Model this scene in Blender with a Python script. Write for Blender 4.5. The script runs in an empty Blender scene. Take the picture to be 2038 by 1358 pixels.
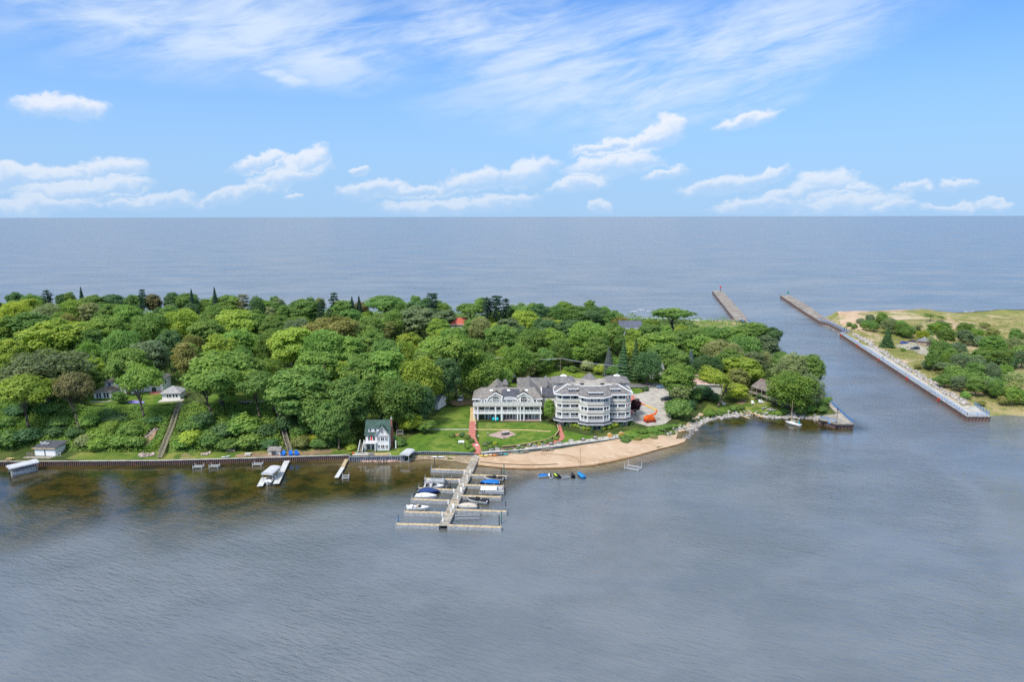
import bpy, math, random
import numpy as np
from mathutils import Matrix, Vector
from mathutils.geometry import delaunay_2d_cdt

random.seed(7)
RNG = np.random.default_rng(7)
SC = bpy.context.scene
COL = SC.collection

# ------------------------------------------------------------------ camera
F = 1400.0            # focal length in photo pixels (photo 2038 wide)
CAM_H = 75.0          # flying height above the lake, metres
PITCH = math.atan((679 - 428) / F)
ROLL = math.atan(4 / 2038)
FWD = np.array([0, math.cos(PITCH), -math.sin(PITCH)])
UP = np.array([0, math.sin(PITCH), math.cos(PITCH)])
CR, SR = math.cos(ROLL), math.sin(ROLL)
cam = bpy.data.cameras.new('camera')
cam.sensor_width = 36.0
cam.lens = F / 2038 * 36.0
cam.clip_start = 1.0
cam.clip_end = 60000.0
cam_ob = bpy.data.objects.new('camera', cam)
COL.objects.link(cam_ob)
rt = np.array([CR, 0, 0]) - SR * UP
up = np.array([SR, 0, 0]) + CR * UP
M4 = Matrix(((rt[0], up[0], -FWD[0], 0), (rt[1], up[1], -FWD[1], 0), (rt[2], up[2], -FWD[2], CAM_H), (0, 0, 0, 1)))
cam_ob.matrix_world = M4
SC.camera = cam_ob

def ray(u, v):
    x = (u - 1019) / F; y = -(v - 679) / F
    x, y = CR * x + SR * y, -SR * x + CR * y
    return np.array([x, 0, 0]) + UP * y + FWD

# ------------------------------------------------------------------ light and exposure
SUN_AZ, SUN_EL = math.radians(218), math.radians(54)
sun = bpy.data.lights.new('sun', 'SUN')
sun.energy = 3.1
sun.angle = math.radians(14)
sun.color = (1.0, 0.95, 0.87)
sun_ob = bpy.data.objects.new('sun', sun)
COL.objects.link(sun_ob)
sdir = Vector((math.sin(SUN_AZ) * math.cos(SUN_EL), math.cos(SUN_AZ) * math.cos(SUN_EL), math.sin(SUN_EL)))
sun_ob.rotation_euler = (-sdir).to_track_quat('-Z', 'Y').to_euler()
sun_ob.location = (0, -50, 200)
SC.view_settings.view_transform = 'Standard'
SC.view_settings.look = 'None'
SC.view_settings.exposure = 0.5
SC.view_settings.gamma = 1.0
SC.view_settings.use_curve_mapping = False
SC.cycles.max_bounces = 8
SC.cycles.diffuse_bounces = 5
SC.cycles.glossy_bounces = 3
SC.cycles.transparent_max_bounces = 4
SC.cycles.use_denoising = False

class NT:
    """tiny node-tree writer"""
    def __init__(s, tree):
        s.t = tree; s.n = tree.nodes; s.l = tree.links; s.n.clear()
    def node(s, typ, **kw):
        n = s.n.new(typ)
        for k, v in kw.items(): setattr(n, k, v)
        return n
    def put(s, sock, val):
        if hasattr(val, 'is_output') or isinstance(val, bpy.types.NodeSocket): s.l.new(val, sock)
        else: sock.default_value = val
    def m(s, op, a, b=None, c=None, clamp=False):
        n = s.node('ShaderNodeMath', operation=op, use_clamp=clamp)
        for i, x in enumerate((a, b, c)):
            if x is not None: s.put(n.inputs[i], x)
        return n.outputs[0]
    def vec(s, x, y, z=0.0):
        n = s.node('ShaderNodeCombineXYZ')
        for i, q in enumerate((x, y, z)): s.put(n.inputs[i], q)
        return n.outputs[0]
    def sep(s, v):
        n = s.node('ShaderNodeSeparateXYZ'); s.put(n.inputs[0], v); return n.outputs
    def vm(s, op, a, b=None):
        n = s.node('ShaderNodeVectorMath', operation=op)
        s.put(n.inputs[0], a)
        if b is not None: s.put(n.inputs[1], b)
        return n.outputs['Value'] if op in ('LENGTH', 'DOT_PRODUCT', 'DISTANCE') else n.outputs[0]
    def noise(s, v, scale, detail=4, rough=0.55, dist=0.0, col=False):
        n = s.node('ShaderNodeTexNoise')
        if v is not None: s.put(n.inputs['Vector'], v)
        n.inputs['Scale'].default_value = scale; n.inputs['Detail'].default_value = detail
        n.inputs['Roughness'].default_value = rough; n.inputs['Distortion'].default_value = dist
        return n.outputs['Color' if col else 'Fac']
    def rng(s, v, a, b, c=0.0, d=1.0, smooth=True):
        n = s.node('ShaderNodeMapRange', interpolation_type='SMOOTHSTEP' if smooth else 'LINEAR')
        s.put(n.inputs[0], v)
        for i, q in enumerate((a, b, c, d)): s.put(n.inputs[i + 1], q)
        return n.outputs[0]
    def mix(s, f, a, b, blend='MIX'):
        n = s.node('ShaderNodeMix', data_type='RGBA', blend_type=blend)
        s.put(n.inputs[0], f); s.put(n.inputs[6], a); s.put(n.inputs[7], b)
        return n.outputs[2]

def c4(c): return (c[0], c[1], c[2], 1.0)

# ------------------------------------------------------------------ world: physical sky with drifting cloud
world = bpy.data.worlds.new('World')
SC.world = world
world.use_nodes = True
world.cycles.sampling_method = 'NONE'
W = NT(world.node_tree)
sky = W.node('ShaderNodeTexSky', sky_type='NISHITA')
sky.sun_disc = False
sky.sun_elevation = SUN_EL
sky.sun_rotation = SUN_AZ
sky.altitude = 100; sky.air_density = 1.0; sky.dust_density = 0.2; sky.ozone_density = 3.0
tc = W.node('ShaderNodeTexCoord')
D = W.sep(tc.outputs['Generated'])
K = 1400.0
AZ = W.m('MULTIPLY', W.m('ARCTAN2', D[0], D[1]), K)
EL = W.m('MULTIPLY', W.m('ARCSINE', D[2]), K)
AE = W.vec(AZ, EL)
def azel(u, v):
    d = ray(u, v); d = d / np.linalg.norm(d)
    return math.atan2(d[0], d[1]) * K, math.asin(d[2]) * K
# warped coordinates give ragged, billowing cloud edges
wn = W.noise(W.vm('MULTIPLY', AE, (0.026, 0.034, 0)), 1.0, 5, 0.58, 0.2, col=True)
wv = W.vm('MULTIPLY', W.vm('SUBTRACT', wn, (0.5, 0.5, 0.5)), (62, 46, 0))
AEW = W.vm('ADD', AE, wv)
def blobs(lst, vecsock, shade=False):
    acc = None; acc2 = None
    for (u, v, hw, hh, rot) in lst:
        a, e = azel(u, v)
        mp = W.node('ShaderNodeMapping', vector_type='TEXTURE')
        src = vecsock
        if acc is not None:   # keeps the node chain sequential (shader stack stays small)
            q = W.node('ShaderNodeVectorMath', operation='MULTIPLY_ADD')
            W.put(q.inputs[0], acc); q.inputs[1].default_value = (1e-7, 1e-7, 0); W.put(q.inputs[2], vecsock); src = q.outputs[0]
        W.put(mp.inputs['Vector'], src)
        mp.inputs['Location'].default_value = (a, e, 0)
        mp.inputs['Rotation'].default_value = (0, 0, math.radians(rot))
        mp.inputs['Scale'].default_value = (hw, hh, 1)
        ln = W.m('SUBTRACT', 1.0, W.vm('LENGTH', mp.outputs[0]))
        if shade:
            l2 = W.m('ADD', ln, W.vm('DOT_PRODUCT', mp.outputs[0], (0, 0.5, 0))); acc2 = l2 if acc2 is None else W.m('MAXIMUM', acc2, l2)
        acc = ln if acc is None else W.m('MAXIMUM', acc, ln)
    return (acc, acc2) if shade else acc
CUM = [(122,214,82,24,0),(20,352,80,24,5),(110,350,90,22,10),(215,340,80,24,12),(150,380,110,22,8),(245,372,60,18,12),(300,402,90,16,5),
 (525,322,66,20,14),(610,326,64,30,28),(575,352,90,22,12),(470,388,90,16,14),(585,386,24,9,0),(712,338,26,9,0),(745,378,90,22,6),(830,380,70,16,0),
 (945,358,86,28,12),(1050,342,70,28,20),(870,412,140,20,2),(985,405,100,20,5),(1215,292,90,18,6),(1290,280,70,26,28),(1336,256,34,32,20),(1215,330,110,26,5),
 (1150,368,70,20,8),(1330,345,50,14,10),(1488,242,66,18,14),(1445,368,100,20,9),(1530,350,50,14,12),(1640,366,66,28,8),(1600,384,100,20,10),(1710,374,40,14,5),
 (1500,410,100,18,6),(1690,408,110,24,6),(1775,414,50,12,4),(1820,370,36,12,8),(1908,366,32,12,5),(1890,412,50,12,4),(1975,408,32,12,4),(1195,414,34,18,0),(60,412,120,20,2)]
cm, ct = blobs(CUM, AEW, True)
fine = W.noise(W.vm('MULTIPLY', AE, (0.06, 0.085, 0)), 1.0, 4, 0.6)
topness = W.rng(W.m('SUBTRACT', ct, cm), -0.22, 0.20)      # 1 on the sunny heads, 0 at the flat bases
cum = W.rng(W.m('ADD', cm, W.m('MULTIPLY', W.m('SUBTRACT', fine, 0.5), 0.34)), 0.0, 0.42)
cum = W.m('MULTIPLY', cum, W.m('ADD', 0.5, W.m('MULTIPLY', topness, 0.5)))
under = W.m('SUBTRACT', 1.0, topness)
# thin high cirrus, streaked; denser toward the zenith
rotn = W.node('ShaderNodeMapping', vector_type='POINT'); W.put(rotn.inputs['Vector'], AE)
rotn.inputs['Rotation'].default_value = (0, 0, math.radians(-12))
st = W.vm('MULTIPLY', rotn.outputs[0], (0.0022, 0.0095, 0))
s1 = W.noise(st, 1.0, 5, 0.6, 1.1)
s2 = W.noise(W.vm('MULTIPLY', rotn.outputs[0], (0.006, 0.03, 0)), 1.0, 5, 0.65, 0.6)
sw = W.vm('ADD', AE, W.vm('MULTIPLY', W.vm('SUBTRACT', W.noise(W.vm('MULTIPLY', AE, (0.004, 0.009, 0)), 1.0, 5, 0.55, 0.0, col=True), (0.5, 0.5, 0.5)), (260, 120, 0)))
cz = blobs([(380,20,560,120,-3),(560,80,320,80,-6),(640,100,230,45,0),(540,146,90,16,-3),(1000,70,330,90,-8),(1200,125,420,120,8),(1420,120,420,120,14),(1360,190,300,70,8)], sw)
cz = W.rng(cz, -0.1, 0.75)
hi = W.rng(EL, 420, 800)
veil = W.m('MULTIPLY', W.rng(W.m('ADD', W.m('MULTIPLY', s1, 0.55), W.m('MULTIPLY', s2, 0.45)), 0.33, 0.62), W.m('MAXIMUM', cz, hi))
veil = W.m('ADD', W.m('MULTIPLY', veil, 1.02), W.m('MULTIPLY', hi, 0.4), clamp=True)
skyc = W.mix(1.0, sky.outputs[0], (0.36, 0.66, 1.02, 1), 'MULTIPLY')
lowh = W.rng(EL, 0, 480, 1.0, 0.0)
SKYV = 5.2
skyc = W.mix(W.m('MULTIPLY', lowh, 0.92), skyc, (0.40 * SKYV, 0.62 * SKYV, 0.93 * SKYV, 1))
skyc = W.mix(W.m('MULTIPLY', veil, 0.95), skyc, (0.70 * SKYV, 0.84 * SKYV, 1.04 * SKYV, 1))
cc = W.mix(W.m('MULTIPLY', under, 0.9), (0.95 * SKYV, 0.97 * SKYV, 1.02 * SKYV, 1), (0.56 * SKYV, 0.72 * SKYV, 0.97 * SKYV, 1))
farfade = W.rng(EL, -5, 150, 0.46, 0.80)
skyc = W.mix(W.m('MULTIPLY', cum, farfade), skyc, cc)
bg = W.node('ShaderNodeBackground'); W.put(bg.inputs[0], skyc); bg.inputs[1].default_value = 0.132
W.l.new(bg.outputs[0], W.node('ShaderNodeOutputWorld').inputs[0])

# ------------------------------------------------------------------ materials
MATS = {}
def mat(name, col, rough=0.8, var=0.0, scale=1.0, bump=0.0, col2=None, spec=0.3, metal=0.0, lo=0.35, hi=0.65, detail=5, bscale=None, alpha=None, emit=None):
    if name in MATS: return MATS[name]
    m = bpy.data.materials.new(name); m.use_nodes = True
    N = NT(m.node_tree)
    b = N.node('ShaderNodeBsdfPrincipled'); o = N.node('ShaderNodeOutputMaterial')
    N.l.new(b.outputs[0], o.inputs[0])
    b.inputs['Roughness'].default_value = rough; b.inputs['Specular IOR Level'].default_value = spec; b.inputs['Metallic'].default_value = metal
    g = N.node('ShaderNodeNewGeometry').outputs['Position']
    if var > 0 or col2:
        f = N.rng(N.noise(g, scale, detail, 0.6), lo, hi)
        if col2 is None: col2 = tuple(x * (1 - var) for x in col); a = tuple(min(1, x * (1 + var * .6)) for x in col)
        else: a = col
        N.put(b.inputs['Base Color'], N.mix(f, c4(a), c4(col2)))
    else: b.inputs['Base Color'].default_value = c4(col)
    if bump > 0:
        bn = N.node('ShaderNodeBump'); bn.inputs['Strength'].default_value = 1.0; bn.inputs['Distance'].default_value = bump
        N.put(bn.inputs['Height'], N.noise(g, bscale or scale * 3, 4, 0.6)); N.l.new(bn.outputs[0], b.inputs['Normal'])
    MATS[name] = m
    return m

def ground_mat(name, cols, scales, bump=0.05, stripe=None):
    """several colours laid over each other by noise patches of given scales"""
    m = bpy.data.materials.new(name); m.use_nodes = True
    N = NT(m.node_tree)
    b = N.node('ShaderNodeBsdfPrincipled'); o = N.node('ShaderNodeOutputMaterial'); N.l.new(b.outputs[0], o.inputs[0])
    b.inputs['Roughness'].default_value = 0.95; b.inputs['Specular IOR Level'].default_value = 0.1
    g = N.node('ShaderNodeNewGeometry').outputs['Position']
    c = c4(cols[0])
    for i, (k, s) in enumerate(zip(cols[1:], scales)):
        off = N.vm('ADD', g, (i * 37.0, i * 11.0, 0))
        lo, hi = (s[1], s[2]) if isinstance(s, tuple) else (0.45, 0.62)
        c = N.mix(N.rng(N.noise(off, s[0] if isinstance(s, tuple) else s, 6, 0.62), lo, hi), c, c4(k))
    N.put(b.inputs['Base Color'], c)
    bn = N.node('ShaderNodeBump'); bn.inputs['Distance'].default_value = bump
    N.put(bn.inputs['Height'], N.noise(g, 3.0, 5, 0.65)); N.l.new(bn.outputs[0], b.inputs['Normal'])
    MATS[name] = m
    return m

def leaf_mat():
    m = bpy.data.materials.new('leaves'); m.use_nodes = True
    N = NT(m.node_tree)
    oi = N.node('ShaderNodeObjectInfo')
    at = N.node('ShaderNodeAttribute', attribute_name='tone')
    t = at.outputs['Fac']
    base = oi.outputs['Color']
    hs = N.node('ShaderNodeHueSaturation')
    N.put(hs.inputs['Hue'], N.m('ADD', 0.5, N.m('MULTIPLY', N.m('SUBTRACT', t, 0.5), -0.05)))
    N.put(hs.inputs['Value'], N.m('ADD', 0.72, N.m('MULTIPLY', t, 0.6)))
    N.put(hs.inputs['Color'], base)
    d = N.node('ShaderNodeBsdfPrincipled'); N.put(d.inputs['Base Color'], hs.outputs[0]); d.inputs['Roughness'].default_value = 0.55
    d.inputs['Specular IOR Level'].default_value = 0.18
    tr = N.node('ShaderNodeBsdfTranslucent'); N.put(tr.inputs[0], N.mix(1.0, hs.outputs[0], (1.15, 1.2, 0.55, 1), 'MULTIPLY'))
    mx = N.node('ShaderNodeMixShader'); mx.inputs[0].default_value = 0.46
    N.l.new(d.outputs[0], mx.inputs[1]); N.l.new(tr.outputs[0], mx.inputs[2])
    o = N.node('ShaderNodeOutputMaterial'); N.l.new(mx.outputs[0], o.inputs[0])
    MATS['leaves'] = m
    return m
LEAF = leaf_mat()
BARK = mat('bark', (0.16, 0.125, 0.095), 0.95, 0.4, 2.0, 0.03)
WHITE = mat('white_paint', (0.76, 0.76, 0.74), 0.55, 0.06, 0.6)
TRIM = mat('white_trim', (0.82, 0.82, 0.80), 0.5)
GLASS = mat('window_glass', (0.035, 0.045, 0.055), 0.06, spec=0.9)
GLASSL = mat('curtained_glass', (0.25, 0.28, 0.28), 0.1, 0.3, 1.5, spec=0.8)
SHING = mat('grey_brown_shingle', (0.235, 0.215, 0.195), 0.9, 0.3, 1.2, 0.03, bscale=6)
SLATE = mat('dark_slate_shingle', (0.085, 0.088, 0.105), 0.85, 0.3, 1.2, 0.03, bscale=6)
SHINGB = mat('warm_grey_shingle', (0.195, 0.185, 0.18), 0.88, 0.3, 1.0, 0.03, bscale=6)
GREENR = mat('green_roof_shingle', (0.055, 0.10, 0.085), 0.85, 0.3, 1.2, 0.03, bscale=6)
CREAM = mat('cream_siding', (0.50, 0.485, 0.44), 0.75, 0.1, 0.5)
CREAM2 = mat('cream_shake', (0.56, 0.54, 0.48), 0.85, 0.22, 2.2, 0.02, bscale=8)
STONE = mat('tan_stone', (0.36, 0.30, 0.24), 0.9, 0.4, 1.8, 0.03)
BRICK = mat('red_brick', (0.36, 0.13, 0.09), 0.9, 0.3, 2.5, 0.01)
PAVER = mat('red_paver', (0.47, 0.17, 0.13), 0.9, 0.18, 0.9, 0.01)
PAVEPALE = mat('pale_paver', (0.40, 0.29, 0.25), 0.9, 0.22, 1.0, 0.01)
CONC = mat('concrete', (0.44, 0.42, 0.38), 0.9, 0.22, 0.5, 0.01)
CONCD = mat('weathered_concrete', (0.34, 0.31, 0.265), 0.92, 0.32, 0.35, 0.02)
PIERC = mat('pier_concrete', (0.27, 0.235, 0.20), 0.92, 0.32, 0.25, 0.02)
ASPH = mat('asphalt', (0.17, 0.165, 0.16), 0.92, 0.25, 0.4, 0.01)
GRAVEL = mat('gravel_lot', (0.42, 0.385, 0.335), 0.95, 0.2, 0.5, 0.015, bscale=4)
DECKW = mat('pale_deck_wood', (0.50, 0.39, 0.24), 0.85, 0.3, 1.2, 0.01)
WEATH = mat('weathered_wood', (0.30, 0.265, 0.22), 0.9, 0.35, 1.2, 0.01)
DOCKG = mat('dock_grey_wood', (0.335, 0.305, 0.255), 0.9, 0.3, 0.9, 0.015, bscale=5)
STEELR = mat('rusty_sheet_pile', (0.19, 0.105, 0.085), 0.85, 0.5, 1.0, 0.01, col2=(0.10, 0.085, 0.085))
STEELG = mat('grey_sheet_pile', (0.20, 0.215, 0.25), 0.7, 0.3, 1.0, 0.01)
GALV = mat('galvanised_steel', (0.42, 0.44, 0.46), 0.45, 0.2, 1.5, metal=0.4)
ALUM = mat('aluminium', (0.58, 0.59, 0.60), 0.4, 0.1, 1.0, metal=0.3)
BLUER = mat('blue_railing', (0.035, 0.22, 0.55), 0.5)
BLUEP = mat('blue_plastic', (0.01, 0.16, 0.62), 0.5)
TEAL = mat('teal_plastic', (0.0, 0.45, 0.5), 0.5)
BLUEC = mat('blue_canvas', (0.012, 0.15, 0.47), 0.8, 0.2, 2.0, 0.02)
NAVY = mat('navy_gelcoat', (0.012, 0.03, 0.13), 0.3)
GELW = mat('white_gelcoat', (0.74, 0.74, 0.73), 0.3)
GREYC = mat('grey_canvas', (0.30, 0.31, 0.33), 0.85, 0.2, 2.0, 0.02)
LGREYC = mat('pale_grey_canvas', (0.52, 0.53, 0.55), 0.85, 0.15, 2.0, 0.02)
BEIGEC = mat('beige_canvas', (0.52, 0.46, 0.38), 0.85, 0.15, 2.0, 0.02)
BLACK = mat('black_rubber', (0.02, 0.02, 0.022), 0.6)
DGREY = mat('dark_grey_metal', (0.07, 0.07, 0.08), 0.5)
ORANGE = mat('orange_paint', (0.75, 0.13, 0.015), 0.45)
REDP = mat('red_paint', (0.62, 0.04, 0.03), 0.5)
YELP = mat('yellow_paint', (0.75, 0.50, 0.03), 0.5)
LIME = mat('lime_paint', (0.35, 0.5, 0.05), 0.5)
PINK = mat('coral_roof', (0.52, 0.13, 0.09), 0.8, 0.2, 1.0)
WOODY = mat('yellow_wood', (0.55, 0.40, 0.2), 0.8, 0.2, 1.5)
ROCK = mat('grey_rock', (0.40, 0.37, 0.34), 0.9, 0.45, 0.9, 0.05)
ROCKD = mat('dark_rock', (0.20, 0.19, 0.18), 0.9, 0.45, 0.9, 0.05)
ROCKP = mat('pink_stone', (0.42, 0.28, 0.23), 0.9, 0.4, 1.0, 0.04)
LAVEN = mat('lavender_bloom', (0.25, 0.22, 0.5), 0.9, 0.3, 3.0)
CARB = mat('blue_car_paint', (0.10, 0.19, 0.34), 0.25, spec=0.6)
CARBB = mat('bright_blue_car_paint', (0.01, 0.06, 0.5), 0.25, spec=0.6)
CARD = mat('dark_car_paint', (0.02, 0.025, 0.04), 0.2, spec=0.6)
CARP = mat('purple_grey_car_paint', (0.07, 0.05, 0.10), 0.25, spec=0.6)
CARW = mat('white_car_paint', (0.72, 0.72, 0.72), 0.25, spec=0.6)
LAMPG = mat('lamp_glass', (0.75, 0.74, 0.68), 0.3)
GREENM = mat('green_metal', (0.0, 0.22, 0.14), 0.5)
POLEW = mat('pole_wood', (0.22, 0.17, 0.125), 0.9, 0.3, 2.0)
SKIN = mat('skin', (0.5, 0.33, 0.25), 0.6)
PURPLE_T = (0.05, 0.018, 0.03, 1)

LAWN = ground_mat('mown_grass', [(0.095, 0.17, 0.022), (0.165, 0.21, 0.04), (0.062, 0.13, 0.018), (0.21, 0.20, 0.07)], [(0.09, .42, .62), (0.35, .45, .62), (0.05, .6, .74)], 0.04)
ROUGHG = ground_mat('rough_grass', [(0.12, 0.17, 0.03), (0.21, 0.22, 0.055), (0.07, 0.125, 0.022), (0.30, 0.23, 0.11)], [(0.08, .42, .6), (0.3, .48, .62), (0.06, .58, .7)], 0.12)
DUNE = ground_mat('dune_grass', [(0.225, 0.225, 0.075), (0.34, 0.285, 0.135), (0.15, 0.185, 0.045), (0.50, 0.39, 0.27)], [(0.05, .42, .6), (0.16, .5, .64), (0.045, .50, .64)], 0.2)
FLOOR = ground_mat('forest_floor', [(0.045, 0.07, 0.018), (0.09, 0.115, 0.03), (0.10, 0.075, 0.045)], [(0.15, .42, .62), (0.3, .55, .7)], 0.2)
SAND = ground_mat('beach_sand', [(0.50, 0.365, 0.25), (0.43, 0.295, 0.185), (0.54, 0.41, 0.295), (0.36, 0.24, 0.145)], [(0.10, .42, .62), (0.4, .5, .66), (0.13, .62, .75)], 0.03)
WETSAND = ground_mat('wet_sand', [(0.30, 0.185, 0.10), (0.22, 0.125, 0.06)], [(0.2, .4, .62)], 0.02)
SOIL = ground_mat('bare_earth', [(0.30, 0.20, 0.13), (0.22, 0.15, 0.09), (0.12, 0.13, 0.04)], [(0.25, .42, .62), (0.5, .52, .66)], 0.06)

# ------------------------------------------------------------------ mesh helpers
def tag(o, label=None, cat=None, group=None, kind=None):
    if label: o['label'] = label
    if cat: o['category'] = cat
    if group: o['group'] = group
    if kind: o['kind'] = kind
    return o
def link(name, data, parent=None):
    o = bpy.data.objects.new(name, data); COL.objects.link(o)
    if parent is not None: o.parent = parent
    return o
def thing(name, label, cat, loc=(0, 0, 0), rz=0.0, group=None):
    o = bpy.data.objects.new(name, None); COL.objects.link(o)
    o.empty_display_size = 0.5
    o.location = loc; o.rotation_euler = (0, 0, rz)
    return tag(o, label, cat, group)
def copy_tree(o, parent=None):
    c = o.copy(); COL.objects.link(c); c.parent = parent
    for ch in o.children: copy_tree(ch, c)
    return c

class MB:
    def __init__(s): s.v = []; s.f = []
    def add(s, vs, fs):
        k = len(s.v); s.v += [tuple(p) for p in vs]; s.f += [tuple(i + k for i in f) for f in fs]; return s
    def box(s, x0, x1, y0, y1, z0, z1):
        return s.add([(x0,y0,z0),(x1,y0,z0),(x1,y1,z0),(x0,y1,z0),(x0,y0,z1),(x1,y0,z1),(x1,y1,z1),(x0,y1,z1)],
                     [(3,2,1,0),(4,5,6,7),(0,1,5,4),(1,2,6,5),(2,3,7,6),(3,0,4,7)])
    def prism(s, poly, z0, z1):
        n = len(poly)
        a = sum(poly[i][0]*poly[(i+1)%n][1]-poly[(i+1)%n][0]*poly[i][1] for i in range(n))
        if a < 0: poly = poly[::-1]
        z0s = z0 if hasattr(z0, '__len__') else [z0]*n
        vs = [(p[0],p[1],z0s[i]) for i,p in enumerate(poly)] + [(p[0],p[1],z1) for p in poly]
        return s.add(vs, [tuple(range(n-1,-1,-1)), tuple(range(n,2*n))] + [(i,(i+1)%n,n+(i+1)%n,n+i) for i in range(n)])
    def xz(s, poly, y0, y1):
        """polygon given in x,z, extruded from y0 to y1"""
        n = len(poly)
        a = sum(poly[i][0]*poly[(i+1)%n][1]-poly[(i+1)%n][0]*poly[i][1] for i in range(n))
        if a < 0: poly = poly[::-1]
        vs = [(p[0],y0,p[1]) for p in poly] + [(p[0],y1,p[1]) for p in poly]
        return s.add(vs, [tuple(range(n)), tuple(range(2*n-1,n-1,-1))] + [((i+1)%n,i,n+i,n+(i+1)%n) for i in range(n)])
    def yz(s, poly, x0, x1):
        n = len(poly)
        a = sum(poly[i][0]*poly[(i+1)%n][1]-poly[(i+1)%n][0]*poly[i][1] for i in range(n))
        if a < 0: poly = poly[::-1]
        vs = [(x0,p[0],p[1]) for p in poly] + [(x1,p[0],p[1]) for p in poly]
        return s.add(vs, [tuple(range(n-1,-1,-1)), tuple(range(n,2*n))] + [(i,(i+1)%n,n+(i+1)%n,n+i) for i in range(n)])
    def cyl(s, p0, p1, r0, r1=None, n=6):
        r1 = r0 if r1 is None else r1
        p0 = Vector(p0); p1 = Vector(p1); d = (p1 - p0)
        if d.length < 1e-6: return s
        d.normalize(); a = d.orthogonal().normalized(); b = d.cross(a)
        vs = []
        for p, r in ((p0, r0), (p1, r1)):
            for i in range(n):
                t = 2*math.pi*i/n; vs.append(p + a*(r*math.cos(t)) + b*(r*math.sin(t)))
        return s.add(vs, [tuple(range(n-1,-1,-1)), tuple(range(n,2*n))] + [(i,(i+1)%n,n+(i+1)%n,n+i) for i in range(n)])
    def tube(s, pts, r, n=5):
        for i in range(len(pts)-1):
            ra = r[i] if hasattr(r,'__len__') else r; rb = r[i+1] if hasattr(r,'__len__') else r
            s.cyl(pts[i], pts[i+1], ra, rb, n)
        return s
    def bar(s, p0, p1, w, h):
        """rectangular bar along p0-p1, width w horizontal, height h"""
        p0 = Vector(p0); p1 = Vector(p1); d = (p1-p0).normalized()
        a = d.cross(Vector((0,0,1)))
        a = a.normalized() if a.length > 1e-4 else Vector((1,0,0))
        b = a.cross(d)
        vs = []
        for p in (p0, p1):
            for (i, j) in ((-1,-1),(1,-1),(1,1),(-1,1)): vs.append(p + a*(i*w/2) + b*(j*h/2))
        return s.add(vs, [(3,2,1,0),(4,5,6,7),(0,1,5,4),(1,2,6,5),(2,3,7,6),(3,0,4,7)])
    def ball(s, c, r, n=8, m=5):
        rx, ry, rz = r if hasattr(r,'__len__') else (r,r,r)
        vs = [(c[0],c[1],c[2]-rz)]
        for j in range(1, m):
            t = -math.pi/2 + math.pi*j/m
            for i in range(n):
                a = 2*math.pi*i/n; vs.append((c[0]+rx*math.cos(t)*math.cos(a), c[1]+ry*math.cos(t)*math.sin(a), c[2]+rz*math.sin(t)))
        vs.append((c[0],c[1],c[2]+rz)); fs = []
        for i in range(n): fs.append((0, 1+(i+1)%n, 1+i))
        for j in range(m-2):
            for i in range(n): fs.append((1+j*n+i, 1+j*n+(i+1)%n, 1+(j+1)*n+(i+1)%n, 1+(j+1)*n+i))
        t = len(vs)-1; k = 1+(m-2)*n
        for i in range(n): fs.append((k+i, k+(i+1)%n, t))
        return s.add(vs, fs)
    def mesh(s, name, m, smooth=False):
        me = bpy.data.meshes.new(name); me.from_pydata(s.v, [], s.f); me.materials.append(m)
        if smooth: me.polygons.foreach_set('use_smooth', [True]*len(me.polygons))
        me.update(); return me
    def build(s, name, m, parent=None, smooth=False):
        return link(name, s.mesh(name, m, smooth), parent)

# ------------------------------------------------------------------ the lie of the land
def P0(u, v, z=0.0):
    d = ray(u, v); t = (z - CAM_H) / d[2]
    return (d[0]*t, d[1]*t)
# shoreline, as (photo pixel of the waterline, height of the land's edge there)
FRONT = [(-420,936,1.3),(-200,932,1.3),(0,928,1.3),(160,927,1.3),(320,926,1.3),(430,923,1.3),(530,920,1.3),(620,917,1.3),(694,915,1.3),(698,919,1.3),(750,918,1.3),
 (806,917,1.2),(812,918,0.0),(850,916,-.05),(900,920,-.05),(945,928,-.05),(1010,935,-.05),(1060,936,-.05),(1120,934,-.05),(1180,929,-.05),(1230,919,-.05),(1270,909,-.05),(1310,897,-.05),(1345,888,-.05),(1362,882,-.05),
 (1368,873,-.05),(1340,874,-.05),(1336,868,-.05),(1352,862,-.05),(1376,856,-.1),(1384,848,-.1),(1400,839,-.1),(1425,833,-.1),(1450,830,-.1),(1478,826,-.1),(1505,829,-.1),(1540,832,-.1),(1580,832,-.1),(1612,832,-.1),(1634,838,0.3)]
PLAT = [(1634,838),(1655,856),(1687,855)]
main_xy, main_e = [], []
for (u, v, e) in FRONT:
    main_xy.append(P0(u, v)); main_e.append(e)
CH_A = P0(1687, 852); CH_B = P0(1489, 643)
for p, e in (((110.8, 243.5), 1.8), ((121.0, 241.5), 1.8), (CH_B, 1.6), (P0(1462, 641), 0.0), (P0(1400, 641), -.05), (P0(1300, 640), -.05), ((20, 499), -.05), ((-150, 497), -.05), ((-330, 494), -.05), ((-600, 486), -.05), ((-640, 205), 1.3)):
    main_xy.append(p); main_e.append(e)
right_xy, right_e = [], []
for p, e in ((P0(1925, 839), 1.9), (P0(1968, 839), 1.9), (P0(1972, 829), 0.0), (P0(2002, 826.5), -.05), (P0(2060, 831), -.05), (P0(2300, 830), -.05), ((560, 246), -.05), ((760, 300), -.05), ((760, 512), -.05), (P0(2038, 632), -.05), (P0(1900, 632), -.05), (P0(1760, 629), -.05), (P0(1664, 628), -.05), (P0(1640, 634), 0.6), (P0(1652, 645), .8), (P0(1690, 664), 1.2), (P0(1673, 668), 1.9)):
    right_xy.append(p); right_e.append(e)

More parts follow.
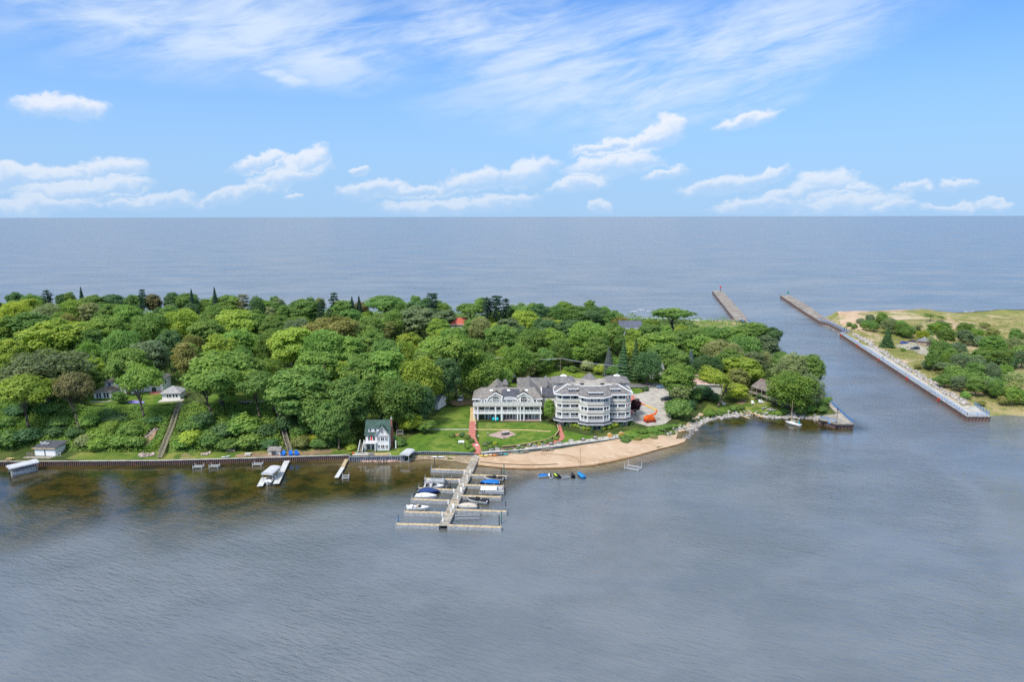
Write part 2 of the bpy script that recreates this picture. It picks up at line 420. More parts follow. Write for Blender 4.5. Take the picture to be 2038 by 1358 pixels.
def densify(xy, e, step):
    P, E = [], []
    n = len(xy)
    for i in range(n):
        a = np.array(xy[i]); b = np.array(xy[(i+1) % n]); k = max(1, int(np.linalg.norm(b-a)/step))
        for j in range(k):
            t = j/k; P.append(a*(1-t)+b*t); E.append(e[i]*(1-t)+e[(i+1) % n]*t)
    return np.array(P), np.array(E)
class Land:
    def __init__(s, xy, e):
        s.A = np.array(xy, float); s.B = np.roll(s.A, -1, 0); s.e0 = np.array(e, float); s.e1 = np.roll(s.e0, -1)
    def sdf(s, X):
        """signed distance (inside positive) and edge height for points X (n,2)"""
        X = np.atleast_2d(X); best = np.full(len(X), 1e9); ed = np.zeros(len(X)); ins = np.zeros(len(X), bool)
        for a, b, ea, eb in zip(s.A, s.B, s.e0, s.e1):
            d = b-a; L = d@d
            t = np.clip(((X-a)@d)/L, 0, 1); q = a+t[:, None]*d; r = np.hypot(X[:, 0]-q[:, 0], X[:, 1]-q[:, 1])
            k = r < best; best[k] = r[k]; ed[k] = (ea+(eb-ea)*t)[k]
            c = (a[1] > X[:, 1]) != (b[1] > X[:, 1])
            with np.errstate(divide='ignore', invalid='ignore'):
                xi = (b[0]-a[0])*(X[:, 1]-a[1])/(b[1]-a[1])+a[0]
            ins ^= c & (X[:, 0] < xi)
        return np.where(ins, best, -best), ed
MAIN = Land(main_xy, main_e); RIGHT = Land(right_xy, right_e)
YK = np.array([200, 206, 212, 216, 221, 225, 230, 235, 245, 260, 280, 300, 350, 420, 465, 485, 500.])
TAB = {-170: [1.3,1.4,1.8,3.2,5.6,7.4,9.4,10.6,11,11.3,11.5,12,12.5,13,11,5,0],
 -75: [1.3,1.4,1.8,3.2,5.6,7.4,9.4,10.6,11,11.3,11.5,12,12.5,13,11,5,0],
 -62: [1.3,1.4,1.7,2.4,4.2,5.8,7.8,9.2,10.2,10.8,11.2,11.5,12.5,13,11,5,0],
 -50: [1.3,1.4,1.6,1.7,2.2,3,4.2,5.4,7.2,9,10,10.8,12,13,11,5,0],
 -38: [1.2,1.3,1.7,2.1,2.7,3.2,3.8,4.4,5.6,7,8.2,9,11,12,10,5,0],
 -25: [.4,.9,1.5,2,2.6,3,3.4,3.8,4.4,5.2,6,7,9.5,11,10,5,0],
 -12: [.2,.5,1.2,1.8,2.2,2.5,2.8,3,3.2,3.8,4.5,5,8,10,9,4.5,0],
 2: [.1,.5,.9,1.5,1.9,2.2,2.5,2.8,3,3.6,4.4,5,7.5,9.5,8.5,4,0],
 16: [0,.3,.7,1.0,1.7,2.1,2.5,2.5,2.8,3.4,4.2,5,7,9,8,4,0],
 30: [0,.2,.4,.7,1.1,1.9,2.4,2.5,2.6,3.2,4,5,7,9,8,4,0],
 44: [0,0,.2,.5,.9,1.4,2.0,2.4,2.5,3.1,3.9,4.8,7,9,8,4,0],
 62: [0,0,0,.2,.4,.7,1.0,1.5,2.2,2.8,3.7,4.4,6.5,8,7,4,0],
 85: [0,0,0,0,.2,.4,.6,.9,1.3,1.8,2.4,3,4.5,6,6,3.5,0],
 110: [1,1,1,1,1,1,1.2,1.4,1.6,1.8,2.2,2.6,3.5,4.5,5,3,0], 150: [1.6]*9+[1.8,2,2.2,2.6,3,3.5,2.4,0]}
TX = np.array(sorted(TAB)); TH = np.array([TAB[k] for k in TX], float)
def vnoise(x, y, s, seed=0):
    """smooth value noise, vectorised"""
    x = np.asarray(x, float)/s+seed*17.3; y = np.asarray(y, float)/s+seed*5.1
    xi = np.floor(x).astype(int); yi = np.floor(y).astype(int); fx = x-xi; fy = y-yi
    fx = fx*fx*(3-2*fx); fy = fy*fy*(3-2*fy)
    def h(i, j):
        n = (i*374761393+j*668265263+seed*69069) & 0x7fffffff
        n = ((n ^ (n >> 13))*1274126177) & 0x7fffffff
        return ((n ^ (n >> 16)) & 0xffff)/65535.0
    return (h(xi, yi)*(1-fx)+h(xi+1, yi)*fx)*(1-fy)+(h(xi, yi+1)*(1-fx)+h(xi+1, yi+1)*fx)*fy
def sstep(a, b, x):
    t = np.clip((x-a)/(b-a), 0, 1); return t*t*(3-2*t)
def height(X):
    X = np.atleast_2d(np.asarray(X, float)); x, y = X[:, 0], X[:, 1]
    out = np.full(len(X), -0.6)
    d, e = MAIN.sdf(X); k = d > -0.02
    if k.any():
        xx, yy = np.clip(x[k], TX[0], TX[-1]), np.clip(y[k], YK[0], YK[-1])
        ix = np.clip(np.searchsorted(TX, xx)-1, 0, len(TX)-2); iy = np.clip(np.searchsorted(YK, yy)-1, 0, len(YK)-2)
        fx = (xx-TX[ix])/(TX[ix+1]-TX[ix]); fy = (yy-YK[iy])/(YK[iy+1]-YK[iy])
        h = (TH[ix, iy]*(1-fx)+TH[ix+1, iy]*fx)*(1-fy)+(TH[ix, iy+1]*(1-fx)+TH[ix+1, iy+1]*fx)*fy
        bump = (vnoise(x[k], y[k], 22, 3)-.5)*1.6*sstep(255, 330, y[k])+(vnoise(x[k], y[k], 6, 4)-.5)*.5*sstep(250, 300, y[k])
        h = h+bump
        out[k] = e[k]+(h-e[k])*sstep(0, 5, d[k])
    d, e = RIGHT.sdf(X); k = d > -0.02
    if k.any():
        yy = y[k]
        h = 2.0+2.2*sstep(380, 470, yy)-0*yy+(vnoise(x[k], yy, 26, 8)-.35)*3.6*sstep(360, 440, yy)+(vnoise(x[k], yy, 9, 9)-.4)*1.2*sstep(300, 430, yy)
        h = h+1.2*sstep(250, 300, x[k])
        out[k] = e[k]+(h-e[k])*sstep(0, 9, d[k])
    return out
def hz(x, y): return float(height([(x, y)])[0])
def G(u, v, lift=0.0):
    """the point of the ground seen at a photo pixel"""
    d = ray(u, v); o = np.array([0, 0, CAM_H])
    ts = np.arange(140, 820, 1.5)/d[1]
    p = o+ts[:, None]*d; hh = np.maximum(height(p[:, :2]), 0.0)+lift
    k = np.argmax(p[:, 2] <= hh)
    if k == 0: k = 1
    a, b = ts[k-1], ts[k]
    za = p[k-1, 2]-hh[k-1]; zb = p[k, 2]-hh[k]
    t = a+(b-a)*(za/(za-zb) if za != zb else .5)
    q = o+t*d
    return Vector((q[0], q[1], max(hz(q[0], q[1]), 0.0)))
def ztop(u, v, y):
    """height of the sight line through a pixel at distance y"""
    d = ray(u, v); t = y/d[1]; return CAM_H+d[2]*t
def pxm(y, z=2.0):
    """photo pixels per metre at distance y"""
    return F/(y*FWD[1]+(z-CAM_H)*FWD[2])

def cdt_mesh(name, outer, grid, zfun, m, holes=()):
    pts = [Vector((p[0], p[1])) for p in outer]; n = len(pts)
    edges = [(i, (i+1) % n) for i in range(n)]
    pts += [Vector((p[0], p[1])) for p in grid]
    vs, es, fs, *_ = delaunay_2d_cdt(pts, edges, [], 1, 1e-4)
    V = np.array([(p.x, p.y) for p in vs])
    z = zfun(V)
    me = bpy.data.meshes.new(name)
    me.from_pydata([(V[i, 0], V[i, 1], float(z[i])) for i in range(len(V))], [], [tuple(f) for f in fs])
    me.materials.append(m); me.update()
    if me.polygons and sum(p.normal.z for p in me.polygons) < 0: me.flip_normals()
    me.polygons.foreach_set('use_smooth', [True]*len(me.polygons))
    return me
def inside(poly, X):
    return Land(poly, [0]*len(poly)).sdf(X)
def land_object(name, land, xy, e, step, m, label):
    B, E = densify(xy, e, step)
    x0, y0 = B.min(0); x1, y1 = B.max(0)
    gx, gy = np.meshgrid(np.arange(x0, x1, step), np.arange(y0, y1, step))
    X = np.c_[gx.ravel(), gy.ravel()]+RNG.uniform(-.2, .2, (gx.size, 2))*step
    d, _ = land.sdf(X); X = X[d > step*.6]
    o = link(name, cdt_mesh(name, B, X, height, m))
    return tag(o, label, 'ground', kind='structure')
land_object('wooded_land', MAIN, main_xy, main_e, 4.0, FLOOR, 'wooded strip of land between the small lake and the big lake')
land_object('dune_land', RIGHT, right_xy, right_e, 4.0, DUNE, 'grassy dune land on the far side of the channel')

def drape(name, px, m, lift, label, cat='ground', step=1.6, jit=0.0, world=False):
    """a sheet that follows the ground; outline given in photo pixels of the ground"""
    Q = [tuple(q[:2]) for q in (px if world else [G(u, v) for (u, v) in px])]
    B, _ = densify(Q, [0]*len(Q), step)
    if jit: B = B+RNG.normal(0, jit, B.shape)
    x0, y0 = B.min(0); x1, y1 = B.max(0)
    gx, gy = np.meshgrid(np.arange(x0, x1, step), np.arange(y0, y1, step))
    X = np.c_[gx.ravel(), gy.ravel()]+RNG.uniform(-.15, .15, (gx.size, 2))*step
    if len(X):
        d, _ = inside(B, X); X = X[d > step*.5]
    # sit just above the coarser terrain triangles
    o = link(name, cdt_mesh(name, B, X, lambda V: np.maximum(height(V), 0.0)+lift, m))
    return tag(o, label, cat, kind='structure')
def strip(name, pts, w, m, lift, label, world=False):
    Q = [Vector(p).to_2d() if world else G(*p).to_2d() for p in pts]
    P = []
    for i in range(len(Q)-1):
        k = max(1, int((Q[i+1]-Q[i]).length/1.5))
        for j in range(k): P.append(Q[i].lerp(Q[i+1], j/k))
    P.append(Q[-1]); L, R_ = [], []
    for i, p in enumerate(P):
        d = (P[min(i+1, len(P)-1)]-P[max(i-1, 0)]).normalized(); n = Vector((-d.y, d.x))*w/2
        L.append(p+n); R_.append(p-n)
    vs = []
    for p in L+R_: vs.append((p.x, p.y, max(hz(p.x, p.y), 0)+lift))
    n = len(P)
    me = bpy.data.meshes.new(name); me.from_pydata(vs, [], [(n+i, n+i+1, i+1, i) for i in range(n-1)]); me.materials.append(m); me.update()
    return tag(link(name, me), label, 'path', kind='structure')

# ------------------------------------------------------------------ water
def water_mat():
    m = bpy.data.materials.new('lake_water'); m.use_nodes = True
    N = NT(m.node_tree)
    b = N.node('ShaderNodeBsdfPrincipled'); o = N.node('ShaderNodeOutputMaterial'); N.l.new(b.outputs[0], o.inputs[0])
    g = N.node('ShaderNodeNewGeometry').outputs['Position']
    sh = N.node('ShaderNodeAttribute', attribute_name='shallow').outputs['Fac']
    bt = N.node('ShaderNodeAttribute', attribute_name='bottom').outputs['Fac']
    fl = N.node('ShaderNodeAttribute', attribute_name='slick').outputs['Fac']
    n1 = N.noise(N.vm('MULTIPLY', g, (1, 1.6, 1)), 0.03, 8, 0.68)
    calm = N.node('ShaderNodeAttribute', attribute_name='calm').outputs['Fac']
    n2 = N.noise(g, 0.16, 5, 0.62)
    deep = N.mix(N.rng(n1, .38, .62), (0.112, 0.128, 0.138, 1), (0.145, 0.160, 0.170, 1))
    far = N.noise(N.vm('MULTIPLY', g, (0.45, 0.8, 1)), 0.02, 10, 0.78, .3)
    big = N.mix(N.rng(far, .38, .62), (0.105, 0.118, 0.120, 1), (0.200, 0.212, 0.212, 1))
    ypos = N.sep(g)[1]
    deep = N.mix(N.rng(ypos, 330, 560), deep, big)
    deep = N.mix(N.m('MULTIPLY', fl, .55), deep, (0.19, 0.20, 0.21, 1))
    weed = N.mix(N.rng(n2, .42, .6), (0.062, 0.046, 0.011, 1), (0.022, 0.024, 0.008, 1))
    sand = N.mix(N.rng(n2, .4, .65), (0.22, 0.16, 0.085, 1), (0.15, 0.11, 0.055, 1))
    c = N.mix(sh, deep, N.mix(bt, weed, sand))
    N.put(b.inputs['Base Color'], c)
    N.put(b.inputs['Roughness'], N.m('ADD', N.rng(ypos, 230, 620, .05, .2), N.m('MULTIPLY', N.rng(ypos, 330, 560), N.rng(far, .4, .6, 0.0, .12))))
    b.inputs['IOR'].default_value = 1.85
    # ripples: two crossed wind-wave trains broken up by noise, slicks where they die down
    r = N.node('ShaderNodeMapping'); N.put(r.inputs['Vector'], g); r.inputs['Rotation'].default_value = (0, 0, math.radians(24))
    r2 = N.node('ShaderNodeMapping'); N.put(r2.inputs['Vector'], g); r2.inputs['Rotation'].default_value = (0, 0, math.radians(-33))
    w1 = N.noise(N.vm('MULTIPLY', r.outputs[0], (0.55, 1.7, 1)), 0.75, 3, 0.55, 0.4)
    w2 = N.noise(N.vm('MULTIPLY', r2.outputs[0], (0.6, 1.5, 1)), 1.5, 3, 0.55, 0.2)
    w3 = N.noise(N.vm('MULTIPLY', r.outputs[0], (0.5, 1.4, 1)), 0.22, 3, 0.55)
    w4 = N.noise(N.vm('MULTIPLY', g, (0.4, 1.0, 1)), 0.05, 6, 0.7)
    slick = N.rng(N.noise(N.vm('MULTIPLY', g, (0.7, 1.0, 1)), 0.018, 4, 0.55, 0.8), .36, .6, .5, 1.0)
    hgt = N.m('ADD', N.m('ADD', N.m('MULTIPLY', w1, 0.34), N.m('MULTIPLY', w2, 0.13)), N.m('ADD', N.m('MULTIPLY', w3, 0.32), N.m('MULTIPLY', w4, N.rng(N.sep(g)[1], 330, 560, 0.0, 2.2))))
    bn = N.node('ShaderNodeBump'); bn.inputs['Distance'].default_value = 1.0
    N.put(bn.inputs['Strength'], N.m('MULTIPLY', N.m('MULTIPLY', slick, N.m('SUBTRACT', 1.0, N.m('MULTIPLY', N.m('MAXIMUM', calm, N.m('MULTIPLY', fl, .3)), .82))), 0.9)); N.put(bn.inputs['Height'], hgt); N.l.new(bn.outputs[0], b.inputs['Normal'])
    return m
gx = np.arange(-400, 252, 4.0); gy = np.arange(56, 292, 4.0)
XX, YY = np.meshgrid(gx, gy); WP = np.c_[XX.ravel(), YY.ravel()]
dm, _ = MAIN.sdf(WP); dist = np.maximum(-dm, 0)
left = sstep(12, -12, WP[:, 0])
reach = 4+left*36+16*sstep(-40, -80, WP[:, 0])+14*np.exp(-((WP[:, 0]-85)/24)**2)+4*sstep(0, 20, WP[:, 0])*sstep(60, 40, WP[:, 0])
reach = reach*(0.75+.5*vnoise(WP[:, 0], WP[:, 1], 18, 5))
shallow = sstep(1.25, .55, dist/reach)*np.where(WP[:, 0] > 125, 0, 1)
bottom = np.clip(sstep(9, 1.0, dist)*sstep(-40, -18, WP[:, 0])*sstep(66, 52, WP[:, 0])+sstep(16, 3, dist)*.35*sstep(-70, -50, WP[:, 0])*sstep(0, -10, WP[:, 0]), 0, 1)
nx, ny = len(gx), len(gy)
cur = np.array([P0(u, v) for u, v in ((1640,770),(1760,860),(1840,905),(1920,960),(1975,1010),(2000,1080),(2040,1180))]); dcur = np.full(len(WP), 1e9)
for a_, b_ in zip(cur[:-1], cur[1:]):
    d_ = b_-a_; t_ = np.clip(((WP-a_)@d_)/(d_@d_), 0, 1); dcur = np.minimum(dcur, np.hypot(*(WP-a_-t_[:, None]*d_).T))
calmv = np.maximum(sstep(78, 22, dist+10*vnoise(WP[:, 0], WP[:, 1], 25, 21))*sstep(5, -25, WP[:, 0]), sstep(30, 10, dist)*np.exp(-((WP[:, 0]-90)/30)**4))
slickv = np.exp(-(dcur/(1.6+2.4*vnoise(WP[:, 0], WP[:, 1], 14, 6)))**2)*(.25+.75*vnoise(WP[:, 0], WP[:, 1], 9, 7))
edge = sstep(0, 40, np.minimum(np.minimum(WP[:, 0]+400, 248-WP[:, 0]), 288-WP[:, 1]))
shallow *= edge; bottom *= edge; slickv *= edge; calmv *= edge
wv = [(p[0], p[1], 0.0) for p in WP]
wf = [(j*nx+i, j*nx+i+1, (j+1)*nx+i+1, (j+1)*nx+i) for j in range(ny-1) for i in range(nx-1)]
x0, x1, y0, y1 = gx[0], gx[-1], gy[0], gy[-1]
k = len(wv); BIG = 31000.0
wv += [(-BIG, -2000, 0), (BIG, -2000, 0), (BIG, BIG, 0), (-BIG, BIG, 0)]
c00, c10, c01, c11 = 0, nx-1, (ny-1)*nx, ny*nx-1
wf += [tuple([k, k+1]+[c10-i for i in range(nx)]), tuple([k+1, k+2]+[c11-j*nx for j in range(ny)]), tuple([k+2, k+3]+[c01+i for i in range(nx)]), tuple([k+3, k]+[c00+j*nx for j in range(ny)])]
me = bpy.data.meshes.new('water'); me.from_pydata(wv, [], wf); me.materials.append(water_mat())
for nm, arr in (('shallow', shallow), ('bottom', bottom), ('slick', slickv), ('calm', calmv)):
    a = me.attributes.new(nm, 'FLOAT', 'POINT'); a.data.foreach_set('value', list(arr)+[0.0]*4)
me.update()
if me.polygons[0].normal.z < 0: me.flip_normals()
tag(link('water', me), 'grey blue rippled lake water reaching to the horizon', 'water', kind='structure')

# ================================================================== ground sheets
drape('back_beach', [(x, 499.5-.000*x) for x in (-600,)] and [(-600,487),(-330,494.5),(-150,497.5),(20,499.5),(135,496),(158,492),(158,484),(120,482),(20,486),(-150,484),(-330,480),(-600,473)], SAND, .10, 'pale sand beach along the big lake behind the wood', step=5, world=True)
drape('dune_slope', [(1380,640),(1462,640),(1480,648),(1470,662),(1420,676),(1380,664)], DUNE, .22, 'tan grassy dune beside the base of the left pier', step=4, jit=.3)
drape('dune_beach', [P0(1664,628.5),P0(1760,629.5),P0(1900,632.3),P0(2038,632.3),(600,511.5),(600,503),(380,503),(300,506),(262,508),(246,496),(238,470),(226,452),(216,440),(212,446),(222,470),(232,496)], SAND, .14, 'sand beach and blowouts on the lake side of the dunes', step=4, jit=.3, world=True)
drape('sand_track', [(1862,650),(1888,632),(1906,640),(1910,652),(1898,660),(1896,668),(1888,668),(1890,655),(1880,648)], SAND, .2, 'forked sandy track climbing the dune crest', step=1.6, jit=.3)
drape('sand_blowout', [(1700,640),(1716,652),(1722,662),(1712,660),(1694,650),(1684,640)], SAND, .2, 'bare sand slope beside the right pier walkway', step=1.6, jit=.3)
drape('shore_sand', [(1972,831),(2012,829),(2060,833),(2060,838),(2012,834),(1978,836)] and [(1973,818),(2010,821),(2070,826),(2070,829.5),(2002,825.5),(1974,827)], SAND, .1, 'narrow sand shore right of the promenade end', step=1.2)
drape('beach', [(952,907),(1010,904),(1060,901),(1120,894),(1180,884),(1240,874),(1262,876),(1300,872),(1345,866),(1350,862),(1345,875),(1366,874),(1362,881.6),(1345,887.5),(1310,896.5),(1270,908.5),(1230,918.5),(1180,928.6),(1120,933.6),(1060,935.6),(1010,934.6),(950,928)], SAND, .17, 'curved tan sand beach in front of the condos', step=1.4)
drape('wet_sand', [(950,926),(1010,932.6),(1060,933.4),(1120,931.2),(1180,926),(1230,916),(1270,906.4),(1310,895),(1345,886.2),(1362,880.6),(1363,881.6),(1345,887.6),(1310,896.6),(1270,908.6),(1230,918.6),(1180,928.7),(1120,933.7),(1060,935.7),(1010,934.8),(950,928.2)], WETSAND, .2, 'wet brown edge of the sand beach', step=1.2)
drape('beach_strip', [(812,917.6),(850,915.6),(900,919.6),(945,927.6),(946,909),(900,909),(850,908),(822,908)], mat('dull_sand', (.33, .25, .165), .95, .3, .6, .02), .18, 'narrow sand strip below the grey lawn seawall', step=1.2)
drape('point_sand', [(1330,862),(1360,854),(1372,840),(1392,822),(1402,826),(1396,838),(1384,847),(1376,855),(1352,861)], SAND, .18, 'bare sandy patch beside the rocks of the point', step=1.2, jit=.15)
drape('lodge_lawn', [(786,902),(800,880),(826,866),(846,852),(862,832),(884,812),(938,811),(938,840),(946,906),(900,903),(846,902),(820,902)], LAWN, .10, 'mown lawn left of the red walkway', step=1.6)
drape('courtyard_lawn', [(952,842),(1084,842),(1104,848),(1112,860),(1106,872),(1080,881),(1010,892),(998,889),(980,896),(962,906),(958,906),(952,872)], LAWN, .10, 'mown lawn between lodge and beach wall', step=1.6)
drape('condo_lawn', [(1122,858),(1168,868),(1200,870),(1238,862),(1262,854),(1300,858),(1330,858),(1300,868),(1244,871),(1180,880),(1124,889),(1116,884)], LAWN, .10, 'mown lawn between white condo and beach wall', step=1.6)
drape('scrub_bank', [(1244,872),(1300,862),(1338,852),(1362,842),(1352,858),(1330,868),(1290,874),(1250,878)], ROUGHG, .14, 'rough grass bank below the gravel lot', step=1.6, jit=.25)
drape('point_lawn', [(1396,826),(1412,800),(1440,790),(1500,786),(1540,806),(1580,818),(1620,822),(1622,829),(1580,828),(1540,829),(1505,825),(1478,822),(1450,826),(1420,830)], ROUGHG, .10, 'worn grass lawn on the point by the motel', step=1.6)
drape('earth_patch', [(1466,800),(1480,796),(1486,801),(1478,806),(1468,805)], SOIL, .16, 'bare reddish earth patch on the point lawn', step=1.0)
drape('bluff_lawn', [(170,806),(176,790),(200,770),(240,762),(330,762),(366,775),(368,800),(340,806),(280,808),(200,808)], LAWN, .12, 'bright lawn round the white bluff house', step=1.8)
drape('bluff_clearing', [(402,800),(420,786),(480,784),(540,776),(556,782),(548,798),(500,803),(440,803)], LAWN, .12, 'shaded lawn strip on the bluff top between trunks', step=1.8)
drape('shore_grass', [(130,914),(160,902),(320,902),(430,901),(560,898),(694,892),(712,896),(716,900),(694,905),(620,908),(530,911),(430,914),(320,917),(160,918)], ROUGHG, .12, 'strip of rough grass behind the rusty seawall', step=1.6, jit=.1)
drape('cottage_yard', [(698,908),(716,897),(730,904),(786,898),(812,900),(806,908.5),(750,909)], LAWN, .11, 'grass yard in front of the green-roofed cottage', step=1.4)
drape('roadside_grass', [(1070,752),(1080,720),(1130,730),(1150,742),(1200,752),(1290,752),(1300,762),(1180,760),(1070,757)], LAWN, .14, 'bright grass clearing behind the road', step=2.5, jit=.2)
drape('roadside_verge', [(994,756),(1040,757),(1060,762),(1030,772),(1000,766)], LAWN, .14, 'bright grass verge behind the lodge', step=2, jit=.1)
drape('lot_island', [(1250,776),(1272,774),(1281,779),(1274,784),(1252,786)], LAWN, .20, 'grass island with a round bush beside the gravel lot', step=1.2)
drape('gravel_lot', [(1247,796),(1252,784),(1282,782),(1284,774),(1330,771),(1332,800),(1336,835),(1322,846),(1290,850),(1262,842),(1250,828)], GRAVEL, .12, 'grey brown gravel parking lot beside white condo', step=1.8)
drape('paver_court', [(1249,792),(1262,787),(1265,806),(1258,826),(1250,824)], PAVER, .16, 'red paver court beside the white condo', step=1.0)
drape('dune_car_park', [(1782,688),(1800,683),(1850,682),(1872,688),(1866,702),(1850,709),(1830,706),(1818,699),(1786,692)], GRAVEL, .2, 'pale gravel car park among the dunes', step=2)
strip('road', [(960,741),(1000,748),(1060,756),(1110,762),(1180,765),(1250,768),(1310,769),(1345,768)], 6.0, ASPH, .2, 'grey lane running behind the condos')
strip('driveway', [(898,806),(915,802),(945,800)], 6.0, SOIL, .16, 'earth driveway left of the lodge')
strip('brick_walk', [(941,840),(940,860),(939,872)], 2.3, PAVER, .14, 'red paver walkway between lawns')
strip('brick_walk', [(939.5,871),(943,880),(948,888),(950,896),(949,905)], 2.3, PAVER, .145, 'red paver walkway bending down to the dock')
strip('brick_path', [(938,868),(920,865),(899,868)], 1.1, PAVER, .13, 'thin red paver spur path on the lawn')
strip('pale_walk', [(942,812),(942,826),(941,840)], 2.3, WOODY, .15, 'pale tan walk beside the lodge')
strip('cross_path', [(835,857),(880,856),(936,856)], .8, CONC, .13, 'thin pale path crossing the left lawn')
strip('cross_path', [(945,856),(1000,856.5),(1050,857),(1075,859),(1096,860)], .8, WOODY, .13, 'thin tan path crossing the courtyard lawn')
strip('stepping_walk', [(1112,848),(1116,862),(1120,872),(1112,878),(1090,884),(1066,889)], 1.5, PAVER, .14, 'red edged stepping walk between lodge and white condo')
strip('bluff_path', [(178,801),(214,801),(240,792)], 1.0, CONC, .18, 'pale path across the bluff house lawn')
drape('bluff_patio', [(297,783),(306,777),(320,775),(323,780),(314,786),(300,786)], PAVER, .2, 'round pink paver patio on the bluff lawn', step=.8)
drape('flower_bed', [(250,803),(262,799),(285,800),(290,804),(270,806)], LAVEN, .3, 'lavender flower bed on the bluff edge', step=.8, jit=.15)
drape('fire_patio', [(968,868),(1007,856),(1028,866),(1003,875)], PAVEPALE, .15, 'pinkish diamond paver patio on the courtyard lawn', step=1)
strip('beach_walk', [(958,903),(1000,900),(1040,896.5),(1080,891),(1120,886),(1160,880),(1200,874),(1236,868)], 2.0, CONC, .16, 'pale slab walk along the top of the beach wall')
drape('cottage_patio', [(700,909),(706,902),(722,901),(740,903),(778,903),(778,908),(740,909)], CONC, .14, 'stone terrace in front of the green-roofed cottage', step=1)

# ================================================================== walls along the water
def pile_wall(name, pts, z0, z1, m, capm, label, amp=.14, pitch=.62, capw=.55, lift=0.0):
    """corrugated sheet-pile wall along a world polyline, with a cap"""
    r = thing(name, label, 'seawall', (0, 0, 0))
    P = [Vector(p).to_2d() for p in pts]; V = []; n = 0
    b = MB()
    for i in range(len(P)-1):
        a, c = P[i], P[i+1]; d = (c-a); L = d.length; d.normalize(); nn = Vector((-d.y, d.x)); k = max(1, int(L/pitch))
        prev = None
        for j in range(k*4+1):
            t = j/4*L/k; q = j % 4
            o = (amp if q in (1, 2) else -amp)
            p = a+d*min(t, L)+nn*o
            if prev is not None: b.add([(prev.x, prev.y, z0), (p.x, p.y, z0), (p.x, p.y, z1), (prev.x, prev.y, z1)], [(0, 1, 2, 3)])
            prev = p
    b.build('sheet_piles', m, r)
    c = MB()
    for i in range(len(P)-1): c.bar((P[i].x, P[i].y, z1+.08+lift), (P[i+1].x, P[i+1].y, z1+.08+lift), capw, .2)
    c.build('cap', capm, r)
    return r
W0 = [P0(u, v) for (u, v) in [(-420,936),(-200,932),(0,928),(160,927)]]
pile_wall('seawall', W0, -1, 1.35, STEELR, CONCD, 'rusty red sheet-pile seawall below the boathouse at far left')
W1 = [P0(u, v) for (u, v) in [(160,927),(320,926),(430,923),(530,920),(620,917),(694,915)]]
pile_wall('seawall', W1, -1, 1.35, STEELR, WOODY and CONC, 'long rusty sheet-pile seawall with pale cap below the bluff')
W2 = [P0(u, v) for (u, v) in [(694,915),(698,919),(750,918),(806,917)]]
pile_wall('seawall', W2, -1, 1.35, STEELG, STEELG, 'grey sheet-pile seawall in front of the cottage')
g1 = [G(820,905), G(846,904), G(900,905), G(944,907)]
w3 = [Vector((p.x, p.y)) for p in [Vector((*P0(806,917), 0))]+g1]
pile_wall('seawall', w3, -.3, 1.6, STEELG, STEELG, 'low grey sheet-pile wall at the foot of left lawn')
g2 = [G(u, v) for (u, v) in [(960,907),(1000,904),(1040,901),(1080,896),(1120,891),(1160,885),(1200,879),(1238,872)]]
zb = [p.z for p in g2]
r = thing('seawall', 'grey sheet-pile wall between the beach and the slab walk', 'seawall')
b = MB(); c = MB()
for i in range(len(g2)-1):
    p, q = g2[i], g2[i+1]; k = int((q-p).length/.6)
    for j in range(k):
        a1 = p.lerp(q, j/k); a2 = p.lerp(q, (j+.5)/k); a3 = p.lerp(q, (j+1)/k); o = Vector((0, -.14, 0))
        for (s, e) in ((a1, a2+o), (a2+o, a3)):
            zt = 1.75; b.add([(s.x, s.y, -.2), (e.x, e.y, -.2), (e.x, e.y, zt), (s.x, s.y, zt)], [(0, 1, 2, 3)])
    c.bar((p.x, p.y, 1.82), (q.x, q.y, 1.82), .5, .16)
b.build('sheet_piles', STEELG, r); c.build('cap', CONC, r)
# posts of the rope fence along the beach walk
r = thing('rope_fence', 'row of short brown posts along the beach walk', 'fence')
fence_pts = []
for i in range(len(g2)-1):
    p, q = g2[i], g2[i+1]; k = max(1, int((q-p).length/2.2))
    for j in range(k):
        s = p.lerp(q, j/k); fence_pts.append((s.x, s.y+.5))
for (x, y) in fence_pts: MB().box(x-.09, x+.09, y-.09, y+.09, 1.6, 2.75).build('post', WEATH, r)
rp = MB()
for i in range(len(fence_pts)-1): rp.cyl((*fence_pts[i], 2.55), (*fence_pts[i+1], 2.55), .03, n=4)
rp.build('rope', WEATH, r)

def rocks(name, pts, n, size, m, label, spread=1.2, zoff=0.0, world=False):
    """tumbled stones joined into one heap"""
    P = [Vector((*p[:2], 0)) if world else G(*p) for p in pts]; seg = [(P[i+1]-P[i]).length for i in range(len(P)-1)]; tot = sum(seg)
    b = MB()
    for _ in range(n):
        t = random.uniform(0, tot); i = 0
        while i < len(seg)-1 and t > seg[i]: t -= seg[i]; i += 1
        p = P[i].lerp(P[i+1], t/seg[i]); d = (P[i+1]-P[i]).normalized(); w = random.gauss(0, spread*.5)
        x, y = p.x-d.y*w, p.y+d.x*w; s = size*random.uniform(.5, 1.5); z = max(hz(x, y), 0)+zoff
        k = len(b.v); b.ball((x, y, z+s*.15), (s*random.uniform(.7, 1.2), s*random.uniform(.6, 1.1), s*random.uniform(.45, .8)), 6, 4)
        a = random.uniform(0, 3.14); ca, sa = math.cos(a), math.sin(a)
        for j in range(k, len(b.v)):
            vx, vy, vz = b.v[j]; dx, dy = vx-x, vy-y; f = random.uniform(.78, 1.2)
            b.v[j] = (x+(dx*ca-dy*sa)*f, y+(dx*sa+dy*ca)*f, vz+random.uniform(-.12, .12)*s)
    o = b.build(name, m)
    return tag(o, label, 'rocks', kind='stuff')
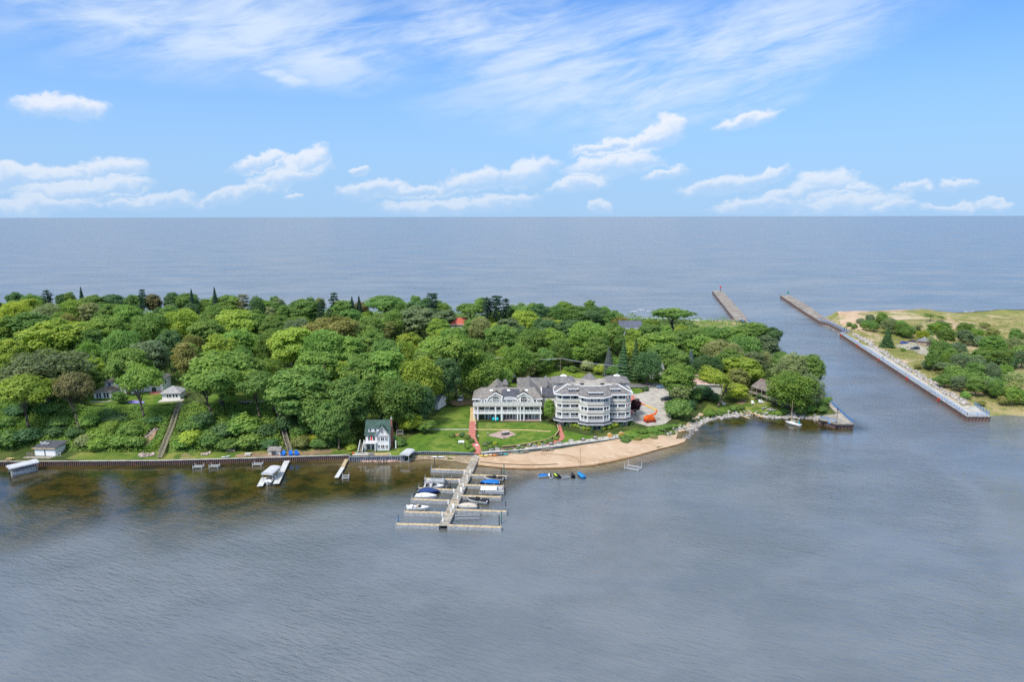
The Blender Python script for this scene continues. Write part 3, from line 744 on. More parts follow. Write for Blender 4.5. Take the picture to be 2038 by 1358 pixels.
rocks('riprap', [(1376,857),(1386,846),(1402,838),(1428,832),(1452,829),(1478,825),(1506,828),(1540,831),(1580,831),(1612,831),(1632,836)], 520, .55, ROCK, 'grey rock revetment round the bay of the point', 1.8)
rocks('riprap', [(1366,874),(1372,866),(1380,856)], 70, .5, ROCKD, 'dark rocks of the little groyne by the beach tip', 1.2)
rocks('riprap', [(1326,866),(1350,857),(1372,852)], 70, .45, ROCK, 'grey stones at the foot of the gravel lot', 1.4)
rocks('riprap', [(718,919),(760,919.5),(800,919)], 110, .32, ROCKP, 'small stones at the foot of the grey cottage seawall', .5)
rocks('riprap', [(944,908),(950,914),(944,924)], 40, .4, ROCK, 'rocks beside the shore end of the main dock', .8)
rocks('riprap', [(1700,665),(1743,693),(1791,723),(1833,750),(1886,784),(1926,806)], 520, .62, ROCK, 'pale stone riprap along the inland side of promenade', 1.7, zoff=.1)
rocks('riprap', [(1640,647),(1656,655),(1674,661),(1690,664)], 160, .9, ROCKD, 'dark boulders below the bend of the right pier', 3.0, zoff=-.2)
rocks('riprap', [(1452,640),(1462,636),(1468,642)], 60, .9, ROCKD, 'dark boulders at the base of the left pier', 2.0)
rocks('riprap', [(1640,641),(1625,632),(1606,620)], 60, .8, ROCKD, 'dark boulders on the lake side of right pier', 1.4, zoff=0)

# ================================================================== channel piers
def deck_slab(parent, poly, z0, z1, m, name='deck'):
    return MB().prism(poly, z0, z1).build(name, m, parent)
def railing(name, pts, z, m, label, h=1.1, step=2.4, group=None):
    r = thing(name, label, 'railing', (pts[0][0], pts[0][1], z), group=group)
    b = MB(); q = MB(); ox, oy = pts[0][0], pts[0][1]
    for i in range(len(pts)-1):
        a = Vector((pts[i][0]-ox, pts[i][1]-oy, 0)); c = Vector((pts[i+1][0]-ox, pts[i+1][1]-oy, 0)); k = max(1, int((c-a).length/step))
        for t in (.25, .52, .8, 1.0): b.bar(a+Vector((0, 0, h*t)), c+Vector((0, 0, h*t)), .07, .07)
        for j in range(k+1):
            p = a.lerp(c, j/k); q.box(p.x-.06, p.x+.06, p.y-.06, p.y+.06, 0, h+.05)
    b.build('rail', m, r); o = q.build('posts', m, r); o['kind'] = 'stuff'
    return r
def pier_piles(parent, pts, z0, z1, m=STEELR, amp=.2, pitch=1.1):
    b = MB(); P = [Vector(p) for p in pts]
    for i in range(len(P)-1):
        a, c = P[i], P[i+1]; d = c-a; L = d.length; d.normalize(); nn = Vector((-d.y, d.x)); k = max(1, int(L/pitch)); prev = None
        for j in range(k*2+1):
            p = a+d*(L*j/(2*k))+nn*(amp if j % 2 else -amp)
            if prev is not None: b.add([(prev.x, prev.y, z0), (p.x, p.y, z0), (p.x, p.y, z1), (prev.x, prev.y, z1)], [(0, 1, 2, 3)])
            prev = p
    return b.build('sheet_piles', m, parent)
# point platform and channel wall
pf = [(111.2, 246.5), (115.0, 240.2), (121.0, 240.2), (122.6, 250), (126, 270), (124.4, 270.5), (120.5, 252.5), (115.5, 251.0)]
r = thing('channel_platform', 'concrete platform with rusty piles at the tip of point', 'platform')
deck_slab(r, pf, 1.55, 1.95, CONCD)
pier_piles(r, [(111.3, 246.4), (115.0, 240.3), (120.9, 240.3), (122.4, 250), (125.8, 270)], -1, 1.6)
MB().bar((111.2, 246.4, 1.3), (115.0, 240.0, 1.3), .25, .3).bar((115.0, 240.0, 1.3), (121.1, 240.0, 1.3), .25, .3).build('wale', DGREY, r)
railing('railing', [(112.0, 246.4), (115.2, 241.2)], 1.95, BLUER, 'short blue railing on the left side of point platform')
railing('railing', [(120.8, 240.6), (122.2, 250), (125.6, 270), (165.6-2.2, 488)][:3], 1.95, BLUER, 'blue railing on the channel side of point platform')
CHW = [(126, 270), (165.2, 490.5)]
r = thing('channel_wall', 'rusty steel wall along the left bank of the channel', 'seawall')
pier_piles(r, CHW, -1, 1.7); MB().bar((125.4, 270.3, 1.85), (164.6, 490.5, 1.85), 1.6, .25).build('walkway', CONCD, r)
railing('railing', [(126, 271.5), (164.9, 489)], 1.97, BLUER, 'long blue railing along the left bank of the channel')
# left pier
LP = [P0(1418,583), P0(1437,583), P0(1489,641.5), P0(1462,640)]
r = thing('breakwater_pier', 'left concrete breakwater pier with red light', 'pier')
zt = 2.2
lp = [P0(1418,579.2,zt), P0(1438,579.2,zt), P0(1491,637.5,zt), P0(1463,636.5,zt)]
deck_slab(r, lp, zt-.5, zt, PIERC)
pier_piles(r, [(x*1.0, y) for (x, y) in (lp[3], lp[0], lp[1], lp[2], lp[3])], -1, zt-.45, STEELR, .3, 2.0)
MB().bar((*lp[0], zt-.7), (*lp[3], zt-.7), .5, .5).build('wale', DGREY, r)
railing('railing', [P0(1475,637,2.2), P0(1488,652,2.2)], 2.2, BLUER, 'short blue railing at the base of the left pier')
# right pier: outer arm, bend, promenade
r = thing('breakwater_pier', 'right concrete breakwater pier with green light', 'pier')
rp_ = [P0(1553,588,zt), P0(1573,588,zt), P0(1612,611,zt), P0(1638,630,zt), P0(1660,640,zt), P0(1684,655,zt), P0(1692,661,zt), P0(1680,659,zt), P0(1650,644,zt), P0(1632,639,zt), P0(1604,622,zt)]
deck_slab(r, rp_, zt-.5, zt, PIERC)
pier_piles(r, [rp_[7], rp_[8], rp_[9], rp_[10], rp_[0], rp_[1], rp_[2], rp_[3]], -1, zt-.45, STEELR, .3, 2.0)
railing('railing', [P0(1630,637,zt), P0(1650,643.2,zt), P0(1680,658.4,zt), P0(1690,661,zt)], zt, BLUER, 'blue railing round the bend of the right pier')
r = thing('promenade', 'long concrete promenade along the right bank of the channel', 'pier')
zp = 2.1
pr = [P0(1672,663,zp), P0(1686,660.5,zp), P0(1699,668,zp), P0(1754,704,zp), P0(1857,771,zp), P0(1916,808.5,zp), P0(1941,808,zp), P0(1971,828.5,zp), P0(1924,828,zp), P0(1800,747.2,zp)]
deck_slab(r, pr, zp-.45, zp, CONC)
pier_piles(r, [pr[7], pr[8], pr[9], pr[0], pr[1]], -1, zp-.4, STEELR, .22, 1.2)
MB().bar((*pr[7], zp-.55), (*pr[8], zp-.55), .3, .35).bar((*pr[8], zp-.55), (*pr[9], zp-.55), .3, .35).bar((*pr[9], zp-.55), (*pr[0], zp-.55), .3, .35).build('wale', DGREY, r)
for t in (.02, .22, .43, .66, .86):
    a = Vector(pr[0]).lerp(Vector(pr[8]), t); d = (Vector(pr[8])-Vector(pr[0])).normalized(); nn = Vector((d.y, -d.x))*-1
    q = a+Vector((-.72, -.72))*.5
    MB().bar((q.x, q.y, zp-1.35), (q.x, q.y, zp+.1), .7, .25).build('ladder', REDP, r)
def inset(p, q, k): return Vector(p).lerp(Vector(q), k)
LIGHTBLUE = mat('pale_blue_railing', (0.16, 0.33, 0.62), 0.5)
railing('railing', [(pr[0][0]+.6, pr[0][1]-.2), (pr[9][0]+.5, pr[9][1]+.3), (pr[8][0]+.5, pr[8][1]+.4), (pr[7][0]-1, pr[7][1]+.3)], zp, LIGHTBLUE, 'long pale blue railing along the promenade edge')
railing('railing', [(pr[7][0]-.3, pr[7][1]+.2), (pr[6][0]-.3, pr[6][1])], zp, BLUER, 'bright blue railing at the end of promenade', h=1.5)
railing('railing', [P0(1674,661.5,zp), P0(1686,660,zp)], zp, BLUER, 'short blue railing across the head of promenade')
# harbour lights
def beacon(u, v, zb_, h, m, label, lampm):
    x, y = P0(u, v, zb_); r = thing('harbour_light', label, 'beacon', (x, y, zb_))
    MB().cyl((0, 0, 0), (0, 0, .5), 1.0, .9, 8).build('base', CONCD, r)
    MB().cyl((0, 0, .5), (0, 0, h), .28, .2, 8).build('pole', m, r)
    MB().cyl((0, 0, h), (0, 0, h+1.4), .75, .75, 8).ball((0, 0, h+1.5), .5, 8, 5).build('lantern', lampm, r)
beacon(1433.5, 581, 2.2, 3.6, DGREY, 'red harbour light at the tip of the left pier', REDP)
beacon(1568, 589.6, 2.2, 2.4, GALV, 'green harbour light at the tip of the right pier', GREENM)
x, y = P0(1665, 846, 1.95)
r = thing('lamp_post', 'dark lantern lamp post on the point platform', 'lamp', (x, y, 1.95))
MB().cyl((0, 0, 0), (0, 0, .35), .35, .2, 8).cyl((0, 0, .3), (0, 0, 5.2), .13, .09, 6).build('pole', POLEW, r)
MB().bar((-.7, 0, 4.4), (.7, 0, 4.4), .15, .25).build('arm', POLEW, r)
MB().cyl((0, 0, 5.2), (0, 0, 5.9), .22, .32, 6).cyl((0, 0, 5.9), (0, 0, 6.2), .36, .02, 6).build('lantern', DGREY, r)
def bench(x, y, z, rz, m, label, L=1.7, group=None):
    r = thing('bench', label, 'bench', (x, y, z), rz, group)
    MB().box(-L/2, L/2, -.25, .25, .4, .48).build('seat', m, r)
    MB().box(-L/2, L/2, .22, .3, .5, .95).build('backrest', m, r)
    for s in (-1, 1): MB().box(s*L*.4-.05, s*L*.4+.05, -.22, .25, 0, .4).build('leg', DGREY, r)
    return r
bench(x, y-.6, 1.95, 0, WEATH, 'wooden bench at the foot of the platform lamp post', 2.2)
bench(*P0(1650, 845, 1.95), 1.95, 1.2, BLUER, 'blue bench by the left railing of point platform')
# people strolling on the pier, small and far
def person(x, y, z, top, legs, label, rz=0.0):
    import bmesh
    V = [(0,0,.95),(0,0,1.2),(0,0,1.45),(0,.0,1.55),(0,.02,1.68),(-.1,0,.9),(-.11,.06,.5),(-.11,.1,.06),(-.11,-.08,.04),(.1,0,.9),(.11,-.12,.5),(.11,-.22,.08),(.11,-.38,.05),(-.2,0,1.42),(-.26,-.05,1.15),(-.25,-.14,.92),(.2,0,1.42),(.26,.06,1.15),(.25,.02,.9)]
    E = [(0,1),(1,2),(2,3),(3,4),(0,5),(5,6),(6,7),(7,8),(0,9),(9,10),(10,11),(11,12),(2,13),(13,14),(14,15),(2,16),(16,17),(17,18)]
    R = [.14,.15,.15,.06,.11,.1,.07,.05,.04,.1,.07,.05,.04,.07,.05,.04,.07,.05,.04]
    me = bpy.data.meshes.new('person'); me.from_pydata(V, E, []); o = link('person', me); me.materials.append(top)
    o.location = (x, y, z); o.rotation_euler = (0, 0, rz)
    sk = o.modifiers.new('skin', 'SKIN'); me.skin_vertices[0].data[0].use_root = True
    for i, q in enumerate(R): me.skin_vertices[0].data[i].radius = (q, q)
    o.modifiers.new('sub', 'SUBSURF').levels = 1; o.modifiers['sub'].render_levels = 1
    h = MB().ball((0, .02, 1.7), (.1, .12, .13), 8, 6).build('hair', BLACK, o); 
    l = MB().tube([(-.1,0,.95),(-.11,.06,.5),(-.11,.1,.12)], [.13,.1,.08], 6).tube([(.1,0,.95),(.11,-.12,.5),(.11,-.2,.12)], [.13,.1,.08], 6).build('trousers', legs, o)
    return tag(o, label, 'person')
NAVYC = mat('navy_cloth', (0.02, 0.03, 0.08), .9); TEALC = mat('blue_cloth', (0.02, 0.16, 0.4), .9); BLK = mat('black_cloth', (0.015, 0.015, 0.018), .9)
person(*P0(1680.5, 656.5, zt), zt, TEALC, NAVYC, 'person in blue walking on the bend of the right pier', .6)
person(*P0(1684.5, 656.8, zt), zt, BLK, NAVYC, 'person in dark clothes beside the one in blue on pier', .7)
person(*P0(1711, 681, zp), zp, BLK, BLK, 'person in black walking on the far promenade', .7)
person(*P0(1757, 714.5, zp), zp, BLK, BLK, 'person in black on the promenade nearest the car park', .7)

strip('wrack_line', [(956,921),(990,925),(1030,927),(1070,927.5),(1110,925.5)], .45, mat('wrack', (.16, .1, .06), .95, .3, 2.0), .24, 'thin dark wrack line on the sand')
strip('wrack_line', [(1075,905),(1110,906),(1135,909),(1150,915),(1152,922)], .35, mat('wrack_pale', (.34, .24, .15), .95, .3, 2.0), .24, 'faint curved drag mark across the sand')

# ================================================================== buildings
_FRAME, _PANE = {}, {}
def window(parent, a, b, s0, s1, z0, z1, pane=GLASS, frame=TRIM, name='window', mull=0, fw=.1):
    """window on the wall line a->b (left to right seen from outside), s along it, frame with a pane set in it"""
    a = Vector(a); b = Vector(b); d = (b-a).normalized(); n = Vector((d.y, -d.x))
    def pt(s, o, z): p = a+d*s+n*o; return (p.x, p.y, z)
    def blk(m, u0, u1, w0, w1, o0, o1):
        m.add([pt(u0,o1,w0),pt(u1,o1,w0),pt(u1,o1,w1),pt(u0,o1,w1),pt(u0,o0,w0),pt(u1,o0,w0),pt(u1,o0,w1),pt(u0,o0,w1)], [(0,1,2,3),(5,4,7,6),(0,3,7,4),(1,5,6,2),(3,2,6,7),(0,4,5,1)])
    f = MB()
    blk(f, s0-fw, s0, z0-fw, z1+fw, -.02, .09); blk(f, s1, s1+fw, z0-fw, z1+fw, -.02, .09)
    blk(f, s0, s1, z1, z1+fw, -.02, .09); blk(f, s0, s1, z0-fw, z0, -.02, .11)
    for i in range(mull):
        s = s0+(s1-s0)*(i+1)/(mull+1); blk(f, s-.05, s+.05, z0, z1, -.02, .08)
    o = f.build(name, frame, parent)
    p = MB(); blk(p, s0, s1, z0, z1, -.02, .035); p.build('pane', pane, o)
    return o
def gable_roof(x0, x1, y0, y1, ze, zr, axis='x', over=.5, th=.22):
    """two slabs; ridge along axis"""
    b = MB()
    if axis == 'x':
        ym = (y0+y1)/2; k = (zr-ze)/(ym-y0)
        b.yz([(y0-over, ze-k*over), (ym, zr), (ym, zr+th), (y0-over, ze-k*over+th)], x0-over, x1+over)
        b.yz([(y1+over, ze-k*over), (ym, zr), (ym, zr+th), (y1+over, ze-k*over+th)], x0-over, x1+over)
    else:
        xm = (x0+x1)/2; k = (zr-ze)/(xm-x0)
        b.xz([(x0-over, ze-k*over), (xm, zr), (xm, zr+th), (x0-over, ze-k*over+th)], y0-over, y1+over)
        b.xz([(x1+over, ze-k*over), (xm, zr), (xm, zr+th), (x1+over, ze-k*over+th)], y0-over, y1+over)
    return b
def hip_roof(x0, x1, y0, y1, ze, zr, over=.5, rid=None):
    x0 -= over; x1 += over; y0 -= over; y1 += over
    b = MB(); w, d = x1-x0, y1-y0; h = min(w, d)/2
    if w >= d: r0, r1 = (x0+h, (y0+y1)/2, zr), (x1-h-.01, (y0+y1)/2, zr)
    else: r0, r1 = ((x0+x1)/2, y0+h, zr), ((x0+x1)/2, y1-h-.01, zr)
    v = [(x0,y0,ze),(x1,y0,ze),(x1,y1,ze),(x0,y1,ze),r0,r1,(x0,y0,ze-.2),(x1,y0,ze-.2),(x1,y1,ze-.2),(x0,y1,ze-.2)]
    f = [(0,1,5,4),(2,3,4,5),(1,2,5),(3,0,4)] if w >= d else [(1,2,5,4),(3,0,4,5),(0,1,4),(2,3,5)]
    b.add(v, f+[(9,8,7,6),(0,6,7,1),(1,7,8,2),(2,8,9,3),(3,9,6,0)])
    return b
def walls(parent, x0, x1, y0, y1, z0, ze, m, gable=None, zr=0):
    b = MB().box(x0, x1, y0, y1, z0, ze)
    if gable == 'x':
        ym = (y0+y1)/2; b.yz([(y0, ze), (y1, ze), (ym, zr)], x0, x1)
    if gable == 'y':
        xm = (x0+x1)/2; b.xz([(x0, ze), (x1, ze), (xm, zr)], y0, y1)
    return b.build('wall', m, parent)

# ---------------------------------------------------------------- lodge: long three-storey gabled condo
L = thing('lodge', 'long three-storey cream lodge with white balconies and two front gables', 'building', (-13.8, 240.9, 2.95))
LW = 24.3; F1, F2, EV, RZ = 3.0, 5.95, 8.1, 10.3
MB().box(.3, LW-.3, 2.0, 13, -.6, F2).build('wall', CREAM, L)
MB().box(.3, LW-.3, 2.0, 12.9, F2, 7.6).build('upper_wall', CREAM2, L)
MB().box(-.1, LW+.1, -.2, 2.1, -.5, .05).build('terrace', PAVEPALE, L)
MB().box(-.1, LW+.1, -.15, 2.0, F1-.45, F1).build('balcony_floor', WHITE, L)
MB().box(-.1, LW+.1, -.15, 2.0, F2-.7, F2).build('balcony_floor', CREAM2, L)
posts = [.25, 1.6, 7.9, 10.1, 15.7, 16.7, 18.0, 23.8]
for x in posts:
    w = .28 if x == 10.1 else .17
    MB().box(x-w, x+w, -.1, .24, 0, F1-.45).build('post', TRIM, L)
    MB().box(x-w*.9, x+w*.9, -.08, .22, F1+.004, F2-.704).build('post', TRIM, L)
for x in (10.1, 16.7): MB().box(x-.2, x+.2, .4, .8, F2+.004, 8.4).build('post', TRIM, L)
def rail_run(parent, x0, x1, y, z, h=.95, gap=1.35, m=TRIM):
    b = MB().box(x0, x1, y-.05, y+.05, z+h-.1, z+h).box(x0, x1, y-.04, y+.04, z+.08, z+.16)
    k = max(1, round((x1-x0)/gap))
    for i in range(k+1):
        x = x0+(x1-x0)*i/k; b.box(x-.09, x+.09, y-.07, y+.07, z, z+h+.03)
    k = int((x1-x0)/.22)
    for i in range(k):
        x = x0+(x1-x0)*(i+.5)/k; b.box(x-.025, x+.025, y-.02, y+.02, z+.16, z+h-.1)
    return b.build('railing', m, parent)
for z in (F1, F2): rail_run(L, .1, LW-.1, -.05, z+.002)
MB().box(.1, LW-.1, -.02, .06, F2+.18, F2+.85).build('rail_panel', CREAM2, L)
fr = ((.3, 2.0), (LW-.3, 2.0))
for x0_, x1_ in ((2.0,3.9),(4.3,5.1),(5.3,6.1),(6.3,7.1),(8.4,9.4),(10.8,11.6),(11.9,12.7),(13.0,13.8),(14.0,14.9),(16.9,17.6),(18.4,19.4),(19.8,20.6),(20.9,21.7),(22.0,23.2)):
    window(L, *fr, x0_-.3, x1_-.3, .15, 2.25, GLASS if random.random() < .75 else GLASSL)
for x0_, x1_ in ((2.0,3.9),(4.2,5.4),(5.8,7.4),(8.3,9.6),(10.6,12.0),(12.3,13.6),(13.9,15.2),(16.9,17.6),(18.3,19.9),(20.2,21.4),(21.7,23.3)):
    window(L, *fr, x0_-.3, x1_-.3, F1+.2, F1+2.1, GLASS if random.random() < .75 else GLASSL)
# roof: front slope broken by gables, hipped right end
b = MB(); k_ = (RZ-7.7)/(6.4-1.4)
b.add([(-.4,1.4,7.7),(LW+.3,1.4,7.7),(LW-2.2,6.4,RZ),(2.6,6.4,RZ),(LW+.3,13.4,7.6),(-.4,13.4,7.6),(2.6,8.0,RZ),(LW-2.2,8.0,RZ)], [(0,1,2,3),(1,4,7,2),(4,5,6,7),(5,0,3,6),(3,2,7,6)])
b.add([(-.4,1.4,7.45),(LW+.3,1.4,7.45),(LW+.3,13.4,7.4),(-.4,13.4,7.4)], [(0,1,2,3)])
b.build('roof', SHING, L)
MB().add([(9.8,1.32,7.75),(16.9,1.32,7.75),(16.4,5.9,10.13),(10.2,5.9,10.13)], [(0,1,2,3)]).build('slate_panel', SLATE, L)
MB().box(-.4, LW+.3, 1.28, 1.4, 7.35, 7.72).build('fascia', TRIM, L)
for gx, s in ((8.05, 1), (17.95, -1)):
    pr_ = [(-3.7*s, 6.0), (-3.05*s, 7.2), (-2.6*s, 8.2), (0, 9.85), (2.5*s, 8.4), (2.5*s, 6.0)]
    gp = MB().xz([(gx+x, z) for x, z in pr_], 1.0, 3.4).build('gable', CREAM2, L)
    bb = MB()
    for i in range(len(pr_)-2):
        (xa, za), (xb, zb_) = pr_[i], pr_[i+1]
        bb.bar((gx+xa, .85, za+.12), (gx+xb, .85, zb_+.12), .35, .34)
    bb.build('bargeboard', TRIM, gp)
    rf = MB()
    rf.add([(gx-2.8*s, .7, 8.2), (gx, .7, 10.02), (gx, 6.3, 10.02), (gx-2.8*s, 2.6, 8.2)], [(0,1,2,3),(3,2,1,0)])
    rf.add([(gx+2.7*s, .7, 8.4), (gx, .7, 10.02), (gx, 6.3, 10.02), (gx+2.7*s, 3.0, 8.4)], [(0,1,2,3),(3,2,1,0)])
    rf.build('gable_roof', SHING, gp)
    ga = (gx-4, 1.0), (gx+4, 1.0)
    window(L, *ga, 2.95, 5.05, F2+.15, 7.75, GLASS if s < 0 else GLASSL, mull=2)
    ar = MB().xz([(gx+1.05*math.cos(t), 7.92+.62*math.sin(t)) for t in np.linspace(0, math.pi, 9)], .93, 1.02).build('arch_window', GLASS, L)
    for dx in (-2.1, 1.45): window(L, *ga, 4+dx, 4+dx+.65, F2+.2, 7.2, GLASSL)
MB().xz([(10.4,6.0),(15.6,6.0),(15.6,7.5),(14.6,7.95),(13,8.1),(11.4,7.95),(10.4,7.5)], 1.6, 2.2).build('arched_bay', CREAM, L)
bb = MB()
for (xa, za), (xb, zb_) in zip([(10.2,7.55),(11.4,8.05),(13,8.22),(14.6,8.05)], [(11.4,8.05),(13,8.22),(14.6,8.05),(15.8,7.55)]): bb.bar((xa, 1.45, za), (xb, 1.45, zb_), .4, .26)
bb.build('arched_cornice', TRIM, L)
for x0_ in (10.9, 11.9, 14.2): window(L, (10.4, 1.6), (15.6, 1.6), x0_-10.4, x0_-10.4+.7, F2+.2, 7.4, GLASSL)
window(L, (10.4, 1.6), (15.6, 1.6), 2.3, 3.6, F2+.2, 7.5, GLASSL)
for gx in (3.4, 21.9):
    d = MB().xz([(gx-.75,6.0),(gx+.75,6.0),(gx+.75,7.35),(gx+.4,7.8),(gx,7.95),(gx-.4,7.8),(gx-.75,7.35)], 1.1, 3.4).build('dormer', TRIM, L)
    MB().xz([(gx-.4,6.3),(gx+.4,6.3),(gx+.4,7.2),(gx+.25,7.5),(gx,7.6),(gx-.25,7.5),(gx-.4,7.2)], 1.05, 1.12).build('arch_window', GLASSL if gx < 5 else GLASS, d)
    MB().xz([(gx-.9,7.4),(gx-.5,7.95),(gx,8.12),(gx+.5,7.95),(gx+.9,7.4),(gx+.5,7.85),(gx,8.0),(gx-.5,7.85)], .95, 3.8).build('dormer_roof', SHING, d)
window(L, *fr, .5, .95, F2+.3, 7.3, GLASS); window(L, *fr, 1.05, 1.5, F2+.3, 7.3, GLASS)
for x in (6.3, 12.5, 18.9):
    s = MB().add([(x-.55,5.0,9.75),(x+.55,5.0,9.75),(x+.55,5.7,10.1),(x-.55,5.7,10.1),(x-.55,5.0,9.5),(x+.55,5.0,9.5),(x+.55,5.7,9.9),(x-.55,5.7,9.9)], [(0,1,2,3),(0,4,5,1),(1,5,6,2),(2,6,7,3),(3,7,4,0)]).build('skylight', WHITE, L)
# end elevation windows and rear cross gable
window(L, (LW-.3, 2.0), (LW-.3, 13), 2, 3.2, F1+.4, F1+1.9); window(L, (LW-.3, 2.0), (LW-.3, 13), 6, 7.2, F1+.4, F1+1.9)
MB().xz([(4.2,7.0),(12.2,7.0),(8.2,10.6)], 9.5, 20).build('rear_gable', CREAM, L)
gable_roof(4.2, 12.2, 9.3, 20, 7.0, 10.6, 'y', .4).build('rear_roof', SHING, L)
MB().box(4.4, 12, 13, 19.9, -.5, 7.0).build('rear_wall', CREAM, L)
cu = MB().box(10.4, 12.0, 16.6, 18.2, 6.5, 9.2).build('stair_tower', CREAM, L)
MB().add([(9.9,16.1,9.2),(12.5,16.1,9.2),(12.5,18.7,9.2),(9.9,18.7,9.2),(10.7,16.9,11.0),(11.7,16.9,11.0),(11.7,17.9,11.0),(10.7,17.9,11.0)], [(0,1,5,4),(1,2,6,5),(2,3,7,6),(3,0,4,7),(4,5,6,7),(3,2,1,0)]).build('tower_roof', SHINGB, cu)

# ---------------------------------------------------------------- rear wing between the two big buildings
C_ = thing('rear_wing', 'low grey-roofed wing of several gables behind the lodge', 'building', (2.0, 257.0, 3.6))
walls(C_, 1, 8.5, 0, 20, -.8, 4.2, CREAM, 'y', 7.2); gable_roof(1, 8.5, -.3, 20, 4.2, 7.2, 'y', .5).build('roof', SHINGB, C_)
walls(C_, 8.4, 15, 6, 22, -.8, 4.0, CREAM); gable_roof(8.6, 15, 6, 22, 4.0, 6.8, 'y', .5).build('roof', SHINGB, C_)
walls(C_, 0.9, 16, 13, 19, -.8, 4.1, CREAM, 'x', 7.0); gable_roof(.4, 16.5, 13, 19, 4.1, 7.4, 'x', .5).build('roof', SHINGB, C_)
walls(C_, 9.5, 14.8, -1.5, 5.9, -.8, 4.6, WHITE, 'x', 6.6); gable_roof(9.5, 14.8, -1.5, 5.9, 4.6, 6.8, 'x', .4).build('roof', SLATE, C_)
MB().bar((9.0, -2.0, 4.45), (9.0, 2.2, 7.0), .3, .35).bar((9.0, 6.4, 4.45), (9.0, 2.2, 7.0), .3, .35).build('bargeboard', TRIM, C_)
window(C_, (9.5, -1.5), (14.8, -1.5), .8, 1.8, 1.2, 2.8); window(C_, (9.5, -1.5), (14.8, -1.5), 3.2, 4.2, 1.2, 2.8)
window(C_, (1, 0), (8.5, 0), 1.5, 2.6, 1.2, 2.6); window(C_, (1, 0), (8.5, 0), 5, 6.1, 1.2, 2.6)
r = thing('ramp_wall', 'white topped retaining wall running back from the lodge', 'wall')
p, q = G(1008, 768), G(1031, 756)
MB().bar((p.x, p.y, p.z+.8), (q.x, q.y, q.z+.9), .35, 1.8).build('wall', STONE, r); MB().bar((p.x, p.y, p.z+1.8), (q.x, q.y, q.z+1.9), .6, .2).build('coping', WHITE, r)

# ---------------------------------------------------------------- white condo with bowed balconies
B = thing('condo', 'four-storey white condo with bowed balconies and grey dormered roof', 'building', (28.2, 235.2, 2.35))
OUT = [(-13,5),(-13,1.5),(-11,0),(-5,0),(-5,-2.5),(-2.6,-4.3),(2.8,-4.3),(5.2,-2.5),(5.2,0),(11,0),(13,1.5),(13,5)]
WAL = [(-11.8,5),(-11.8,2.8),(-10.4,1.8),(-3.6,1.8),(-3.6,-1.2),(-1.9,-2.5),(2.1,-2.5),(3.8,-1.2),(3.8,1.8),(10.4,1.8),(11.8,2.8),(11.8,5)]
MB().prism(WAL+[(11.8,18),(-11.8,18)], 3.2, 11.8).build('wall', CREAM, B)
GW = [(-12.2,5),(-12.2,2.2),(-10.7,1.0),(-4.2,1.0),(-4.2,-1.9),(-2.3,-3.4),(2.5,-3.4),(4.4,-1.9),(4.4,1.0),(10.7,1.0),(12.2,2.2),(12.2,5)]
MB().prism(GW+[(12.2,18),(-12.2,18)], -.6, 2.7).build('ground_wall', STONE, B)
def off(poly, k):
    o = []
    for i, p in enumerate(poly):
        a = Vector(poly[max(i-1, 0)]); b_ = Vector(poly[min(i+1, len(poly)-1)]); d = (b_-a).normalized(); n = Vector((d.y, -d.x)); o.append((p[0]+n.x*k, p[1]+n.y*k))
    return o
def ribbon(poly, w, z0, z1):
    b = MB(); I = off(poly, -w); n = len(poly)
    for i in range(n-1):
        b.add([(*poly[i],z0),(*poly[i+1],z0),(*poly[i+1],z1),(*poly[i],z1),(*I[i],z0),(*I[i+1],z0),(*I[i+1],z1),(*I[i],z1)], [(0,1,2,3),(5,4,7,6),(3,2,6,7),(0,4,5,1)])
    b.add([(*poly[0],z0),(*poly[0],z1),(*I[0],z1),(*I[0],z0)], [(0,1,2,3)]); b.add([(*poly[-1],z0),(*poly[-1],z1),(*I[-1],z1),(*I[-1],z0)], [(0,1,2,3)])
    return b
# slate skirt roof under the first balcony
sk = MB(); O2 = off(OUT, .75); I2 = off(OUT, .05)
for i in range(len(OUT)-1): sk.add([(*O2[i],2.35),(*O2[i+1],2.35),(*I2[i+1],3.1),(*I2[i],3.1)], [(0,1,2,3)])
sk.build('skirt_roof', SLATE, B)
ribbon(off(OUT, .8), .12, 2.15, 2.37).build('skirt_trim', TRIM, B)
for i, z in enumerate((3.2, 6.0, 9.0)):
    MB().prism(OUT+[(11.7,5.1),(-11.7,5.1)], z-.25, z).build('balcony_floor', WHITE, B)
    if i == 0:
        ribbon(OUT, .14, z-.1, z+.14).build('balcony_band', TRIM, B); ribbon(off(OUT, -.03), .07, z+.78, z+.9).build('hand_rail', TRIM, B)
        bl = MB()
        for j in range(len(OUT)-1):
            a, c = Vector(OUT[j]), Vector(OUT[j+1]); k = max(1, int((c-a).length/.3))
            for t in range(k): p_ = a.lerp(c, (t+.5)/k); bl.box(p_.x-.03, p_.x+.03, p_.y+.05, p_.y+.11, z+.14, z+.79)
        bl.build('balusters', TRIM, B)['kind'] = 'stuff'
    else:
        ribbon(OUT, .2, z-.55, z+.92).build('parapet', CREAM2, B); ribbon(off(OUT, .06), .34, z+.92, z+1.05).build('parapet_cap', TRIM, B)
        ribbon(off(OUT, .04), .22, z-.78, z-.55).build('beam', TRIM, B)
ribbon(off(OUT, .02), .3, 11.35, 11.75).build('beam', TRIM, B)
cols = [(-12.8,1.6),(-11,.2),(-8.1,.2),(-5.0,.2),(-4.8,-2.4),(-2.6,-4.1),(2.8,-4.1),(5.0,-2.4),(5.2,.2),(8.3,.2),(11,.2),(12.8,1.6),(-3.7,-3.2),(4.0,-3.2)]
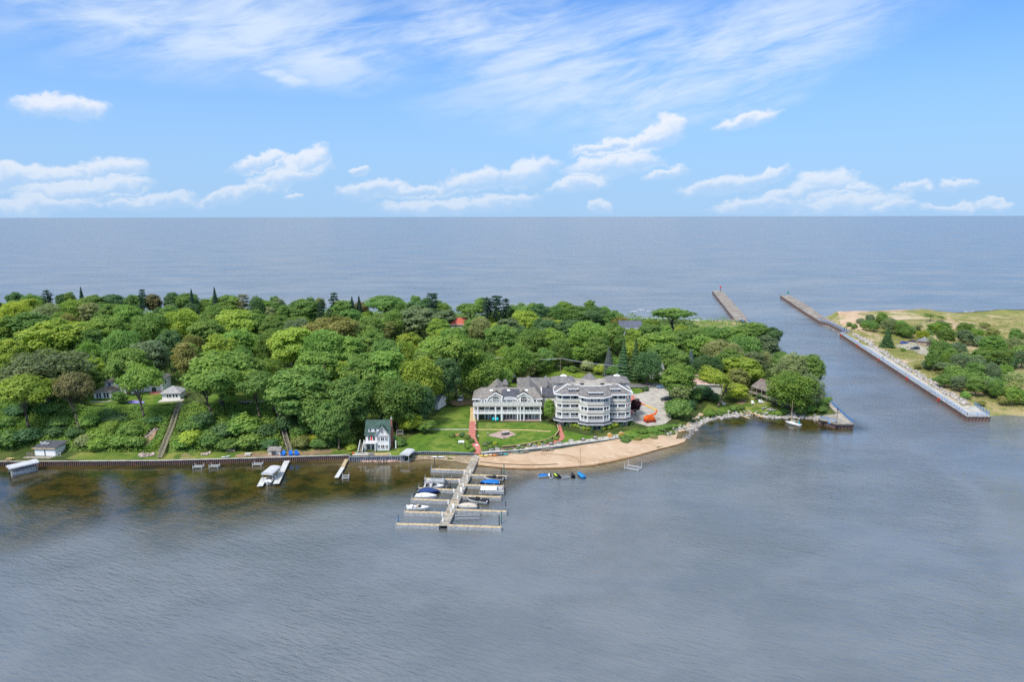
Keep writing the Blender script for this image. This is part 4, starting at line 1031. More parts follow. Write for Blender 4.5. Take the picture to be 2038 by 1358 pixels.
for (x, y) in cols:
    w = .24 if abs(x) > 4.6 and abs(x) < 5.6 else .16
    if y < -3 and abs(x) > 3.5: w = .12
    MB().box(x-w, x+w, y-w*.6, y+w*1.2, 3.204, 5.2).build('column', TRIM, B)
    MB().box(x-w, x+w, y-w*.6, y+w*1.2, 6.004, 8.2).build('column', TRIM, B)
    if abs(x) > 4.6: MB().box(x-w, x+w, y-w*.6, y+w*1.2, 9.004, 11.34).build('column', TRIM, B)
for (x, y) in ((-11.6,1.0),(-8.3,.3),(-4.9,.3),(-4.6,-2.2),(-2.5,-3.9),(2.7,-3.9),(4.8,-2.2),(5.1,.3),(8.4,.3),(11.6,1.0)):
    MB().box(x-.4, x+.4, y-.25, y+.5, -.5, 2.2).build('stone_pier', STONE, B)
def segwin(i, j, spans, z0, z1, pl=WAL, pane=None):
    for (s0, s1) in spans: window(B, pl[i], pl[j], s0, s1, z0, z1, pane or (GLASS if random.random() < .7 else GLASSL), fw=.09)
for z in (3.2, 6.0):
    segwin(1, 2, [(.3,1.4)], z+.25, z+2.2); segwin(2, 3, [(.3,.9),(1.1,1.7),(2.6,4.0),(4.3,5.1),(5.4,6.4)], z+.2, z+2.2)
    segwin(4, 5, [(.35,1.75)], z+.2, z+2.2); segwin(5, 6, [(.25,.85),(1.1,1.7),(2.0,2.6),(2.9,3.6)], z+.2, z+2.2); segwin(6, 7, [(.35,1.75)], z+.2, z+2.2)
    segwin(8, 9, [(.3,1.4),(1.7,2.7),(3.0,3.6),(4.4,4.9),(5.2,5.7)], z+.2, z+2.2); segwin(9, 10, [(.3,1.4)], z+.25, z+2.2)
    segwin(3, 4, [(.5,1.5)], z+.2, z+2.1); segwin(7, 8, [(1.5,2.5)], z+.2, z+2.1)
z = 9.0
TOPW = [(-4.6,-.4),(-4.6,-1.8),(-2.3,-3.4),(2.5,-3.4),(4.8,-1.8),(4.8,-.4)]
MB().prism(TOPW+[(4.8,3),(-4.6,3)], 9.004, 11.7).build('bay_wall', CREAM2, B)
segwin(1, 2, [(.35,1.05),(1.35,2.05)], z+1.0, z+2.2, TOPW); segwin(2, 3, [(.9,1.5),(2.1,2.7),(3.3,3.9)], z+.9, z+2.3, TOPW); segwin(3, 4, [(.55,1.2),(1.5,2.1)], z+1.0, z+2.2, TOPW)
segwin(2, 3, [(.2,.7),(1.0,1.5),(1.8,2.3),(3.6,4.6),(5.2,6.0)], z+.35, z+2.2); segwin(8, 9, [(.4,1.1),(1.6,2.6),(3.7,4.2),(4.6,5.1),(5.5,6.0)], z+.35, z+2.2)
segwin(1, 2, [(.2,1.5)], z+.4, z+2.4, pane=GLASS); segwin(9, 10, [(.2,1.5)], z+.4, z+2.4, pane=GLASS)
segwin(2, 3, [(.4,1.6),(2.3,4.5),(4.9,6.2)], .2, 2.0, GW, GLASS); segwin(4, 5, [(.4,2.0)], .2, 2.0, GW, GLASS); segwin(5, 6, [(.4,1.5),(3.2,4.4)], .2, 2.0, GW, GLASS); segwin(6, 7, [(.4,2.0)], .2, 2.0, GW, GLASS); segwin(8, 9, [(.4,2.6),(3.2,4.2),(4.8,6.0)], .2, 2.0, GW, GLASS)
segwin(1, 2, [(.2,1.6)], 0, 2.0, GW, GLASS); segwin(9, 10, [(.2,1.6)], 0, 2.0, GW, GLASS)
MB().xz([(-.4,0),(.7,0),(.7,1.6),(.4,2.05),(.15,2.15),(-.1,2.05),(-.4,1.6)], -3.5, -3.38).build('arched_door', DGREY, B)
MB().box(-1.2, 1.5, -5.6, -3.5, -.45, -.1).box(-1.0, 1.3, -6.1, -5.6, -.6, -.3).build('door_step', PAVER, B)
# roof
E_ = [(-13.7,7),(-13.7,1.1),(-11.2,-.7),(-5.5,-.7),(-5.5,-2.9),(-2.8,-4.9),(3,-4.9),(5.8,-2.9),(5.8,-.7),(11.3,-.7),(13.7,1.1),(13.7,7),(13.7,18.6),(-13.7,18.6)]
U_ = [(-9.0,7),(-9.0,4.8),(-8.2,4.2),(-4.8,4.0),(-4.4,3.0),(-2.4,2.4),(2.6,2.4),(4.6,3.0),(5.0,4.0),(8.2,4.2),(9.0,4.8),(9.0,7),(9.0,14.6),(-9.0,14.6)]
n = len(E_); rf = MB().add([(*p_, 11.75) for p_ in E_]+[(*p_, 14.0) for p_ in U_]+[(*p_, 11.5) for p_ in E_], [(i, (i+1) % n, n+(i+1) % n, n+i) for i in range(n)]+[(2*n+i, 2*n+(i+1) % n, (i+1) % n, i) for i in range(n)]+[tuple(range(3*n-1, 2*n-1, -1))])
roof = rf.build('roof', SHINGB, B)
ribbon(off(E_[:12], .05), .2, 11.45, 11.83).build('fascia', TRIM, B)
MB().prism(U_, 13.6, 13.98).build('roof_deck', CONCD, B); ribbon(off(U_[1:11], .05), .25, 13.85, 14.2).build('roof_curb', WHITE, B)
for (p_, q_) in (((-13.5,1.3,11.95),(-9.0,4.8,14.1)), ((13.5,1.3,11.95),(9.0,4.8,14.1)), ((-13.6,7.5,11.95),(-10.5,9.5,14.6)), ((13.6,7.5,11.95),(10.5,9.5,14.6))): MB().bar(p_, q_, .35, .22).build('hip_trim', TRIM, roof)
def dormer(cx, y0, zb_, w, h, dp, rh):
    d = MB().box(cx-w/2, cx+w/2, y0, y0+dp, zb_, zb_+h).build('dormer', TRIM, B)
    window(d, (cx-w/2, y0), (cx+w/2, y0), .3, w-.3, zb_+h*.35, zb_+h-.1, GLASS, mull=2 if w > 2 else 1, fw=.06)
    e = .7
    MB().add([(cx-w/2-e, y0-e, zb_+h), (cx+w/2+e, y0-e, zb_+h), (cx+w/2+.2, y0+dp+1, zb_+h+.2), (cx-w/2-.2, y0+dp+1, zb_+h+.2), (cx, y0+dp*.7, zb_+h+rh)], [(0,1,4),(1,2,4),(2,3,4),(3,0,4)]).build('dormer_roof', SHINGB, d)
    ribbon([(cx-w/2-e-.02, y0+dp*.3), (cx-w/2-e-.02, y0-e-.02), (cx+w/2+e+.02, y0-e-.02), (cx+w/2+e+.02, y0+dp*.3)], .16, zb_+h-.16, zb_+h+.1).build('dormer_trim', TRIM, d)
dormer(.1, -2.9, 12.1, 3.4, 1.15, 3.2, 1.5); dormer(-7.1, 1.1, 12.4, 2.0, 1.1, 2.8, 1.1); dormer(7.4, 1.1, 12.4, 2.0, 1.1, 2.8, 1.1)
for cx, cy in ((-3.7, 4.8), (3.4, 4.8), (-7.3, 9.4), (7.2, 9.4)): MB().box(cx-.65, cx+.65, cy-.35, cy+.35, 13.98, 14.45).build('skylight', BLACK, B)
for sx in (-1, 1):
    pv = MB().box(sx*9.6-3.6, sx*9.6+3.6, 8.2, 17, 11.8, 13.9).build('roof_pavilion', CREAM, B)
    hip_roof(sx*9.6-3.6, sx*9.6+3.6, 8.2, 17, 13.9, 15.6, .6).build('pavilion_roof', SHINGB, pv)
    MB().add([(sx*9.6-1.2,11.6,15.4),(sx*9.6+1.2,11.6,15.4),(sx*9.6,12.4,16.1),(sx*9.6-1.2,13.4,15.4),(sx*9.6+1.2,13.4,15.4)], [(0,1,2),(1,4,2),(4,3,2),(3,0,2)]).build('roof_lantern', WHITE, pv)
hip_roof(-2.2, 2.2, 12.5, 16.9, 13.9, 16.2, .2).build('rear_tower_roof', SHINGB, B)
for sx in (-1, 1):
    window(B, (sx*11.8, 5 if sx > 0 else 18), (sx*11.8, 18 if sx > 0 else 5), 3, 4.2, 4, 5.6); window(B, (sx*11.8, 5 if sx > 0 else 18), (sx*11.8, 18 if sx > 0 else 5), 8, 9.2, 7, 8.6)

# ---------------------------------------------------------------- green-roofed cottage by the water
p = G(722, 901)
K_ = thing('cottage', 'white cottage with dark green roof and brick chimney by the water', 'house', (p.x+.2, p.y+1.2, p.z))
walls(K_, .4, 8.0, 1.0, 7.0, -.5, 5.2, WHITE, 'x', 8.6)
rf = gable_roof(.4, 8.0, 1.0, 7.0, 5.2, 8.9, 'x', .35); rf.build('roof', GREENR, K_)
gd = MB().box(3.9, 7.9, .1, 1.2, -.5, 5.4).xz([(3.9,5.4),(7.9,5.4),(5.9,7.8)], .1, 2.6).build('front_gable', WHITE, K_)
gr = gable_roof(3.9, 7.9, -.15, 3.0, 5.4, 7.9, 'y', .25, .16); gr.build('gable_roof', GREENR, gd)
MB().bar((3.55, -.22, 5.05), (5.9, -.22, 8.0), .12, .26).bar((8.25, -.22, 5.05), (5.9, -.22, 8.0), .12, .26).build('bargeboard', TRIM, gd)
fw_ = (3.9, .1), (7.9, .1)
for z0_, z1_ in ((.9, 2.0), (3.4, 4.5)):
    for s0, s1 in ((.4, 1.1), (1.5, 2.5), (2.9, 3.6)): window(K_, *fw_, s0, s1, z0_, z1_, GLASS, mull=1)
window(K_, *fw_, 1.7, 2.3, 5.7, 6.9, GLASSL)
MB().box(4.2, 7.6, -.12, .1, 4.85, 5.0).build('belt_trim', WEATH, K_)
dm_ = MB().box(1.3, 4.6, 1.35, 3.5, 5.6, 7.1).build('shed_dormer', WHITE, K_)
MB().add([(1.1,1.1,7.1),(4.9,1.1,7.1),(4.9,4.0,8.75),(1.1,4.0,8.75)], [(0,1,2,3)]).build('dormer_roof', GREENR, dm_)
window(K_, (1.3, 1.35), (4.6, 1.35), .3, .9, 6.1, 6.9); window(K_, (1.3, 1.35), (4.6, 1.35), 1.9, 2.5, 6.1, 6.9)
dk = MB().box(.2, 3.9, -.6, 1.0, 2.55, 2.75).build('deck', WHITE, K_)
rail_run(dk, .2, 3.85, -.55, 2.75, .9, 1.2)
for x in (.4, 3.6): MB().box(x-.12, x+.12, -.55, -.3, -.5, 2.55).build('post', TRIM, K_)
window(K_, (.4, 1.0), (3.9, 1.0), .3, 1.4, .2, 2.0, GLASS); window(K_, (.4, 1.0), (3.9, 1.0), 1.8, 3.1, .2, 2.0, GLASS)
window(K_, (.4, 1.0), (3.9, 1.0), .8, 1.4, 3.0, 4.6, GLASS); MB().box(2.0, 2.5, .93, .985, 3.0, 4.7).build('red_door', REDP, K_); window(K_, (.4, 1.0), (3.9, 1.0), 2.3, 3.0, 3.0, 4.6, GLASS)
st_ = MB()
for i in range(11): st_.box(-1.5+.02*i, -.2, -2.0+.27*i, -1.72+.27*i, .22*i, .22*i+.1)
st_.build('stair', WEATH, K_)
MB().bar((-1.5, -2.0, .5), (-1.3, 1.0, 3.2), .1, .9).bar((-.15, -2.0, .5), (-.05, .9, 3.2), .1, .9).build('stair_side', TRIM, K_)
ch = MB().box(8.05, 8.75, 2.6, 3.6, -.5, 6.0).box(8.1, 8.6, 2.8, 3.4, 6.0, 9.6).build('chimney', BRICK, K_)
MB().box(8.02, 8.68, 2.72, 3.48, 9.6, 9.8).cyl((8.35, 3.1, 9.8), (8.35, 3.1, 10.3), .18, .15, 8).build('chimney_cap', CONC, ch)
window(K_, (8.0, 1), (8.0, 7), .5, 1.1, 1, 2.2); window(K_, (8.0, 1), (8.0, 7), 3.6, 4.4, 3.4, 4.6)

# ---------------------------------------------------------------- generic smaller houses
def house(name, label, loc, rz, w, d, hw, hr, wm, rm, axis='x', wins=(), gx=None, hip=False):
    r = thing(name, label, 'house', loc, rz)
    walls(r, -w/2, w/2, 0, d, -1.2, hw, wm, None if hip else axis, hr)
    (hip_roof(-w/2, w/2, 0, d, hw+.05, hr, .5) if hip else gable_roof(-w/2, w/2, 0, d, hw, hr+.05, axis, .5)).build('roof', rm, r)
    for (s0, s1, z0, z1) in wins: window(r, (-w/2, 0), (w/2, 0), s0, s1, z0, z1, GLASS, mull=1 if s1-s0 > .9 else 0)
    if not hip: MB().bar((-w/2-.55, -.52, hw-.05), (w/2+.55, -.52, hw-.05), .1, .25).build('fascia', TRIM, r) if axis == 'x' else None
    return r
def on(u, v): p = G(u, v); return (p.x, p.y, p.z)
# bluff house in three blocks
p = G(205, 794)
r = thing('bluff_house', 'white two-storey house with grey hip roofs on the bluff lawn', 'house', (p.x, p.y, p.z), math.radians(3)); r.scale = (.9, .9, .9)
walls(r, -3.2, 3.2, 0, 6, -1, 2.7, WHITE); hip_roof(-3.2, 3.2, 0, 7, 2.7, 4.4, .5).build('porch_roof', SHING, r)
for s0, s1 in ((.8,1.6),(1.9,2.6),(3.6,4.4),(4.7,5.6)): window(r, (-3.2, 0), (3.2, 0), s0, s1, .4, 2.2, GLASS)
window(r, (3.2, 0), (3.2, 6), .6, 1.8, .5, 2.2)
MB().box(-3.4, 3.4, -.5, 0, -1, .1).build('porch_step', CONC, r)
for x in (-3.1, -.1, 3.1): MB().box(x-.2, x+.2, -.12, .1, .1, 2.6).build('column', TRIM, r)
walls(r, -1.8, 12, 6, 14, -1, 5.4, WHITE); hip_roof(-1.8, 12, 6, 14, 5.4, 7.6, .5).build('roof', SHING, r)
window(r, (-1.8, 6), (12, 6), 1.2, 2.2, 3.6, 4.9, mat('blue_window', (.03, .09, .3), .1)); window(r, (-1.8, 6), (12, 6), 6, 7.2, 3.6, 4.9); window(r, (-1.8, 6), (12, 6), 10, 11.2, 3.6, 4.9); window(r, (-1.8, 6), (12, 6), 8, 10, .4, 2.2)
walls(r, 12, 19.5, 9, 17, -1, 5.6, WHITE); hip_roof(12, 19.5, 9, 17, 5.6, 7.6, .5).build('roof', SHING, r)
window(r, (12, 9), (19.5, 9), 1.0, 2.4, 3.2, 4.6); window(r, (12, 9), (19.5, 9), 4.4, 5.8, 3.2, 4.6); window(r, (12, 9), (19.5, 9), 3.0, 4.8, .3, 2.2); window(r, (19.5, 9), (19.5, 17), 2, 3.4, 3, 4.5)
p = G(341, 797)
r = thing('garden_cottage', 'small white cottage with pale hip roof beside the long stairs', 'house', (p.x, p.y, p.z), math.radians(8))
walls(r, -3, 3, 0, 6, -1, 2.6, WHITE); hip_roof(-3, 3, 0, 6, 2.6, 4.6, .6).build('roof', mat('pale_hip_shingle', (.34, .335, .33), .9, .2, 1.0), r)
for s0, s1 in ((1.6,2.2),(2.4,3.0),(3.6,4.2),(4.6,5.2)): window(r, (-3, 0), (3, 0), s0, s1, 1.0, 2.1, GLASS)
MB().box(-3.6, 4.4, -2.6, 0, -.8, .25).build('deck', mat('pale_deck', (.55, .5, .44), .8), r); MB().box(4.4, 6.4, -2.8, -.2, -.8, -.1).build('steps', CONC, r)
house('garage', 'garage with grey roof half hidden by trees left of lodge', on(852, 812), math.radians(-20), 8, 7, 2.6, 4.6, WHITE, mat('cool_grey_shingle', (.2, .21, .225), .9, .25, 1.2), 'x', [(1, 3.6, .2, 2.1)])
house('lake_house', 'white house with blue-grey roof showing among the trees near the lake', on(1255, 676), 0, 12, 9, 6.2, 9.6, WHITE, mat('blue_grey_shingle', (.11, .12, .16), .9, .25, 1.0), 'x', [(1.2,2.2,3.6,5.1),(4.6,5.6,3.6,5.1),(8,9,3.6,5.1),(1.2,2.2,.6,2.2),(8,9,.6,2.2)])
house('white_house', 'small white house with grey roof behind the round tree by road', on(1298, 754), math.radians(-6), 9, 8, 4.4, 6.8, WHITE, mat('cool_grey_shingle', (.2, .21, .225)), 'x', [(1.4,2.2,2.6,3.8),(4.0,4.8,2.6,3.8),(6.6,7.4,2.6,3.8),(2.4,3.2,.2,1.6)])
house('hidden_house', 'pale grey gabled roof peeking from the wood below lake skyline', on(774, 668), math.radians(20), 11, 10, 4.0, 8.4, WHITE, mat('pale_grey_shingle', (.33, .33, .34), .9, .2, 1.0), 'y', [(4.5, 6.5, 4.4, 6)])
house('red_roof_house', 'house with coral red roof showing between treetops', on(914, 660), math.radians(5), 9, 8, 4.0, 7.0, CREAM, PINK, 'x', [(2, 3.2, 1.5, 3), (6, 7.2, 1.5, 3)])
p = G(1402, 782)
r = house('point_house', 'pale stone-roofed house hidden behind the lime tree on point', (p.x, p.y, p.z), math.radians(-10), 17, 8, 3.6, 6.4, CREAM, ROCKP, 'x', [(1.5,2.7,1,2.5),(5,6.2,1,2.5),(10,11.2,1,2.5)])
# motel on the point: long two-storey building with gallery
p0_ = G(1494, 790); p1_ = G(1566, 818)
ang = math.atan2(p1_.y-p0_.y, p1_.x-p0_.x); LM = (Vector((p1_.x, p1_.y))-Vector((p0_.x, p0_.y))).length+3
r = thing('motel', 'long two-storey wooden motel with gallery and brown roof on the point', 'building', (p0_.x, p0_.y, 1.6), ang)
walls(r, 0, LM, 1.6, 8, -1, 5.0, mat('brown_siding', (.16, .12, .09), .9, .25, 1.0))
b = MB(); b.yz([(.2, 4.6), (4.8, 7.2), (4.8, 7.4), (.2, 4.85)], -.6, LM+.6); b.yz([(9.4, 4.6), (4.8, 7.2), (4.8, 7.4), (9.4, 4.85)], -.6, LM+.6); b.build('roof', mat('brown_grey_shingle', (.2, .165, .145), .9, .3, 1.0, .03, bscale=5), r)
MB().box(-.3, LM+.3, 4.4, 5.2, 7.3, 7.55).build('ridge_cap', ROCKP, r)
MB().box(-1.2, LM+.4, 0, 1.6, 2.3, 2.5).build('gallery_floor', WOODY, r)
MB().box(-1.2, LM+.4, -.1, 0, 2.2, 3.1).build('gallery_rail', WEATH, r)
k = int(LM/2.6)
for i in range(k+1):
    x = .3+(LM-.6)*i/k
    MB().box(x-.1, x+.1, .05, .25, -1, 2.2).build('post', WEATH, r); MB().box(x-.08, x+.08, .05, .25, 2.5, 4.7).build('post', WEATH, r)
for i in range(k):
    x = .8+(LM-.6)*i/k
    window(r, (0, 1.6), (LM, 1.6), x, x+1.3, .2, 1.9, GLASS, WEATH, mull=1); window(r, (0, 1.6), (LM, 1.6), x, x+1.3, 2.8, 4.3, GLASS, WEATH, mull=1)
MB().box(0, LM, -.2, 1.6, -1, .05).build('terrace', CONC, r)
# boathouse at far left
p = G(62, 912)
r = thing('boathouse', 'small white boathouse with dark flat roof and deck at far left', 'boathouse', (p.x-.9, p.y, p.z), math.radians(-3))
walls(r, .9, 7.6, 1.8, 6.5, -.3, 2.5, WHITE)
MB().add([(.5,1.3,2.55),(8.0,1.3,2.55),(8.4,7.0,3.2),(.5,7.0,3.2),(.5,1.3,2.75),(8.0,1.3,2.75),(8.4,7.0,3.4),(.5,7.0,3.4)], [(3,2,1,0),(4,5,6,7),(0,1,5,4),(1,2,6,5),(2,3,7,6),(3,0,4,7)]).build('roof', SLATE, r)
MB().box(.45, 8.05, 1.2, 1.3, 2.5, 2.8).build('fascia', WOODY, r)
for x in (1.1, 4.5):
    MB().box(x, x+2.9, 1.72, 1.8, .1, 2.1).build('garage_door', TRIM, r)
MB().box(4.15, 4.3, 1.7, 1.8, 0, 2.4).build('door_post', DGREY, r)
dk = MB().box(-1.6, 7.2, -.4, 1.8, -.15, .1).build('deck', WEATH, r)
rail_run(dk, -1.6, .8, 1.75, .1, .9, .8, WEATH)
sr = MB(); sr.bar((7.4, .4, .2), (9.0, 2.2, 1.1), .08, .1).bar((7.4, .4, -.4), (9.0, 2.2, .3), .08, .1)
for i in range(4): sr.bar((7.4+.5*i, .4+.55*i, -.4+.2*i), (7.4+.5*i, .4+.55*i, .3+.25*i), .08, .08)
sr.build('stair_rail', TRIM, r)
# shed by the shore
p = G(546, 908)
r = thing('garden_shed', 'little beige garden shed with double doors near blue chairs', 'shed', (p.x-1.9, p.y, p.z), 0)
walls(r, 0, 3.8, 0, 2.6, -.3, 1.7, BEIGEC, 'x', 2.5); gable_roof(0, 3.8, 0, 2.6, 1.7, 2.55, 'x', .2, .12).build('roof', SHING, r)
MB().box(1.1, 1.75, -.06, .0, .05, 1.6).build('door', DGREY, r); MB().box(1.8, 2.45, -.06, .0, .05, 1.6).build('door', DGREY, r)
p = G(1843, 689)
r = thing('beach_restroom', 'small round tan hut with grey cone roof by the dune car park', 'hut', (p.x, p.y, p.z))
MB().cyl((0, 2, -.5), (0, 2, 2.7), 3.4, 3.4, 8).build('wall', mat('tan_block', (.42, .3, .22), .9, .2, .8), r)
MB().cyl((0, 2, 2.7), (0, 2, 4.4), 4.1, .5, 8).build('roof', mat('cool_grey_shingle', (.2, .21, .225)), r)
MB().ball((0, 2, 4.5), (.5, .5, .4), 8, 5).build('vent', GALV, r)
MB().box(-.6, .6, -1.35, -1.2, -.4, 1.9).build('door', WEATH, r)

# ================================================================== docks
zd = .95
A_ = Vector((*P0(948.5, 905, 1.0), 0)); E2 = Vector((*P0(882.8, 1047, zd), 0))
DD = (E2-A_); DL = DD.length; DD.normalize(); DN = Vector((-DD.y, DD.x, 0))
r = thing('main_dock', 'long weathered main dock running from the beach to the T end', 'dock')
def slab(b, p, q, w, z0, z1):
    d = (q-p).normalized(); n = Vector((-d.y, d.x, 0))*w/2
    return b.prism([(p+n)[:2], (p-n)[:2], (q-n)[:2], (q+n)[:2]], z0, z1)
np_ = 34
PLK = [DOCKG, mat('dock_grey_wood_dark', (.30, .255, .2), .9, .3, .9), mat('dock_tan_wood', (.42, .35, .255), .9, .3, .9)]
for i in range(np_):
    p = A_+DD*(DL*i/np_+.02); q = A_+DD*(DL*(i+1)/np_-.02)
    slab(MB(), p, q, 2.35, zd-.1, zd).build('deck_board', random.choice(PLK[:1]*2+PLK), r)
slab(MB(), A_+DN*1.12, E2+DN*1.12, .12, .2, zd-.11).build('fascia', GALV, r); slab(MB(), A_-DN*1.12, E2-DN*1.12, .12, .2, zd-.11).build('fascia', GALV, r)
for i in range(12):
    for s in (-1, 1):
        p = A_+DD*(DL*(i+.5)/12)+DN*s*.9; MB().cyl((p.x, p.y, -1.5), (p.x, p.y, zd-.12), .11, n=6).build('pile', WEATH, r)
FING = [((857,934),(926,936.5),'left','nearest the beach'),((844.5,952.8),(917.5,955),'left','second from the beach'),((832,972.2),(907.5,975.8),'left','third from the beach'),((818,993.5),(896,997),'left','fourth from the beach'),((804,1019),(886.5,1021.5),'left','fifth from the beach'),((787.5,1043),(874,1045.5),'left','at the T end'),
 ((936.5,945.8),(1010,948.2),'right','nearest the beach'),((928.5,965.8),(1003,968),'right','second from the beach'),((918.5,987),(998,989.8),'right','third from the beach'),((905,1014.8),(1009,1018.4),'right','fourth from the beach'),((891,1046),(998.5,1050),'right','at the T end')]
for (a, b_, side, where) in FING:
    p = Vector((*P0(*a, .9), 0)); q = Vector((*P0(*b_, .9), 0))
    r = thing('finger_pier', 'narrow %s finger pier %s' % (side, where), 'dock', group='finger piers of the marina dock')
    dv = (q-p).normalized(); Lf = (q-p).length; nv = Vector((-dv.y, dv.x, 0))
    k = max(4, int(Lf/1.2))
    for i in range(k): slab(MB(), p+dv*(Lf*i/k+.015), p+dv*(Lf*(i+1)/k-.015), .1 + .95, .78, .9).build('deck_board', DECKW if random.random() < .8 else PLK[2], r)
    slab(MB(), p-nv*.55, q-nv*.55, .1, -.1, .86).build('fascia', GALV, r); slab(MB(), p+nv*.55, q+nv*.55, .1, .1, .86).build('fascia', GALV, r)
    out = p if side == 'left' else q
    k = 4
    for i in range(k+1):
        s = p.lerp(q, .02+.96*i/k); h = random.uniform(1.5, 2.1)
        if (s-(q if side == 'left' else p)).length < 1.2: continue
        MB().cyl((s.x, s.y+.55, -1), (s.x, s.y+.55, h), .085, n=6).build('post', GALV, r)
        if i in (0, k): MB().cyl((s.x, s.y-.55, -1), (s.x, s.y-.55, h-.3), .085, n=6).build('post', GALV, r)
MPOST = [(856.5,941,1.2,'dark','dark mooring pile left of the first finger pier'),(865,930,2.6,'dark','dark pole behind the first left finger pier'),(793,1047,2.6,'blue','blue wrapped pile at the left end of the T dock'),(998,1042,2.8,'green','green wrapped pile at the right end of the T dock'),(993.5,1046,2.5,'dark','dark pile at the right end of the T dock'),(1003,946,3.2,'green','green pole at the end of the first right finger pier'),(998,949,2.2,'dark','dark pile by the first right finger pier'),(1006.5,1019,2.6,'dark','dark pile at the end of the fourth right finger pier')]
for (u, v, h, c, lab) in MPOST:
    x, y = P0(u, v); r = thing('mooring_pile', lab, 'pile', (x, y, 0), group='mooring piles')
    MB().cyl((0, 0, -1.5), (0, 0, h), .15, .13, 7).build('shaft', {'dark': DGREY, 'blue': mat('pile_blue', (.03, .16, .32), .7), 'green': mat('pile_green', (.06, .2, .17), .7)}[c], r)
    MB().cyl((0, 0, h), (0, 0, h+.12), .18, .04, 7).build('cap', BLACK, r)
PED = [(924,943,'l'),(935.5,942,'r'),(914,961,'l'),(930,954,'r'),(903,981,'l'),(922,969.5,'r'),(918,979,'x'),(892,1004,'l'),(911,993.5,'r'),(902,1012,'x'),(897.5,1021,'r'),(880,1028,'l'),(881.5,1039,'l')]
for i, (u, v, s) in enumerate(PED):
    x, y = P0(u, v, zd); r = thing('dock_pedestal', 'white service post on the main dock, %s counted from the shore end' % ['first','second','third','fourth','fifth','sixth','seventh','eighth','ninth','tenth','eleventh','twelfth','thirteenth'][sorted(q_[1] for q_ in PED).index(v)], 'pedestal', (x, y, zd), group='white service posts on the main dock')
    w = .3 if s == 'x' else .15
    MB().box(-w, w, -w, w, 0, .95).build('body', TRIM, r); MB().cyl((0, 0, .95), (0, 0, 1.25), w*1.1, w*.4, 6).build('lamp_head', LAMPG, r)

# ------------------------------------------------------------------ boats
def hull_mesh(Lb, Wb, fb, name, m, parent, keel=.3, stations=12):
    V = []; Fc = []
    for i in range(stations+1):
        t = i/stations; x = -Lb/2+Lb*t
        w = Wb/2*(.92+.08*min(1, t*3))*(1-max(0, (t-.42)/.58)**2.3)+.015; zs = fb*(.86+.3*t*t); kz = -keel*(1-max(0, (t-.6)/.4)**2)+fb*.55*max(0, (t-.75)/.25)**2
        V += [(x, -w, zs), (x, -w*.82, kz*.2+.1*fb), (x, 0, kz), (x, w*.82, kz*.2+.1*fb), (x, w, zs)]
    for i in range(stations):
        for j in range(4): a = i*5+j; Fc.append((a, a+1, a+6, a+5))
    Fc.append((4, 3, 2, 1, 0))
    o = MB().add(V, Fc).build(name, m, parent, True)
    return o
def deck_mesh(Lb, Wb, fb, dz, name, m, parent, t0=0, t1=1, inset=.04, crown=0.0, stations=14):
    V = []; Fc = []
    for i in range(stations+1):
        t = t0+(t1-t0)*i/stations; x = -Lb/2+Lb*t
        w = Wb/2*(.92+.08*min(1, t*3))*(1-max(0, (t-.42)/.58)**2.3)+.015-inset*(Wb/2); w = max(w, .01); zs = fb*(.86+.3*t*t)+dz
        c = crown*math.sin(math.pi*min(1, max(0, (t-t0)/(t1-t0)))**.8)
        V += [(x, -w, zs), (x, -w*.55, zs+c*.8), (x, 0, zs+c), (x, w*.55, zs+c*.8), (x, w, zs)]
    for i in range(stations):
        for j in range(4): a = i*5+j; Fc.append((a, a+5, a+6, a+1))
    Fc += [(0, 1, 2, 3, 4), tuple(stations*5+j for j in (4, 3, 2, 1, 0))]
    return MB().add(V, Fc).build(name, m, parent, True)
def outboard(parent, x, m=BLACK):
    MB().box(x-.35, x+.05, -.2, .2, .55, 1.15).box(x-.25, x-.05, -.1, .1, -.3, .55).build('outboard_motor', m, parent)
